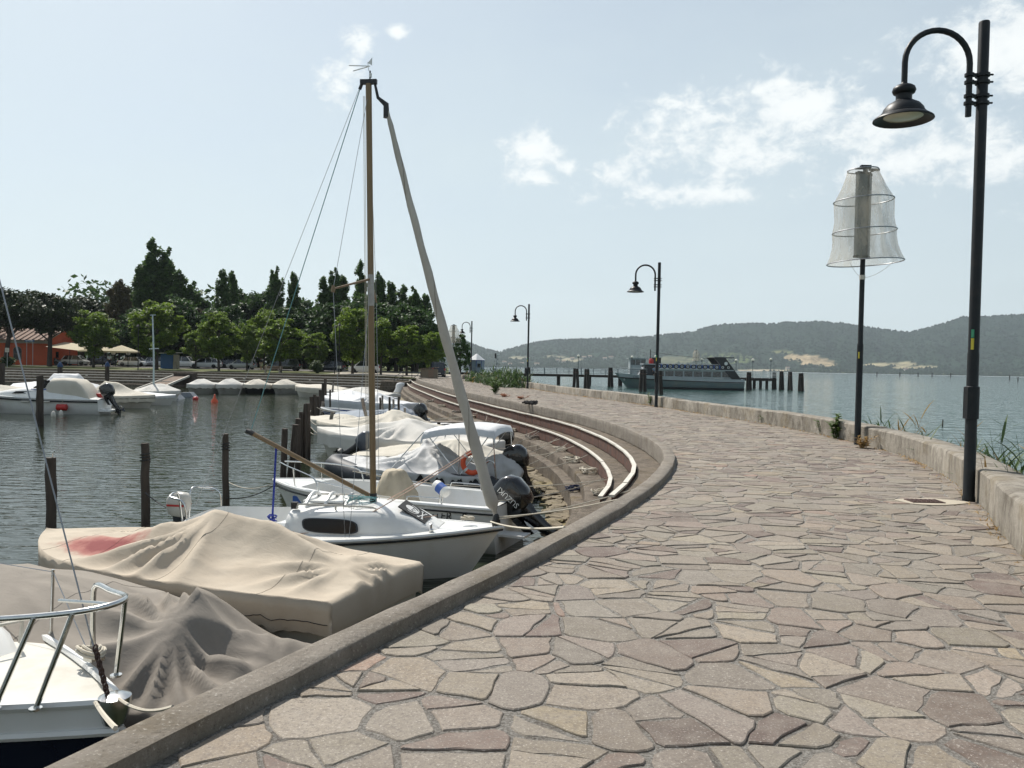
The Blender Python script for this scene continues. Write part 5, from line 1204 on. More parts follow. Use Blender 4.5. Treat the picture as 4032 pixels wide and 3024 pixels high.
nm = ('first', 'second', 'third', 'fourth', 'fifth', 'sixth', 'seventh', 'eighth', 'ninth', 'tenth', 'eleventh', 'twelfth', 'thirteenth', 'fourteenth')
ends = [(.1, 19.7), (.1, 20.0), (.05, 22.6), (.05, 22.6), (-.5, 24.7), (-.5, 25.4), (-.95, 28.4), (-1.2, 32.6), (-1.2, 33.), (-4.2, 36.6), (-4.2, 37.2), (-6.2, 47.8), (-6.0, 51.), (-8.8, 58.6)]
for i, (x, y) in enumerate(ends): rope('%s rope, counted from the camera, running from the covered boats up to the lower bench' % nm[i], (x, y, ZW + .7), kp(y + rr.uniform(-1.5, 4), 1.0, -.55), rr.uniform(.05, .15), .009)
ends2 = [(-6.4, 26.6, 1195, 1640), (-6.45, 26.6, 1213, 1690), (-7.3, 30.2, 1213, 1640), (-8.5, 38.6, 1240, 1600), (-12.1, 50.8, 1262, 1575), (-9.4, 36.7, 1227, 1610)]
for i, (x, y, u, v) in enumerate(ends2): rope('%s thin rope, counted from the camera, from boat bows to the dense posts' % nm[i], (x, y, ZW + .85), py(u, v, y + 2), .08, .009)
M_ropenavy = pm('navy_rope', (.012, .018, .05), (.02, .028, .07), scale=60, rough=.95)
# heaps of rope on the steps and kerb
def heap(label, c, rad, mat, seed, r=.012, n=46):
    rr = random.Random(seed); pts = []
    for i in range(n):
        a = i * .8 + rr.uniform(-.2, .2); q = rad * rr.uniform(.4, 1); pts.append((q * math.cos(a), q * math.sin(a), .015 + rr.random() * rad * .45))
    o = MB().tube(cr(pts, .05), r, 5).build('rope_heap', mat, None, smooth=True); o.location = c; tag(o, label, 'rope', 'heaps of rope on steps and kerb')
heap('black rope heap lying on the kerb edge halfway along the steps', kp(31.2, .0, .10), .32, M_ropedark, 1, .022)
heap('pale rope heap on the lower bench beside the rusty panel', kp(18.6, 1.1, -.84), .26, M_rope, 2); heap('white rope bundle on the third step past the pale heap', kp(20.8, 1.25, -.84), .25, M_rope, 3, .014)
heap('pale rope heap on the bench end nearest the camera', kp(15.2, 1.1, -.84), .2, M_rope, 4); heap('dark blue rope heap on the fourth step', kp(17.6, 1.55, -1.11), .2, M_ropenavy, 5); heap('rope heap on the steps beside the bimini', kp(23.4, 1.1, -.84), .24, M_rope, 6)
for i, y in enumerate((27, 30, 33.5, 37, 41, 46, 52)): heap('%s of the small rope heaps strewn along the far steps' % nm[i], kp(y, 1.15, -.84), .28, M_rope if i % 2 else M_timber_grey, 10 + i, .016, 34)
# black tyre-like rubber heap by the ledge, plank table on the steps
c = kp(22.3, 2.6, -1.50); o = MB().tube([(.26 * math.cos(a), .3 * math.sin(a), .12 + .16 * math.cos(a)) for a in [6.283 * i / 22 for i in range(22)]], .085, 9, closed=True).build('old_tyre', M_black, None, smooth=True); o.location = c; tag(o, 'old black tyre lying half in the water below the steps', 'tyre')
c = kp(33.5, 2.3, -1.7); r = thing('plank_jetty', 'short grey plank jetty on two posts beside the steps', 'jetty', c)
MB().box((-.3, 0, .95), (2.9, .35, .05), rz=.3).build('plank', M_timber_grey, r); MB().tube([(-.9, -.15, -.5), (-.9, -.15, .92)], .07, 8).build('leg', M_timber, r); MB().tube([(.1, .05, -.5), (.1, .05, .92)], .07, 8).build('leg', M_timber, r)
# ================================================================== FAR BANK
M_grass = concrete_mat('lawn', (.085, .105, .028), (.16, .125, .05), pebble=.1, streak=.5, moss=(.05, .075, .02), mossamt=.6, light=(.17, .15, .065))
M_road = pm('asphalt', (.075, .07, .066), (.055, .052, .05), scale=1.2, rough=.9, dirt=(.12, .105, .085), dscale=.6, damt=.6)
M_path = pm('pale_path', (.33, .29, .24), (.26, .23, .19), scale=.8, rough=.9, dirt=(.2, .17, .13), dscale=.5, damt=.5)
FQ = [Vector((p[0], p[1], 0)) for p in cr([(-10.2, 85.0), (-10.9, 88.5), (-13.2, 92.3), (-18.5, 95.2), (-34, 97), (-60, 98), (-130, 101)], .8)]
GZ = .03
def ground_z(x, y): return GZ + max(0, min(1, (y - 100) / 22)) * .33
rows = []
for x in np.linspace(-130, -6.2, 60).tolist():
    y0 = 84.0
    for a, b in zip(FQ[:-1], FQ[1:]):
        if (a.x - x) * (b.x - x) <= 0: y0 = lerp(a.y, b.y, (a.x - x) / (b.x - a.x) if b.x != a.x else 0) + .02
    if x > -10.2: y0 = 95.5
    if x > -6.0: y0 = 99.5 + (x + 6) * 4
    rows.append([Vector((x, y, ground_z(x, y) if y < 240 else .36)) for y in [y0 + (min(330, max(y0 + 3, -x / .0795)) - y0) * (j / 26) ** 1.7 for j in range(27)]])
struct(MB().grid(rows).build('lawn', M_grass, smooth='all'))
rows = [[Vector((x, y, ground_z(x, y) + .02)) for y in (114.5, 118, 122, 127, 131)] for x in np.linspace(-130, -12, 40).tolist()]
struct(MB().grid(rows).build('parking_road', M_road))
rows = [[Vector((lerp(-10.15, -17, q), lerp(88.0, 104, q) if False else y, .035 + GZ * .2)) for q in (0,)] for y in (0,)]
pp = [(-10.1, 86), (-6.4, 95.9), (-5.5, 112), (-24, 112), (-24, 104), (-15.5, 95.2), (-12.6, 92.4), (-10.7, 89)]
bm = bmesh.new(); f = bm.faces.new([bm.verts.new((x, y, ground_z(x, y) + .022)) for x, y in pp]); bmesh.ops.triangulate(bm, faces=[f]); me = bpy.data.meshes.new('plaza_path'); bm.to_mesh(me); bm.free(); me.materials.append(M_path); o = bpy.data.objects.new('plaza_path', me); COL.objects.link(o); struct(o)
fprof = [(-.9, GZ + .02), (-.3, GZ + .07), (0, GZ + .07), (.02, -.22), (.65, -.23), (.67, -.5), (1.3, -.51), (1.32, -.80), (1.95, -.81), (1.97, -1.1), (2.6, -1.11), (2.62, -1.42), (3.3, -1.45), (3.4, -2.6)]
struct(MB().grid(sweep(FQ, fprof, .012, 77)).build('far_quay_steps', M_step, smooth=40))
fb_ = thing('far_bench', 'rows of pale planks edging the steps of the far quay', 'bench', (0, 0, 0))
for d0, d1, z in ((-.22, .04, GZ + .11), (.48, .68, -.14), (1.14, 1.34, -.43), (1.78, 1.98, -.74), (2.42, 2.63, -1.05)):
    A, B = offs(FQ, d0), offs(FQ, d1); i = 0
    while i + 8 < len(FQ):
        seg = range(i, i + 9); mb = MB(); rws = [[Vector((A[k].x, A[k].y, z - .05)), Vector((A[k].x, A[k].y, z)), Vector((B[k].x, B[k].y, z)), Vector((B[k].x, B[k].y, z - .07))] for k in seg]
        mb.grid(rws).build('plank', M_plank if z < 0 else M_path, fb_); i += 8
for i in range(6, 100, 9):
    if i < len(FQ):
        p = offs(FQ, 1.36)[i]; MB().box((p.x, p.y, -.52), (.26, .03, .2)).build('number_plate', M_plank, fb_)

# ------------------------------------------------------------------ trees
M_bark = pm('bark', (.055, .042, .034), (.03, .024, .02), scale=8, rough=.95, stretch=(1, 1, .3))
LV_lime = leaf_mat('lime_leaves', (.042, .084, .012), (.18, .26, .038), .50)
LV_dark = leaf_mat('dark_leaves', (.018, .042, .013), (.06, .11, .030), .35)
LV_pop = leaf_mat('poplar_leaves', (.026, .060, .018), (.12, .195, .055), .42)
LV_pine = leaf_mat('pine_needles', (.014, .026, .010), (.040, .058, .018), .15)
LV_brown = leaf_mat('brownish_leaves', (.040, .035, .018), (.085, .075, .03), .25)
def leaves_mesh(name, cen, size, mat, rng, flat=.5):
    n = len(cen); nrm = rng.normal(size=(n, 3)); nrm[:, 2] = np.abs(nrm[:, 2]) + flat; nrm /= np.linalg.norm(nrm, axis=1)[:, None]
    a = rng.normal(size=(n, 3)); a -= nrm * np.sum(a * nrm, 1)[:, None]; a /= np.linalg.norm(a, axis=1)[:, None]; b = np.cross(nrm, a)
    s_ = size * rng.uniform(.6, 1.3, n)[:, None]
    V = np.stack([cen - a * s_, cen - b * s_ * .55, cen + a * s_, cen + b * s_ * .55], 1).reshape(-1, 3)
    me = bpy.data.meshes.new(name); me.vertices.add(4 * n); me.vertices.foreach_set('co', V.astype(np.float32).ravel())
    me.loops.add(4 * n); me.loops.foreach_set('vertex_index', np.arange(4 * n, dtype=np.int32)); me.polygons.add(n)
    me.polygons.foreach_set('loop_start', np.arange(0, 4 * n, 4, dtype=np.int32)); me.polygons.foreach_set('loop_total', np.full(n, 4, dtype=np.int32))
    me.update(calc_edges=True); me.validate(); me.materials.append(mat); return me
def trunk_mesh(h, r, limbs, rr, lean=(0, 0)):
    mb = MB(); top = Vector((lean[0], lean[1], h)); mb.tube([Vector((0, 0, -.2)), top * .3 + Vector((rr.uniform(-.1, .1), 0, 0)), top * .65 + Vector((rr.uniform(-.15, .15), 0, 0)), top], [r * 1.25, r, r * .8, r * .3], 9)
    for k in range(limbs[0]):
        x = rr.uniform(limbs[1], .95); p = top * x; a = rr.uniform(0, 6.28); L = limbs[2] * rr.uniform(.6, 1); q = p + Vector((math.cos(a) * L, math.sin(a) * L, L * limbs[3] * rr.uniform(.6, 1.2)))
        mb.tube([p, p.lerp(q, .5) + Vector((0, 0, L * .06)), q], [r * .42, r * .28, r * .1], 6)
    return mb
def clump_cloud(rng, centers, rads, per, sq=.65):
    out = []
    for c, r_ in zip(centers, rads):
        d = rng.normal(size=(per, 3)); d /= np.linalg.norm(d, axis=1)[:, None]; d *= (rng.random(per) ** .45)[:, None] * r_; d[:, 2] *= sq; out.append(np.array(c) + d)
    return np.concatenate(out)
def crown_round(seed, h0, h1, w, ncl, per, layered=.55):
    rng = np.random.default_rng(seed); C, Rr = [], []; cz, hz = (h0 + h1) / 2, (h1 - h0) / 2
    for i in range(ncl):
        d = rng.normal(size=3); d /= np.linalg.norm(d); q = rng.uniform(.35, 1) ** .6
        z = d[2] * q; prof = 1.0 - .25 * max(0, z) - .12 * max(0, -z)
        C.append((d[0] * q * w * prof, d[1] * q * w * prof, cz + z * hz)); Rr.append(rng.uniform(.16, .30) * w)
    return clump_cloud(rng, C, Rr, per, layered), rng
def crown_poplar(seed, h0, h1, w, ncl, per, stems=3):
    rng = np.random.default_rng(seed); C, Rr = [], []
    st = [(rng.uniform(-.35, .35) * w, rng.uniform(-.35, .35) * w, rng.uniform(.78, 1.0)) for _ in range(stems)]; st[0] = (0, 0, 1)
    for i in range(ncl):
        sx, sy, sh = st[i % stems]; z = rng.random(); prof = (math.sin(min(1, z * 2.6 + .22) * 1.57)) * (1 - max(0, z - .45) / .55) ** .45 + .08
        a = rng.uniform(0, 6.28); q = rng.random() ** .5 * w * .62 * prof
        C.append((sx * (1 - .3 * z) + q * math.cos(a), sy * (1 - .3 * z) + q * math.sin(a), h0 + (h1 - h0) * sh * z)); Rr.append(w * rng.uniform(.12, .25) * (.55 + .45 * prof))
    return clump_cloud(rng, C, Rr, per, 2.0), rng
kinds = {}
def kind(name, crown_me, trunk_mb, cat='tree'):
    r = thing(name, 'tree', cat); COL.objects.unlink(r)
    c = bpy.data.objects.new('crown', crown_me); c.parent = r
    tm = trunk_mb.build('trunk', M_bark, None, smooth=60); COL.objects.unlink(tm); tm.parent = r
    return r
def spawn(k, label, loc, rz=0., sc=(1, 1, 1), group=None):
    r = k.copy(); COL.objects.link(r); r.location = loc; r.rotation_euler = (0, 0, rz); r.scale = sc; r['label'] = label
    if group: r['group'] = group
    for ch in k.children:
        c = ch.copy(); COL.objects.link(c); c.parent = r
    return r
rr = random.Random(5)
K_round, K_pop, K_pine, K_dark = [], [], [], []
for s_ in range(3):
    c, rng = crown_round(100 + s_, 2.0, 10., 4.0, 95, 105, .5); K_round.append(kind('lime_tree', leaves_mesh('crown', c, .24, LV_lime, rng, .9), trunk_mesh(7, .22, (9, .3, 2.6, .8), rr)))
    c, rng = crown_poplar(200 + s_, 1.5, 20., 2.6, 260, 62, 4); K_pop.append(kind('poplar_tree', leaves_mesh('crown', c, .25, LV_pop, rng, .2), trunk_mesh(14, .3, (6, .2, 1.5, 2.5), rr)))
    c, rng = crown_round(300 + s_, 5.2, 11., 5.6, 110, 90, .55); K_pine.append(kind('pine_tree', leaves_mesh('crown', c, .27, LV_pine, rng, .6), trunk_mesh(8.5, .38, (8, .45, 3.6, .8), rr, (1.3 - 1.2 * s_, 0))))
    c, rng = crown_round(400 + s_, 1.5, 12., 4.6, 110, 95, .8); K_dark.append(kind('leafy_tree', leaves_mesh('crown', c, .30, LV_dark, rng, .4), trunk_mesh(8, .3, (7, .3, 2.5, .9), rr)))
c, rng = crown_round(500, 1.8, 15., 3.6, 110, 80, .9); K_brown = kind('leafy_tree', leaves_mesh('crown', c, .28, LV_brown, rng, .4), trunk_mesh(11, .25, (8, .25, 2., 1.2), rr))
def place(K, label, u, vtop, Y, wpx, h0, w0, rz, group, zg=None):
    x = py(u, 1440, Y).x; z0 = ground_z(x, Y); top = py(u, vtop, Y).z; s_ = (top - z0) / h0; w_ = wpx / 3150 * Y / (2 * w0)
    return spawn(K, label, (x, Y, z0 - .05), rz, (w_, w_, s_), group)
GT = 'leafy lime trees on the lawn behind the far quay'
for i, (u, vt, Y, wp, lb) in enumerate([(368, 1210, 112, 195, 'bright green lime tree left of the gangway, beside the orange house'), (617, 1172, 108, 235, 'largest lime tree, next to the blue kiosk'), (862, 1213, 108, 175, 'lime tree above the white estate car'),
        (972, 1262, 112, 120, 'small lime tree above the silver hatchback'), (1040, 1205, 120, 150, 'lime tree set back between the silver and the black car'), (1105, 1240, 106, 205, 'lime tree with drooping bright branch above the black people carrier'),
        (1388, 1195, 106, 190, 'tall lime tree just left of the sailboat mast'), (1500, 1240, 104, 150, 'lime tree directly behind the sailboat mast'), (1602, 1268, 103, 175, 'lime tree right of the mast, before the last poplars'), (1702, 1296, 104, 110, 'rightmost lime tree of the row, next to the furled jib'),
        (770, 1290, 118, 110, 'small lime tree behind the blue kiosk'), (1240, 1300, 114, 130, 'lime tree over the round bush')]):
    place(K_round[i % 3], lb, u, vt, Y, wp, 10.3, 4.4, i * 1.9, GT)
GPp = 'dark poplars behind the lawn'
for i, (u, vt, Y, wp, lb) in enumerate([(600, 935, 140, 120, 'tallest poplar, left part of the big group'), (655, 965, 141, 105, 'tall poplar right of the tallest one'), (560, 1030, 138, 100, 'shorter poplar left of the tallest one'), (705, 1060, 138, 110, 'poplar at the right flank of the big group'), (752, 1100, 139, 90, 'lowest poplar at the right end of the big group'),
        (875, 1052, 138, 78, 'poplar left one of the pair above the white estate car'), (912, 1062, 140, 72, 'poplar right one of the pair above the white estate car'), (1080, 1040, 142, 78, 'slim poplar standing alone in the gap'), (1150, 1062, 142, 72, 'slim poplar right beside the lone one'),
        (1270, 1085, 136, 85, 'poplar at the left of the spreader group'), (1312, 1045, 136, 90, 'poplar behind the spreader tip'), (1345, 1075, 137, 70, 'poplar between spreader and mast'), (1412, 1020, 135, 75, 'tall poplar just left of the mast top part of the trees'), (1485, 1060, 134, 85, 'poplar just right of the mast'), (1530, 1100, 134, 80, 'poplar second right of the mast'), (1580, 1118, 132, 85, 'poplar third right of the mast'), (1625, 1120, 132, 80, 'poplar fourth right of the mast'), (1668, 1150, 131, 75, 'last poplar at the right end, beside the jib')]):
    place(K_pop[i % 3], lb, u, vt, Y, wp * 1.3, 20.6, 2.5, i * 2.3, GPp)
GN = 'dark umbrella pines by the orange house'
for i, (u, vt, Y, wp, lb) in enumerate([(20, 1128, 112, 270, 'dark pine over the parked cars at the left picture edge'), (195, 1150, 113, 260, 'dark pine with forked trunk in front of the orange house'), (120, 1140, 135, 300, 'broad pine crown behind the orange house'), (330, 1160, 138, 260, 'pine crown behind the first lime tree'), (-120, 1130, 118, 300, 'pine just beyond the left picture edge'), (420, 1190, 145, 200, 'far pine between orange house and poplars')]):
    place(K_pine[i % 3], lb, u, vt, Y, wp, 11.4, 6.0, i * 1.3, GN)
place(K_brown, 'thin brownish tree left of the tallest poplars', 470, 1060, 132, 120, 15.5, 4.0, .5, None); place(K_brown, 'brownish tree right of the tallest poplars', 800, 1190, 134, 110, 15.5, 4.0, 2.5, None)
GD = 'dark trees filling the grove'
for i, (u, vt, Y, wp) in enumerate([(500, 1150, 140, 150), (735, 1150, 144, 140), (960, 1150, 150, 160), (1020, 1160, 148, 130), (1200, 1200, 146, 150), (690, 1180, 132, 170), (1330, 1200, 128, 180), (1450, 1180, 126, 170), (1560, 1210, 124, 170), (1640, 1230, 122, 150), (1130, 1230, 132, 160), (880, 1220, 130, 170), (560, 1230, 128, 150)]):
    place(K_dark[i % 3], '%s dark leafy tree from the left in the grove behind the lime trees' % ('first', 'fourth', 'sixth', 'seventh', 'ninth', 'third', 'tenth', 'eleventh', 'twelfth', 'thirteenth', 'eighth', 'fifth', 'second')[i], u, vt - 25, Y, wp * 1.5, 12.3, 4.8, i * 1.7, GD)
# distant wood closing the view under the crowns
rng = np.random.default_rng(9); n = 26000; X = rng.uniform(-150, -14, n); Yv = rng.uniform(150, 172, n); H = 8.5 + 2.6 * np.sin(X * .21) + 1.7 * np.sin(X * .53 + 1) + np.where(X < -55, 4.0, 0); Z = rng.random(n) ** .8 * H + .3
me = leaves_mesh('distant_wood', np.stack([X, Yv, Z], 1), .62, LV_dark, rng, .5); o = bpy.data.objects.new('distant_wood', me); COL.objects.link(o); struct(o, 'stuff')
def bush(label, u, v, Y, wm, hm, mat, seed, name='bush'):
    p = py(u, v, Y); rng = np.random.default_rng(seed); C = []; Rr = []
    for i in range(30):
        d = rng.normal(size=3); d /= np.linalg.norm(d); C.append((d[0] * wm * .32, d[1] * wm * .32, hm * .5 + d[2] * hm * .36)); Rr.append(wm * .2)
    r = thing(name, label, 'bush', (p.x, p.y, ground_z(p.x, p.y))); c = bpy.data.objects.new('foliage', leaves_mesh('foliage', clump_cloud(rng, C, Rr, 60, .8), .12, mat, rng, .6)); COL.objects.link(c); c.parent = r
    MB().tube([(0, 0, -.1), (0, 0, hm * .5)], .05, 6).build('stem', M_bark, r)
LV_ole = leaf_mat('oleander_leaves', (.035, .06, .025), (.12, .16, .07), .3)
bush('round oleander bush on the lawn beside the grey car', 1245, 1460, 106, 1.9, 1.75, LV_ole, 1); bush('small bush under the pines near the white sign', 30, 1440, 112, 2.2, 1.2, LV_dark, 2)
# small leafy tree by the far net lamp
p = py(1812, 1480, 92); c, rng = crown_round(600, .6, 5.2, 1.35, 60, 70, 1.0); k_ = kind('small_tree', leaves_mesh('crown', c, .13, leaf_mat('young_leaves', (.025, .06, .015), (.07, .135, .03), .35), rng, .5), trunk_mesh(3.5, .09, (6, .2, .8, 1.2), rr)); spawn(k_, 'small leafy tree at the promenade end, beside the far net lamp', (p.x, p.y, 0.0))

# ------------------------------------------------------------------ orange house, awnings, kiosk, hut
M_orangew = pm('orange_render', (.50, .095, .035), (.40, .075, .03), scale=1.2, rough=.9, dirt=(.3, .07, .035), dscale=.8, damt=.4)
M_tile = pm('roof_tiles', (.30, .20, .15), (.18, .12, .09), scale=3, amt=.9, rough=.9, stretch=(4, .6, 1), dirt=(.12, .09, .07), dscale=1.5, damt=.6)
r = thing('orange_house', 'long orange house with tiled roof behind the pines at left', 'house', (-68.4, 118, .3))
Lh, Dh, ev, rg = 34., 8., 3.7, 5.3
MB().add([(0, 0, 0), (-Lh, 0, 0), (-Lh, Dh, 0), (0, Dh, 0), (0, 0, ev), (-Lh, 0, ev), (-Lh, Dh, ev), (0, Dh, ev), (0, Dh / 2, rg), (-Lh, Dh / 2, rg)], [(0, 1, 5, 4), (2, 3, 7, 6), (0, 4, 8, 7, 3), (1, 2, 6, 9, 5)]).build('wall', M_orangew, r)
rf = MB().add([(.35, -.5, ev - .12), (-Lh, -.5, ev - .12), (-Lh, Dh / 2, rg + .12), (.35, Dh / 2, rg + .12), (.35, -.5, ev - .0), (-Lh, -.5, ev), (-Lh, Dh / 2, rg + .24), (.35, Dh / 2, rg + .24)], [(3, 2, 1, 0), (4, 5, 6, 7), (0, 1, 5, 4), (1, 2, 6, 5), (2, 3, 7, 6), (3, 0, 4, 7)]).build('roof', M_tile, r)
MB().add([(.35, Dh + .5, ev - .12), (-Lh, Dh + .5, ev - .12), (-Lh, Dh / 2, rg + .12), (.35, Dh / 2, rg + .12), (.35, Dh + .5, ev), (-Lh, Dh + .5, ev), (-Lh, Dh / 2, rg + .24), (.35, Dh / 2, rg + .24)], [(0, 1, 2, 3), (7, 6, 5, 4), (4, 5, 1, 0), (5, 6, 2, 1), (6, 7, 3, 2), (7, 4, 0, 3)]).build('roof', M_tile, r)
mb = MB()
for k in range(38):
    x = -Lh + .4 + k * .9; mb.tube([(x, -.52, ev + .03), (x, Dh / 2, rg + .27)], .11, 6)
mb.build('tile_rolls', M_tile, rf); MB().box((-Lh / 2, -.06, ev - .3), (Lh, .1, .42)).build('pale_frieze', M_path, r); MB().bar((.36, -.5, ev + .1), (.36, Dh / 2, rg + .34), .12, .12).bar((.36, Dh / 2, rg + .34), (.36, Dh + .5, ev + .1), .12, .12).build('gable_coping', M_plank, r)
for i, x in enumerate((-4.6, -8.8, -13., -17.)):
    poly = [(-.55, 0), (.55, 0), (.55, 1.5), (.4, 1.78), (.15, 1.9), (-.15, 1.9), (-.4, 1.78), (-.55, 1.5)]
    w_ = MB().prism([(a * 1.15, b * 1.04 - .04) for a, b in poly], -.03, .02, Matrix((Vector((1, 0, 0)), Vector((0, 0, 1)), Vector((0, -1, 0)))).transposed(), (x, 0, .75)).build('window', M_tile, r)
    MB().prism(poly, 0, .04, Matrix((Vector((1, 0, 0)), Vector((0, 0, 1)), Vector((0, -1, 0)))).transposed(), (x, 0, .75)).build('pane', M_win, w_)
    MB().box((x, -.055, 1.65), (.05, .03, 1.75)).box((x, -.055, 1.6), (1.05, .03, .05)).build('glazing_bar', M_teak, w_)
MB().box((.02, 2.2, 1.6), (.06, .7, .9)).build('window', M_win, r)
C_awn = cloth('cream_awning', (.72, .64, .46), (.60, .52, .36), .3, trans=.35)
r = thing('awning', 'cream cafe awning sloping from the orange house', 'awning', (-66.5, 117.5, .3))
rows = [[Vector((x, y, 3.1 - .28 * (y) / -4 * -1 - .10 * x / 6 * 1.0 - .05 * math.sin(x * 2))) for y in (4, 2, 0, -1)] for x in np.linspace(-1.5, 5.2, 14).tolist()]; rows = [[Vector((p.x, p.y, 2.75 + .16 * p.y - .10 * p.x)) for p in rw] for rw in rows]
MB().grid(rows).build('canvas', C_awn, r, smooth='all')
for x in (-1.2, 2, 5): MB().tube([(x, -.9, 0), (x, -.9, 2.6 - .1 * x)], .04, 6).build('post', M_dark_metal, r)
for x0, lb in ((-61.5, 'cream cafe pavilion left of the white saloon car'), (-57.9, 'smaller cream cafe pavilion next to the first one')):
    r = thing('pavilion', lb, 'pavilion', (x0, 118.5, .3)); MB().add([(-1.9, -1.9, 2.3), (1.9, -1.9, 2.3), (1.9, 1.9, 2.3), (-1.9, 1.9, 2.3), (0, 0, 3.2), (-1.9, -1.9, 2.1), (1.9, -1.9, 2.1), (1.9, 1.9, 2.1), (-1.9, 1.9, 2.1)], [(0, 1, 4), (1, 2, 4), (2, 3, 4), (3, 0, 4), (0, 5, 6, 1), (1, 6, 7, 2), (2, 7, 8, 3), (3, 8, 5, 0)]).build('canvas', C_awn, r)
    for a in (-1.85, 1.85):
        for b in (-1.85, 1.85): MB().tube([(a, b, 0), (a, b, 2.2)], .04, 6).build('post', M_dark_metal, r)
M_kblue = pm('blue_kiosk_paint', (.015, .075, .20), (.012, .06, .16), scale=2, rough=.6)
p = py(670, 1445, 113); r = thing('blue_kiosk', 'blue kiosk box with a pale tilted roof among the parked cars', 'kiosk', (p.x, p.y, .25)); MB().box((-.15, 0, 1.05), (1.75, 1.6, 2.1)).build('wall', M_kblue, r); MB().box((.05, 0, 2.2), (2.5, 2.0, .10), m=Matrix.Rotation(-.05, 3, 'Y')).build('roof', M_plank, r)
MB().box((.88, 0, 1.0), (.25, 1.5, 2.0)).build('side_panel', M_path, r); MB().box((1.0, -.75, .45), (.45, .3, 1.0)).build('bin', M_path, r)
M_oldwood = pm('grey_brown_boards', (.19, .155, .115), (.11, .09, .07), scale=4, rough=.9, stretch=(3, 3, .5))
p = py(1690, 1486, 90); r = thing('wooden_hut', 'low weathered wooden hut at the promenade end', 'hut', (p.x, p.y, .02))
for i in range(9): MB().box((-.85 + i * .212, -.45, .5 + .0), (.2, .03, 1.0 + .02 * i)).build('board', M_oldwood, r)
MB().box((0, .05, .5), (1.88, .94, 1.0)).build('body', M_oldwood, r); MB().box((0, 0, 1.14), (2.05, 1.3, .06), m=Matrix.Rotation(-.09, 3, 'Y')).build('roof', M_teak, r); MB().box((.25, -.475, .5), (.6, .02, .85)).build('door', M_teak, r)
# bench on the lawn
p = py(1073, 1465, 101); r = thing('park_bench', 'wooden park bench on the lawn before the black people carrier', 'bench', (p.x, p.y, .06))
for i in range(3): MB().box((0, -.2 + .16 * i, .45), (2.4, .13, .04)).build('seat_slat', M_teak, r)
for i in range(2): MB().box((0, .32, .62 + .2 * i), (2.4, .04, .15)).build('back_slat', M_teak, r)
for x in (-.9, .9): MB().box((x, 0, .21), (.12, .5, .42)).box((x, .28, .6), (.1, .06, .55)).build('leg', M_path, r)

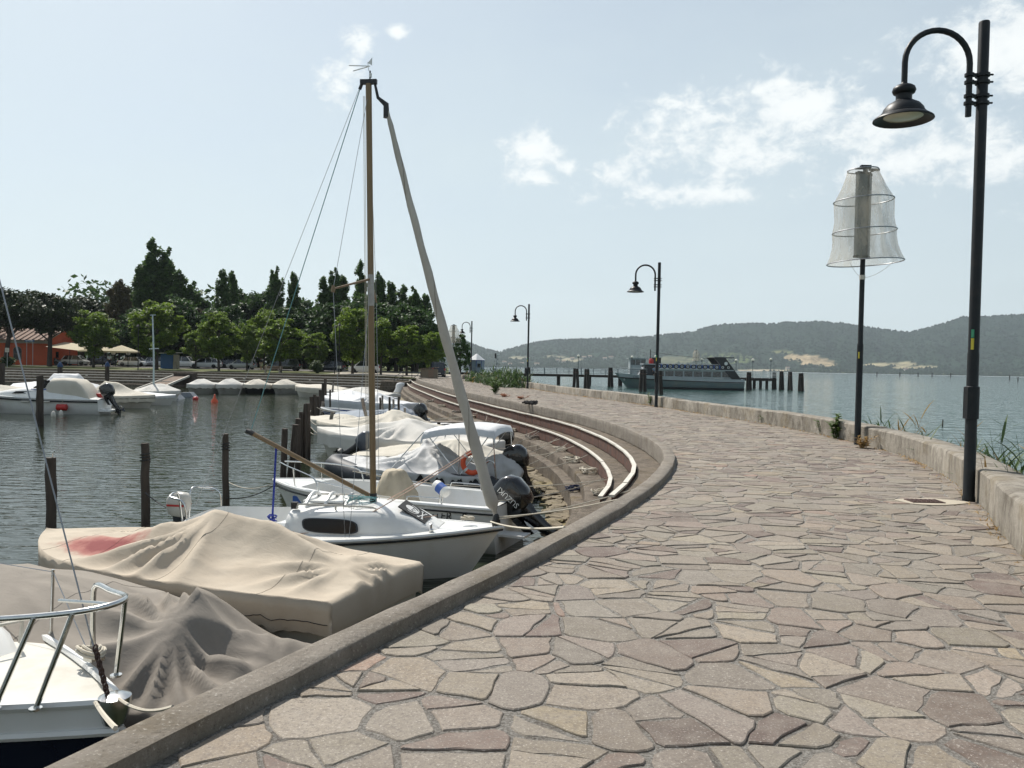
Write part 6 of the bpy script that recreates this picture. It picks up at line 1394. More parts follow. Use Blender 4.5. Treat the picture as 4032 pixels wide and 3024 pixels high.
# ------------------------------------------------------------------ cars
M_tyre = pm('tyre', (.015, .015, .015), rough=.9); M_rim = pm('alloy_rim', (.4, .4, .41), (.3, .3, .31), rough=.35, metal=.8); M_carglass = pm('car_glass', (.015, .018, .02), (.02, .025, .03), rough=.05, spec=.8)
M_headl = pm('headlamp', (.6, .62, .65), rough=.15); M_taill = pm('tail_lamp', (.30, .012, .012), rough=.3)
paints = {n: pm(n + '_car_paint', c, tuple(x * .9 for x in c), rough=.25, coat=.6) for n, c in dict(white=(.72, .72, .72), silver=(.40, .41, .42), black=(.012, .013, .015), navy=(.02, .025, .04), grey=(.09, .095, .10)).items()}
def car(label, u, v, Y, rz, paint, L=4.3, H=1.47, W=1.75, hood=.95, tail=.25, box=0, wind=.62):
    p = py(u, v, Y); gz = ground_z(p.x, p.y) + .02; r = thing('parked_car', label, 'car', (p.x, p.y, gz), rz, 'parked cars behind the lawn'); m_ = paints[paint]; hb_ = H * .60; x1, x0 = L / 2, -L / 2
    st_ = [(x0, .34, hb_ * .80, .78), (x0 + .12, .25, hb_ * .97, .90), (x0 + .5, .22, hb_ * 1.0, 1.), (-.4, .2, hb_ * .99, 1.), (x1 - hood, .2, hb_ * .97, 1.), (x1 - .35, .22, hb_ * .84, .96), (x1 - .08, .26, hb_ * .68, .86), (x1, .34, hb_ * .55, .75)]
    rows = []
    for x, zl, zh, f_ in st_:
        hw = W / 2 * f_; q = [(hw * .90, zl), (hw, zl + .18), (hw, zh - .12), (hw * .95, zh - .03), (hw * .8, zh)]; rows.append([Vector((x, -a, b)) for a, b in q] + [Vector((x, a, b)) for a, b in q[::-1]])
    mb = MB(); mb.grid(rows, wrap=True); mb.add(rows[0], [tuple(range(10))]); mb.add(rows[-1], [tuple(range(10))]); bd = mb.build('body', m_, r, smooth=40)
    g = [(x0 + tail, hb_ - .02, .84), (x0 + tail + .28 + .1 * (1 - box), H - .07, .70), (x0 + tail + .9, H - .015, .71), (x1 - hood - wind - .25, H - .02, .71), (x1 - hood - wind, H - .07, .70), (x1 - hood, hb_ - .02, .82)]
    zb = hb_ - .03; gr = []
    for x, zt, f_ in g: gr.append([Vector((x, -W / 2 * .90, zb)), Vector((x, -W / 2 * f_, zt - .05)), Vector((x, -W / 2 * f_ * .9, zt)), Vector((x, W / 2 * f_ * .9, zt)), Vector((x, W / 2 * f_, zt - .05)), Vector((x, W / 2 * .90, zb))])
    MB().grid(gr).build('windows', M_carglass, r, smooth=35)
    ro = [[Vector((x, y, zt + dz)) for y in (-W / 2 * f_ * .95, -W / 2 * f_ * .6, 0, W / 2 * f_ * .6, W / 2 * f_ * .95)] for (x, zt, f_), dz in zip(g[1:5], (.012, .02, .02, .012))]
    MB().grid(ro).build('roof', m_, r, smooth='all')
    for sg in (-1, 1):
        mb = MB()
        for a, b in ((0, 1), (5, 4)): mb.bar((g[a][0], sg * W / 2 * .89, zb), (g[b][0], sg * W / 2 * .715, g[b][1] - .03), .06, .09)
        for xm in (-.25 - .0, x0 + tail + .95): mb.bar((xm, sg * W / 2 * .905, zb), (xm + .04, sg * W / 2 * .725, H - .05), .05, .09)
        mb.build('pillars', m_, r)
        for x in (x0 + .78, x1 - .82):
            wh = MB().lathe([(.2, -.10), (.30, -.10), (.325, -.07), (.325, .07), (.30, .10), (.2, .10)], (x, sg * (W / 2 - .10), .325), n=18, m=Matrix.Rotation(1.5708, 3, 'X')).build('wheel', M_tyre, r, smooth=45)
            MB().lathe([(.0001, -.09), (.06, -.10), (.20, -.085), (.21, .085), (.06, .10), (.0001, .09)], (x, sg * (W / 2 - .10), .325), n=12, m=Matrix.Rotation(1.5708, 3, 'X')).build('rim', M_rim, wh)
        MB().box((x1 - .13, sg * W * .34, hb_ * .66), (.2, .36, .13)).build('headlight', M_headl, r); MB().box((x0 + .07, sg * W * .40, hb_ * .84), (.12, .2, .26)).build('taillight', M_taill, r); MB().box((x1 - hood - .1, sg * (W / 2 + .05), hb_ + .08), (.14, .16, .12)).build('wing_mirror', m_, r)
    MB().box((x0 - .0, 0, .48), (.03, .45, .1)).build('number_plate', M_plank, r)
    return r
car('black car half hidden at the left picture edge', 30, 1438, 119, .1, 'black', 4.2); car('black estate car parked before the orange house', 190, 1436, 120, .15, 'black', 4.5, 1.5, tail=.15); car('silver-white small car beside the black estate car', 298, 1436, 121, .1, 'silver', 3.9, 1.5, hood=.7)
car('white saloon car in front of the cafe pavilions', 530, 1441, 121, -.05, 'white', 4.5, 1.45, tail=.7); car('white car mostly hidden behind the blue kiosk', 625, 1443, 124, .0, 'white', 4.2); car('white boxy off-roader right of the blue kiosk', 728, 1446, 120, .0, 'white', 4.2, 1.68, tail=.12, box=1, hood=.9)
car('white estate car in the middle of the parked row', 810, 1449, 119, math.pi, 'white', 4.5, 1.47, tail=.12); car('silver hatchback behind a lime tree trunk', 952, 1452, 117, math.pi, 'silver', 4.1, 1.48, tail=.12); car('black people carrier parked behind the park bench', 1122, 1455, 114, math.pi, 'black', 4.7, 1.68, hood=.8, tail=.1, box=1)
car('dark grey car behind the oleander bush', 1300, 1458, 115, math.pi, 'navy', 4.2, 1.5); car('white sports utility car left of the mast, facing left', 1437, 1466, 111, math.pi, 'white', 4.4, 1.66, tail=.15, box=1)
car('dark van parked behind the wooden hut', 1722, 1478, 98, 1.75, 'navy', 4.2, 1.85, tail=.08, box=1, hood=.7); car('grey car behind the white estate car', 850, 1441, 126, .2, 'grey', 4.2); car('grey car deep in shade under the limes', 905, 1438, 128, .1, 'grey', 4.2); car('dark car parked deep behind the first lime tree', 400, 1432, 127, .2, 'navy', 4.2)

# ------------------------------------------------------------------ people
M_skin = pm('skin', (.42, .25, .17), (.36, .21, .14), rough=.6); M_hair = pm('dark_hair', (.02, .014, .01), rough=.7)
def person(label, loc, rz, shirt, trousers, pose='stand', h=1.74):
    r = thing('person', label, 'person', loc, rz); k = h / 1.74
    J = dict(pel=(0, 0, .95), spi=(0, 0, 1.15), che=(0, .01, 1.36), nek=(0, .0, 1.5), hed=(0, .01, 1.62), top=(0, .01, 1.70), hl=(.10, 0, .9), kl=(.12, .03, .5), al=(.12, -.02, .09), tl=(.13, .13, .03), hr=(-.10, 0, .9), kr=(-.12, .06, .5), ar=(-.13, .03, .09), tr=(-.14, .18, .03), sl=(.19, 0, 1.42), el=(.25, -.02, 1.14), wl=(.24, .10, .92), fl=(.24, .14, .82), sr=(-.19, 0, 1.42), er=(-.26, .0, 1.14), wr=(-.22, .16, .96), fr=(-.2, .22, .88))
    if pose == 'sit':
        for a in J: J[a] = (J[a][0], J[a][1], J[a][2] - .45)
        for s_ in 'lr': q = 1 if s_ == 'l' else -1; J['k' + s_] = (q * .13, .42, .48); J['a' + s_] = (q * .13, .42, .09); J['t' + s_] = (q * .13, .56, .03)
    rad = dict(pel=.14, spi=.13, che=.15, nek=.06, hed=.10, top=.075, hl=.095, kl=.06, al=.042, tl=.035, hr=.095, kr=.06, ar=.042, tr=.035, sl=.065, el=.045, wl=.032, fl=.03, sr=.065, er=.045, wr=.032, fr=.03)
    E_ = [('pel', 'spi'), ('spi', 'che'), ('che', 'nek'), ('nek', 'hed'), ('hed', 'top')] + [(a + s_, b + s_) for s_ in 'lr' for a, b in (('h', 'k'), ('k', 'a'), ('a', 't'), ('s', 'e'), ('e', 'w'), ('w', 'f'))] + [('pel', 'hl'), ('pel', 'hr'), ('che', 'sl'), ('che', 'sr')]
    def skin(name, edges, mat, grow, cut=None):
        nm = []
        for e in edges:
            for a in e:
                if a not in nm: nm.append(a)
        me = bpy.data.meshes.new(name); P_ = [Vector(J[a]) * k for a in nm]
        me.from_pydata(P_, [(nm.index(a), nm.index(b)) for a, b in edges], []); o = bpy.data.objects.new(name, me); COL.objects.link(o); o.parent = r; m_ = o.modifiers.new('skin', 'SKIN'); sv = me.skin_vertices[0].data
        for i, a in enumerate(nm): q = (rad[a] + grow) * k; sv[i].radius = (q, q * .82 if a in ('pel', 'spi', 'che') else q); sv[i].use_root = (i == 0)
        o.modifiers.new('sub', 'SUBSURF').levels = 1; o.modifiers['sub'].render_levels = 2; me.materials.append(mat); return o
    skin('body', E_, M_skin, 0); skin('shirt', [('pel', 'spi'), ('spi', 'che'), ('che', 'sl'), ('che', 'sr'), ('sl', 'el'), ('sr', 'er')], shirt, .022); skin('trousers', [('pel', 'hl'), ('pel', 'hr'), ('hl', 'kl'), ('hr', 'kr')], trousers, .022)
    hz = J['hed'][2] * k; MB().sph((0, -.015, hz + .035), .108 * k, 12, 8, (.95, 1.05, 1.)).build('hair', M_hair, r, smooth=True)
    return r
M_shirtw = pm('white_shirt', (.7, .7, .72), rough=.9); M_shirtd = pm('dark_shirt', (.03, .03, .035), rough=.9); M_short = pm('beige_shorts', (.45, .38, .28), rough=.9); M_dkt = pm('dark_trousers', (.03, .03, .04), rough=.9); M_shirtb = pm('light_blue_shirt', (.16, .33, .6), rough=.9)
p = py(430, 1434, 116.5); person('person in white shirt standing by the cafe pavilion', (p.x, p.y, .33), .6, M_shirtw, M_dkt); p = py(1028, 1454, 112.5); person('person in dark shirt and beige shorts between the parked cars', (p.x, p.y, .3), 2.6, M_shirtd, M_short)

# ------------------------------------------------------------------ gangway, stair railing, signs
r = thing('gangway', 'sloping brown-planked gangway with white edges on the far quay', 'gangway', (0, 0, 0))
a0, a1 = py(700, 1474, 95.5), py(762, 1474, 95.5); b0, b1 = py(520, 1540, 85.5), py(592, 1546, 85.5)
for i in range(26):
    x0, x1 = i / 26 + .004, (i + 1) / 26 - .004; q = [b0.lerp(a0, x0), b1.lerp(a1, x0), b1.lerp(a1, x1), b0.lerp(a0, x1)]
    MB().add([(p.x, p.y, p.z - .05) for p in q] + [tuple(p) for p in q], [(3, 2, 1, 0), (4, 5, 6, 7), (0, 1, 5, 4), (1, 2, 6, 5), (2, 3, 7, 6), (3, 0, 4, 7)]).build('plank', M_teak, r)
MB().bar(b0, a0, .14, .22).bar(b0 + Vector((0, 0, .02)), a0 + Vector((0, 0, .02)), .1, .26).build('side_rail', M_plank, r); MB().bar(b1, a1, .14, .22).build('side_rail', M_plank, r); MB().bar(b0.lerp(a0, .55) + Vector((0, 0, .03)), b1.lerp(a1, .55) + Vector((0, 0, .03)), .12, .05).build('cleat_bar', M_plank, r)
MB().box(((a0.x + a1.x) / 2 + .1, 95.2, -.9), (2.2, 1.6, 1.75)).build('support', M_timber, r)
r = thing('stair_railing', 'dark metal railing round the stairs where far quay meets promenade', 'railing', (0, 0, 0)); G = [py(u, v, Y) for u, v, Y in ((1553, 1484, 86), (1587, 1463, 88.5), (1657, 1465, 88.5), (1626, 1490, 86), (1657, 1467, 85.5))]
def railp(pts, name='handrail', rad=.035): MB().tube(pts, rad, 6).build(name, M_dark_metal, r)
railp([G[0], G[1], G[2]]); railp([G[3], G[2]]); railp([G[0] - Vector((0, 0, .45)), G[1] - Vector((0, 0, .45))]); railp([G[3] - Vector((0, 0, .45)), G[2] - Vector((0, 0, .45))]); railp([G[1] - Vector((0, 0, .45)), G[2] - Vector((0, 0, .45))])
for g_ in (G[0], G[1], G[2], G[3], G[1].lerp(G[2], .5)): railp([g_, Vector((g_.x, g_.y, min(-.0, g_.z - .95) - .25))], 'post')
st_ = struct(MB().box((-12.3, 86.6, -.95), (3.4, 2.6, 1.3)).box((-12.5, 85.1, -1.25), (3.0, .6, .8)).build('stair_block', M_step))
def sign(label, u, vt, vb, Y, w_, h_, mat, poles=(0,), hp=None, word=None):
    p = py(u, vt, Y); g_ = ground_z(p.x, Y); r = thing('road_sign', label, 'sign', (p.x, Y, g_)); zt = p.z - g_
    MB().box((0, 0, zt - h_ / 2), (w_, .04, h_)).build('panel', mat, r)
    for x in poles: MB().tube([(x, .04, 0), (x, .04, zt)], .035, 6).build('pole', M_zinc, r)
    return r, zt
s1, zt = sign('blue and white arrow sign on two poles before the orange house', 116, 1338, 0, 112, 1.35, .26, M_kblue, (-.4, .45)); MB().prism([(-.55, -.035), (.3, -.035), (.3, -.08), (.55, 0), (.3, .08), (.3, .035), (-.55, .035)], 0, .012, Matrix((Vector((1, 0, 0)), Vector((0, 0, 1)), Vector((0, -1, 0)))).transposed(), (0, -.022, zt - .13)).build('arrow', M_white, s1)
s2, zt = sign('small white notice sign on a thin pole at far left', 28, 1370, 0, 104, .5, .55, M_plank)
for k in range(4): MB().box((0, -.024, zt - .12 - .1 * k), (.36, .006, .03)).build('text_line', M_dkt, s2)
s3, zt = sign('white notice on a pole left of the sailboat mast', 1336, 1440, 0, 101, .45, .35, M_plank, (0,))
for i, (u, v) in enumerate(((446, 1390), (505, 1391))):
    p = py(u, v, 118); r = thing('globe_lamp', 'white globe lamp by the cafe, %s one' % ('left', 'right')[i], 'lamp', (p.x, p.y, .3), 0, 'globe lamps by the cafe'); MB().tube([(0, 0, 0), (0, 0, p.z - .35)], .04, 6).build('pole', M_dark_metal, r); MB().sph((0, 0, p.z - .3), .3, 14, 10).build('globe', M_white, r, smooth=True)
for i, (u, vt, Y) in enumerate([(545, 1285, 104), (1337, 1280, 101), (1320, 1290, 104)]):
    p = py(u, vt, Y); r = thing('slim_lamp', 'slim dark lamp post on the lawn, %s from the left' % ('first', 'third', 'second')[i], 'lamp post', (p.x, Y, ground_z(p.x, Y)), 0, 'slim lamp posts on the lawn'); MB().tube([(0, 0, 0), (0, 0, p.z)], [.07, .05], 8).build('pole', M_dark_metal, r); MB().lathe([(.30, p.z - .1), (.12, p.z + .1), (.03, p.z + .2)], n=12).build('lamp_shade', M_dark_metal, r, smooth=True)
# ================================================================== LAKE SIDE: hills, pier, ferries, haze
RP = [(-3500, 1200), (-1500, 1230), (0, 1270), (1000, 1300), (1600, 1318), (1760, 1328), (1823, 1342), (1896, 1371), (1960, 1390), (2060, 1360), (2130, 1346), (2215, 1340), (2370, 1336), (2552, 1327), (2698, 1312), (2825, 1281), (2953, 1276), (3020, 1278), (3099, 1270), (3160, 1272), (3208, 1267), (3317, 1276), (3463, 1298), (3582, 1311), (3682, 1283), (3791, 1250), (3880, 1247), (4032, 1240), (4700, 1215), (6000, 1250), (8000, 1290)]
def ridge_v(u):
    for (a, va), (b, vb) in zip(RP[:-1], RP[1:]):
        if a <= u <= b: x = (u - a) / (b - a); return lerp(va, vb, x)
    return RP[-1][1]
DR, DS = 3500., 2350.
us = [float(x_) for x_ in np.concatenate([np.linspace(-3400, 1500, 60), np.linspace(1520, 4300, 240), np.linspace(4350, 7900, 50)])]
def hill_z(u, q, zr):
    x = u * .004
    if q <= 1:
        foot = .035 * min(1, q / .12)
        s_ = max(0, (q - .16) / .84) ** 1.25
        sp = .16 * fbm(x * 1.3, q * 2.6, 2.) * math.sin(math.pi * min(1, max(0, (q - .1) / .9))) + .05 * fbm(x * 5, q * 9, 3.) * min(1, q * 3) * (1 - q) * 2
        return ZW + .3 + (zr - ZW) * max(0.004, foot * min(1, q * 8) + (1 - foot) * s_ + sp * s_ ** .5)
    return zr * (1 - .5 * (q - 1) / .5)
rows, cols = [], []
fields = [((3150, 1407), 70, 11, (.40, .31, .19)), ((3210, 1424), 70, 13, (.40, .31, .19)), ((3245, 1434), 45, 8, (.42, .33, .2)), ((3470, 1436), 75, 7, (.38, .33, .2)), ((3560, 1433), 50, 8, (.32, .28, .17)), ((3590, 1447), 90, 6, (.30, .26, .16)), ((2690, 1461), 75, 4, (.42, .36, .24)), ((3000, 1459), 130, 4, (.42, .36, .26)), ((2860, 1412), 120, 22, (.10, .13, .045)), ((2250, 1418), 45, 9, (.30, .27, .18)), ((2180, 1405), 35, 6, (.26, .24, .16)), ((2660, 1420), 70, 16, (.13, .135, .075)), ((3085, 1386), 40, 6, (.2, .2, .09)), ((2040, 1409), 40, 6, (.26, .24, .16))]
for u in us:
    d = ray(u, 1440); dx, dy = d.x / d.y, 1.0; zr = py(u, ridge_v(u), DR).z + 3 * fbm(u * .02, 7.); row = []
    for q in [i / 44 for i in range(45)] + [1.15, 1.5]:
        Y = lerp(DS + 60 * fbm(u * .006, 1.), DR, q); p = Vector((dx * Y, Y, hill_z(u, q, zr))); row.append(p)
        c = (.022, .040, .024); pu, pv = proj(p); n_ = fbm(p.x * .006, p.y * .006, 1.); c = tuple(x * (1 + .35 * n_) for x in c)
        if q < .2: c = (.05 + .03 * n_, .065 + .02 * n_, .03)
        if q < 1:
            for (fu, fv), a, b, fc in fields:
                if ((pu - fu) / a) ** 2 + ((pv - fv) / b) ** 2 < 1 + .5 * fbm(pu * .05, pv * .1): c = fc
        cols.append((*c, 1))
    rows.append(row)
m, t, b = new_mat('wooded_hills'); at = t.add('ShaderNodeAttribute'); at.attribute_name = 'Col'; g_ = t.add('ShaderNodeNewGeometry').outputs['Position']
t.link(t.mix(t.ramp(t.noise(g_, .022, 6, .7), .35, .7, 0., .75), at.outputs[0], (.012, .022, .014)), b.inputs['Base Color']); b.inputs['Roughness'].default_value = 1; b.inputs['Specular IOR Level'].default_value = 0.1; M_hills = m
mb = MB(); mb.grid(rows); mb.c = cols; struct(mb.build('hills', M_hills, smooth='all'))
# woodland canopy on the hills
rr = random.Random(17); mb = MB(); mb.c = []
flat = [(i, j) for i in range(62, len(us) - 50) for j in range(3, 45)]
for k in range(9500):
    if k < 700: i, j = rr.randrange(62, len(us) - 52), 44
    elif k < 1500: i, j = rr.randrange(62, len(us) - 52), rr.randrange(0, 4)
    else: i, j = rr.choice(flat)
    p = rows[i][j].lerp(rows[i + 1][j], rr.random())
    if j < 44: p = p.lerp(rows[i][j + 1], rr.random())
    c0 = cols[i * 47 + j]
    if c0[0] > .1: continue
    s_ = rr.uniform(4, 8.5) * (1.0 if j > 4 else .8); h_ = s_ * rr.uniform(.8, 1.3)
    mb.add([p + Vector((s_, 0, 0)), p + Vector((0, s_, 0)), p + Vector((-s_, 0, 0)), p + Vector((0, -s_, 0)), p + Vector((rr.uniform(-1, 1), rr.uniform(-1, 1), h_))], [(0, 1, 4), (1, 2, 4), (2, 3, 4), (3, 0, 4)]); q = rr.uniform(.5, 1.1); mb.c += [(.019 * q, .034 * q, .019 * q, 1)] * 5
struct(mb.build('hillside_wood', M_hills, smooth='all', fix=False), 'stuff')
# houses of the far shore
M_hw = pm('far_house_wall', (.55, .50, .42), (.45, .4, .34), rough=.9); k_ = 0
def far_house(u, v, w_, h_, nm_):
    best = None
    for i in range(len(us)):
        for j in range(0, 30):
            pu, pv = proj(rows[i][j]); d = abs(pu - u) + 3 * abs(pv - v)
            if best is None or d < best[0]: best = (d, rows[i][j])
    p = best[1]; r = thing('far_house', 'tiny pale house on the far shore, %s counted from the left' % nm_, 'house', (p.x, p.y, p.z - 1), rr.uniform(-.5, .5), 'houses on the far shore')
    MB().box((0, 0, h_ / 2 + .5), (w_, w_ * .6, h_ + 1)).build('wall', M_hw, r); MB().add([(-w_ * .53, -w_ * .34, h_ + 1), (w_ * .53, -w_ * .34, h_ + 1), (w_ * .53, w_ * .34, h_ + 1), (-w_ * .53, w_ * .34, h_ + 1), (-w_ * .53, 0, h_ + 3.2), (w_ * .53, 0, h_ + 3.2)], [(0, 1, 5, 4), (2, 3, 4, 5), (1, 2, 5), (3, 0, 4)]).build('roof', M_tile, r)
for n_, (u, v, w_, h_) in zip(('first', 'second', 'third', 'fourth', 'fifth', 'sixth', 'seventh', 'eighth', 'ninth', 'tenth', 'eleventh', 'twelfth', 'thirteenth'), [(1985, 1432, 14, 7), (2010, 1440, 12, 7), (2060, 1436, 13, 6), (2110, 1440, 16, 8), (2195, 1424, 13, 7), (2215, 1430, 12, 7), (2258, 1418, 14, 8), (2292, 1412, 15, 7), (2325, 1410, 13, 7), (2380, 1416, 14, 7), (2405, 1414, 16, 7), (3105, 1452, 12, 6), (3565, 1462, 13, 7)]): far_house(u, v, w_, h_, n_)

# ------------------------------------------------------------------ pier
YP = 145.; DZ = .28
M_pile = pm('dark_pier_timber', (.035, .027, .022), (.02, .016, .013), scale=3, rough=.95, stretch=(1, 1, .2), bump=.5, bscale=10)
r = thing('pier', 'timber pier with railings reaching out to the ferry landing', 'pier', (0, YP, 0))
MB().box((10, 0, DZ - .22), (50, 2.4, .44)).build('deck_beam', M_pile, r); xp0, xp1 = py(2872, 1480, 146).x, py(3042, 1480, 146).x
MB().box(((xp0 + xp1) / 2, 1.5, DZ - .25), (xp1 - xp0, 5.5, .5)).build('platform', M_pile, r)
for x in np.arange(-14, 36, 5.6).tolist(): MB().box((x, 0, -1.6), (.55, 1.6, 2.9)).build('pier_leg', M_pile, r)
for i in range(7):
    for y_ in (-.8, 2.4): MB().tube([(xp0 + .5 + i * (xp1 - xp0 - 1) / 6, y_, -3), (xp0 + .5 + i * (xp1 - xp0 - 1) / 6, y_, DZ)], .2, 8).build('pier_leg', M_pile, r)
M_rail_d = pm('blue_grey_rail', (.06, .085, .10), rough=.5)
for z in (.25, .55, .82, 1.1): MB().tube([(-15, -1.1, DZ + z), (35, -1.1, DZ + z)], .028 if z < 1 else .04, 5).build('rail', M_rail_d, r)
for i, x in enumerate(np.arange(-14, 35, 2.2).tolist()):
    MB().box((x, -1.1, DZ + .58), (.09 if i % 3 else .16, .09, 1.15)).build('rail_post', M_rail_d, r)
    if i % 3 == 2:
        for q in (-.55, .55): MB().tube([(x + q + .42 * math.cos(a), -1.12, DZ + .62 + .36 * math.sin(a)) for a in [6.283 * k / 18 for k in range(18)]], .03, 5, closed=True).build('rail_ring', M_rail_d, r)
for z in (.25, .5, .75, 1.0, 1.2): MB().tube([(xp0, -1.2, DZ + z), (xp1, -1.2, DZ + z), (xp1, 4.2, DZ + z)], .05, 5).build('white_rail', M_white, r)
for x in np.linspace(xp0, xp1, 7).tolist(): MB().box((x, -1.2, DZ + .6), (.1, .1, 1.25)).build('white_rail_post', M_white, r)
M_globe = pm('opal_globe', (.78, .74, .62), (.7, .66, .55), rough=.3)
nms = ('first', 'second', 'third', 'fourth', 'fifth', 'sixth', 'seventh', 'eighth')
for i, (u, v) in enumerate(((2278, 1402), (2489, 1406), (2582, 1404), (2764, 1415), (2818, 1413), (2899, 1419), (2965, 1417), (3036, 1415))):
    p = py(u, v, YP + .9); q = thing('pier_lamp', 'globe lamp on the pier, %s from the left' % nms[i], 'lamp', (p.x, p.y, DZ), 0, 'globe lamps along the pier'); MB().tube([(0, 0, 0), (0, 0, p.z - DZ - .2)], .05, 6).build('pole', M_rail_d, q); MB().sph((0, 0, p.z - DZ), .25, 14, 10).build('globe', M_globe, q, smooth=True); MB().lathe([(.16, p.z - DZ - .34), (.2, p.z - DZ - .2)], n=10).build('collar', M_rail_d, q)
p = py(2741, 1400, YP + 1.5); dup(N1, (p.x, p.y, DZ - 1.9 + (p.z - DZ) * 0 + (p.z - 5.05) - DZ + 1.9), .8, 'fish trap net on a pole standing on the pier behind the ferry')
ORD = 'first second third fourth fifth sixth seventh eighth ninth tenth eleventh twelfth thirteenth fourteenth fifteenth sixteenth seventeenth eighteenth nineteenth twentieth twenty-first twenty-second'.split()
for i, (u, vt, vb) in enumerate(((2068, 1448, 1512), (2085, 1446, 1513), (2260, 1451, 1526), (2275, 1452, 1527), (2304, 1453, 1529), (2317, 1453, 1531), (2398, 1447, 1524), (2410, 1447, 1524), (2523, 1454, 1542), (2540, 1455, 1542), (2585, 1460, 1552), (2603, 1460, 1554), (2943, 1465, 1536), (2955, 1465, 1536), (3044, 1463, 1532), (3052, 1463, 1532), (3072, 1462, 1535), (3082, 1462, 1535), (3106, 1464, 1536), (3116, 1464, 1537), (3147, 1470, 1541), (3160, 1469, 1541))):
    b_ = pz(u, vb, ZW); tp = py(u + (3 if i % 2 == 0 else -2), vt, b_.y); q = thing('pier_pile', '%s thick dark timber pile from the left, standing in the lake before the pier' % ORD[i], 'pile', (b_.x, b_.y, ZW), 0, 'timber piles standing in the lake'); h_ = tp.z - ZW; rr2 = random.Random(i)
    MB().tube([((tp.x - b_.x) * z / h_ + rr2.uniform(-.02, .02), rr2.uniform(-.02, .02), z) for z in (-1, 0, h_ * .3, h_ * .7, h_)], [.27, .26, .25, .24, .22], 9).build('shaft', M_pile, q, smooth=55)
    MB().lathe([(.27, h_ * .78), (.27, h_ * .82)], (( tp.x - b_.x) * .8, 0, 0), n=10).build('iron_band', M_iron, q)
# kiosk on the shore end of the pier
M_kgrey = pm('grey_kiosk_panel', (.22, .26, .30), (.18, .21, .25), rough=.6); M_kframe = pm('blue_kiosk_frame', (.03, .07, .22), rough=.5)
p = py(1876, 1468, 138); r = thing('round_kiosk', 'eight-sided grey kiosk with white tent roof at the pier root', 'kiosk', (p.x, p.y, DZ)); n = 8; R_ = 1.25
for k in range(n):
    a, b_ = 6.283 * k / n, 6.283 * (k + 1) / n; P0, P1 = Vector((R_ * math.cos(a), R_ * math.sin(a), 0)), Vector((R_ * math.cos(b_), R_ * math.sin(b_), 0)); mid = (P0 + P1) / 2
    w_ = MB().bar(P0 + Vector((0, 0, 1.05)), P1 + Vector((0, 0, 1.05)), .06, 2.1).build('wall_panel', M_kgrey, r); MB().tube([P0, P0 + Vector((0, 0, 2.15))], .07, 6).build('corner_post', M_kframe, r)
    if k % 2 == 0: MB().bar(P0.lerp(P1, .2) * 1.03 + Vector((0, 0, 1.25)), P0.lerp(P1, .8) * 1.03 + Vector((0, 0, 1.25)), .05, .7).build('window', M_win, w_)
MB().lathe([(1.4, 2.08), (1.42, 2.22)], n=8).build('fascia', M_kframe, r); MB().lathe([(1.45, 2.2), (.9, 2.65), (.4, 3.05), (.12, 3.25), (.0001, 3.3)], n=8).build('tent_roof', C_white3, r)
MB().box((0, .0, -.12), (4.2, 3.4, .24)).build('base', M_pile, r)
for x in (-1.9, 0, 1.9): MB().tube([(x, -1.6, 0), (x, -1.6, 1.0)], .04, 6).build('rail_post', M_zinc, r)
for z in (.5, 1.0): MB().tube([(-2., -1.6, z), (3.0, -1.6, z)], .035, 6).build('rail', M_zinc, r)
p = py(1955, 1440, 120); r = thing('weather_mast', 'mast with dark signal box and white dome camera behind the reeds', 'mast', (p.x, p.y, ZW)); zt = py(1955, 1392, 120).z - ZW
MB().tube([(0, 0, -1), (0, 0, zt - .2)], .05, 6).build('pole', M_zinc, r); MB().box((-.18, 0, zt - .35), (.22, .3, .75)).build('signal_box', M_black, r); MB().sph((.2, 0, zt - .2), .19, 12, 8).box((.2, 0, zt + .02), (.4, .3, .1)).build('dome_camera', M_white, r, smooth=True); MB().box((.18, -.1, zt - .9), (.22, .1, .3)).box((.18, -.1, zt - 1.5), (.22, .1, .3)).build('notice', M_zinc, r)

# ------------------------------------------------------------------ ferry
M_fhull = pm('ferry_hull', (.14, .185, .19), (.11, .145, .15), scale=.6, rough=.45, dirt=(.22, .21, .17), dscale=.5, damt=.5); M_fwhite = pm('ferry_white', (.33, .36, .37), (.26, .29, .30), scale=.8, rough=.45)
bx, sx = py(2420, 1500, 131).x, py(2918, 1500, 131).x; r, L = boat_root('ferry', 'passenger ferry with black raked funnel and row of ring fenders at the pier', (sx, 131.5, 0), (bx, 131, 0), None, 'ferry')
hu = Hull(L, 5.0, 1.75, 2.45, .6, .62, 2.0, .95, 2.6, .9); hu.build(r, M_fhull)
W_ = lambda x: (x + L / 2) / L
for sg in (-1, 1):
    ks = [i / 40 for i in range(0, 40)]; MB().grid([[Vector((hu.gx(k), sg * (hu.half(k) + .02), hu.gz(k) + .02)), Vector((hu.gx(k) - .25 * max(0, (k - .6) / .4) ** 2, sg * (hu.half(k) * (.99 - .08 * max(0, (k - .6) / .4)) + .03), hu.gz(k) - .62))] for k in ks]).build('white_band', M_fwhite, r, smooth=True)
    MB().tube([Vector((hu.gx(k), sg * (hu.half(k) * .985 + .05), hu.gz(k) * .72)) for k in ks], .07, 6).build('rubbing_strake', M_pile, r); MB().grid([[Vector((hu.gx(k) * 1 - 1.9 * max(0, (k - .55) / .45) ** 2, sg * (hu.half(k) * .93 - .55 * max(0, (k - .55) / .45) * hu.half(k) + .03), .32)), Vector((hu.gx(k) - 2.2 * max(0, (k - .55) / .45) ** 2, sg * (hu.half(k) * .9 - .6 * max(0, (k - .55) / .45) * hu.half(k) + .02), -.1))] for k in ks[:36]]).build('boot_top', M_black, r)
deck(r, hu, M_fwhite, crown=.02)
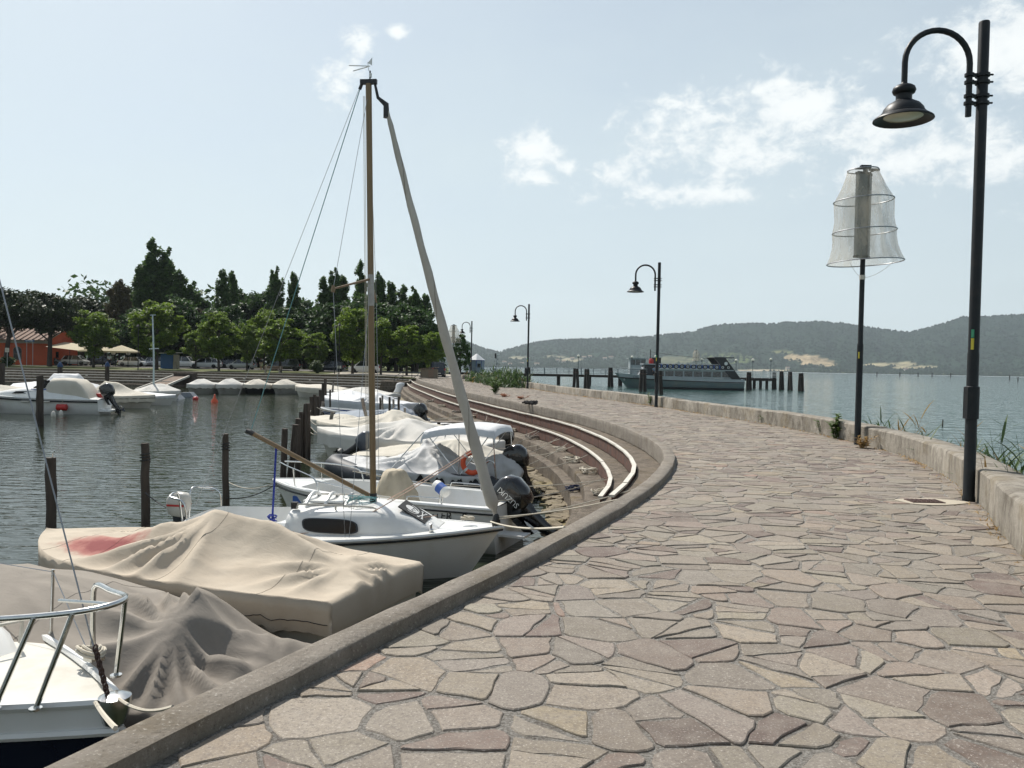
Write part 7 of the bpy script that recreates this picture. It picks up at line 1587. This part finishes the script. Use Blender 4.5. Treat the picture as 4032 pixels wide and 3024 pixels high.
x0, x1 = -L / 2 + 2.2, L / 2 - 6.2; zc = 1.9
sal = MB().box(((x0 + x1) / 2, 0, zc + .6), (x1 - x0, 4.3, 1.25)).build('saloon', M_fwhite, r); MB().box(((x0 + x1) / 2, 0, zc + 1.3), (x1 - x0 + .8, 4.7, .14)).build('upper_deck', M_fwhite, r)
nw = 8
for sg in (-1, 1):
    for i in range(nw):
        xc = x0 + (i + .5) * (x1 - x0) / nw; MB().box((xc, sg * 2.17, zc + .62), ((x1 - x0) / nw - .22, .05, .85)).build('window', M_carglass, sal)
    for x in np.linspace(x0, x1, 12).tolist(): MB().tube([(x, sg * 2.25, zc + 1.35), (x, sg * 2.25, zc + 2.2)], .03, 5).build('rail_post', M_fwhite, r)
    MB().tube([(x0, sg * 2.25, zc + 2.2), (x1, sg * 2.25, zc + 2.2)], .035, 5).build('rail', M_fwhite, r)
    MB().box(((x0 + x1) / 2 + .3, sg * 2.18, zc + 1.8), (x1 - x0 - 2, .03, .55)).build('blue_banner', M_bluep, r)
for i in range(13):
    xc = x0 + .5 + i * (x1 - x0 - 1) / 12
    for sg in (1,): MB().tube([(xc + .30 * math.cos(a), sg * 2.36, zc + 1.78 + .30 * math.sin(a)) for a in [6.283 * k / 18 for k in range(18)]], .09, 7, closed=True).build('ring_fender', M_black, r, smooth=True); MB().tube([(xc + .16 * math.cos(a), sg * 2.38, zc + 1.78 + .16 * math.sin(a)) for a in [6.283 * k / 14 for k in range(14)]], .05, 6, closed=True).build('white_ring', M_white, r, smooth=True)
xw = L / 2 - 5.4
MB().add([(xw + 1.6, -1.5, 2.1), (xw - 1.4, -1.6, 2.1), (xw - 1.4, 1.6, 2.1), (xw + 1.6, 1.5, 2.1), (xw + .5, -1.25, 3.9), (xw - 1.4, -1.35, 3.9), (xw - 1.4, 1.35, 3.9), (xw + .5, 1.25, 3.9)], [(3, 2, 1, 0), (4, 5, 6, 7), (0, 1, 5, 4), (1, 2, 6, 5), (2, 3, 7, 6), (3, 0, 4, 7)]).build('wheelhouse', M_black, r)
MB().add([(xw + 1.62, -.3, 2.1), (xw + 1.0, -1.56, 2.1), (xw + .3, -1.3, 3.9), (xw + .52, -.3, 3.9), (xw + 1.62, .3, 2.1), (xw + 1.0, 1.56, 2.1), (xw + .3, 1.3, 3.9), (xw + .52, .3, 3.9)], [(0, 1, 2, 3), (7, 6, 5, 4), (0, 4, 5, 1), (1, 5, 6, 2), (2, 6, 7, 3), (3, 7, 4, 0)]).build('windscreen', M_fwhite, r); MB().box((xw - .5, 0, 3.98), (3.0, 3.2, .16)).build('wheelhouse_roof', M_fwhite, r)
MB().box((xw - 1.2, 0, 4.55), (1.5, 2.0, 1.0)).build('funnel', M_black, r); MB().lathe([(.4, 4.05), (.42, 4.6), (.3, 4.85), (.1, 4.9)], (xw - .4, .8, 0), n=12).build('red_float', M_red, r); MB().tube([(xw - .4, 0, 4.0), (xw - .4, 0, 6.4)], .06, 6).build('mast', M_pile, r)
MB().tube(sag((xw - .4, 0, 6.0), (-L / 2 + 2.2, 0, 4.9), .15), .02, 4).build('wire', M_pile, r)
for y0_, y1_ in ((1.9, 2.32), (-2.32, -1.9)):
    MB().add([(-L / 2 + .5, y0_, 1.7), (-L / 2 + 2.0, y0_, 1.7), (-L / 2 + 5.0, y0_, 5.2), (-L / 2 + 3.2, y0_, 5.2), (-L / 2 + .5, y1_, 1.7), (-L / 2 + 2.0, y1_, 1.7), (-L / 2 + 5.0, y1_, 5.2), (-L / 2 + 3.2, y1_, 5.2)], [(0, 1, 2, 3), (7, 6, 5, 4), (0, 4, 5, 1), (1, 5, 6, 2), (2, 6, 7, 3), (3, 7, 4, 0)]).build('raked_funnel', M_black, r)
MB().box((-L / 2 + 3.4, 0, 5.26), (3.2, 4.7, .12)).build('funnel_wing', M_black, r); MB().lathe([(.28, -.02), (.28, .02)], (-L / 2 + 3.1, 2.34, 4.3), n=16, m=Matrix.Rotation(1.5708, 3, 'X')).build('funnel_badge', M_white, r)
for z in (2.2, 2.55, 2.9):
    for sg in (-1, 1): MB().tube([(-L / 2 + .3, sg * 2.2, z), (x0, sg * 2.2, z)], .035, 5).build('stern_rail', M_fwhite, r)
for z in (2.75, 3.1, 3.4):
    MB().tube([(L / 2 - 5, 1.9, z - .25), (L / 2 - 2, 1.2, z - .1), (L / 2 - .4, .1, z), (L / 2 - 2, -1.2, z - .1), (L / 2 - 5, -1.9, z - .25)], .03, 5).build('bow_rail', M_fwhite, r)
t_ = text('Claudia', .55, M_navy, 'lettering', r, .004, .3); kx = L / 2 - 3.4; k = W_(kx); t_.matrix_local = Matrix.Translation((kx, hu.half(k) * .98 + .06, hu.gz(k) - .36)) @ Matrix.Rotation(math.pi + .12, 4, 'Z') @ Matrix.Rotation(R(84), 4, 'X')
MB().sph((L / 2 - 1.5, .55, 1.35), .18, 10, 8).build('anchor_boss', M_fwhite, r, smooth=True)
p = py(2573, 1476, 130.2); person('person in light blue shirt standing on the ferry side deck', (p.x, 129.6, ZW + 1.85), 3.1, M_shirtb, M_dkt); p = py(2524, 1470, 131); person('person in white shirt standing on the ferry foredeck', (p.x + .3, 131.6, ZW + 2.0), 2.4, M_shirtw, M_dkt)
# second boat behind
bx, sx = py(2440, 1500, 160).x, py(2740, 1500, 160).x; r, L = boat_root('passenger_boat', 'white passenger boat with square wheelhouse and cross-shaped mast behind the ferry', (sx, 160, 0), (bx, 160, 0), None, 'boat')
hu = Hull(L, 4.2, 1.5, 2.0, .5, .6, 2., .95, 1.5, .9); hu.build(r, M_fwhite); deck(r, hu, M_fwhite)
wx = r.location.x - py(2508, 1430, 160).x; wh = MB().box((wx, 0, 3.55), (3.1, 2.6, 3.2)).build('wheelhouse', M_fwhite, r); MB().box((wx, 0, 5.22), (3.7, 3.1, .16)).build('roof', M_fwhite, r)
for i in range(3): MB().box((wx - 1.0 + i * 1.0, 1.31, 4.45), (.85, .05, 1.0)).build('window', M_carglass, wh)
MB().tube([(wx, 0, 5.2), (wx, 0, 7.8)], .07, 6).bar((wx - .75, 0, 6.9), (wx + .75, 0, 6.9), .08, .1).bar((wx - .6, 0, 5.8), (wx + .6, 0, 5.8), .08, .08).build('mast', M_fwhite, r)
for z in (2.6, 3.0): MB().tube([(wx + 1.6, 1.9, z), (wx + 5., 1.2, z + .2)], .035, 5).build('rail', M_fwhite, r)
# thin fishing stakes far out on the lake
for i, (u, v) in enumerate(((3453, 1476), (3543, 1477), (3615, 1478), (3670, 1479), (3743, 1480), (3975, 1490), (4008, 1497))):
    b_ = pz(u, v + 6, ZW); q = MB().tube([(0, 0, -.5), (0, 0, 1.2 * b_.y / 260 + .6)], .0006 * b_.y + .02, 5).build('fishing_stake', M_pile, None); q.location = (b_.x, b_.y, ZW); tag(q, 'thin fishing stake far out on the lake, %s from the left' % nms[i], 'stake', 'fishing stakes on the lake')
for i, (u, v) in enumerate(((3709, 1678),)):
    b_ = pz(u, v, ZW); q = MB().tube([(0, 0, -.5), (.05, 0, .42)], [.06, .03], 6).build('lake_stake', M_pile, None); q.location = (b_.x, b_.y, ZW); tag(q, 'short dark stake in the lake behind the parapet near the first lamp', 'stake')
# ------------------------------------------------------------------ haze
mb = MB().box((0, 2550, 220), (13400, 5700, 450)); 
m = bpy.data.materials.new('haze_air'); m.use_nodes = True; nt = m.node_tree; nt.nodes.remove(nt.nodes['Principled BSDF'])
pv = nt.nodes.new('ShaderNodeVolumePrincipled'); pv.inputs['Color'].default_value = (.78, .89, 1, 1); pv.inputs['Density'].default_value = .00008; pv.inputs['Anisotropy'].default_value = .3
nt.links.new(pv.outputs[0], nt.nodes['Material Output'].inputs['Volume'])
mb.build('haze', m)['kind'] = 'stuff'
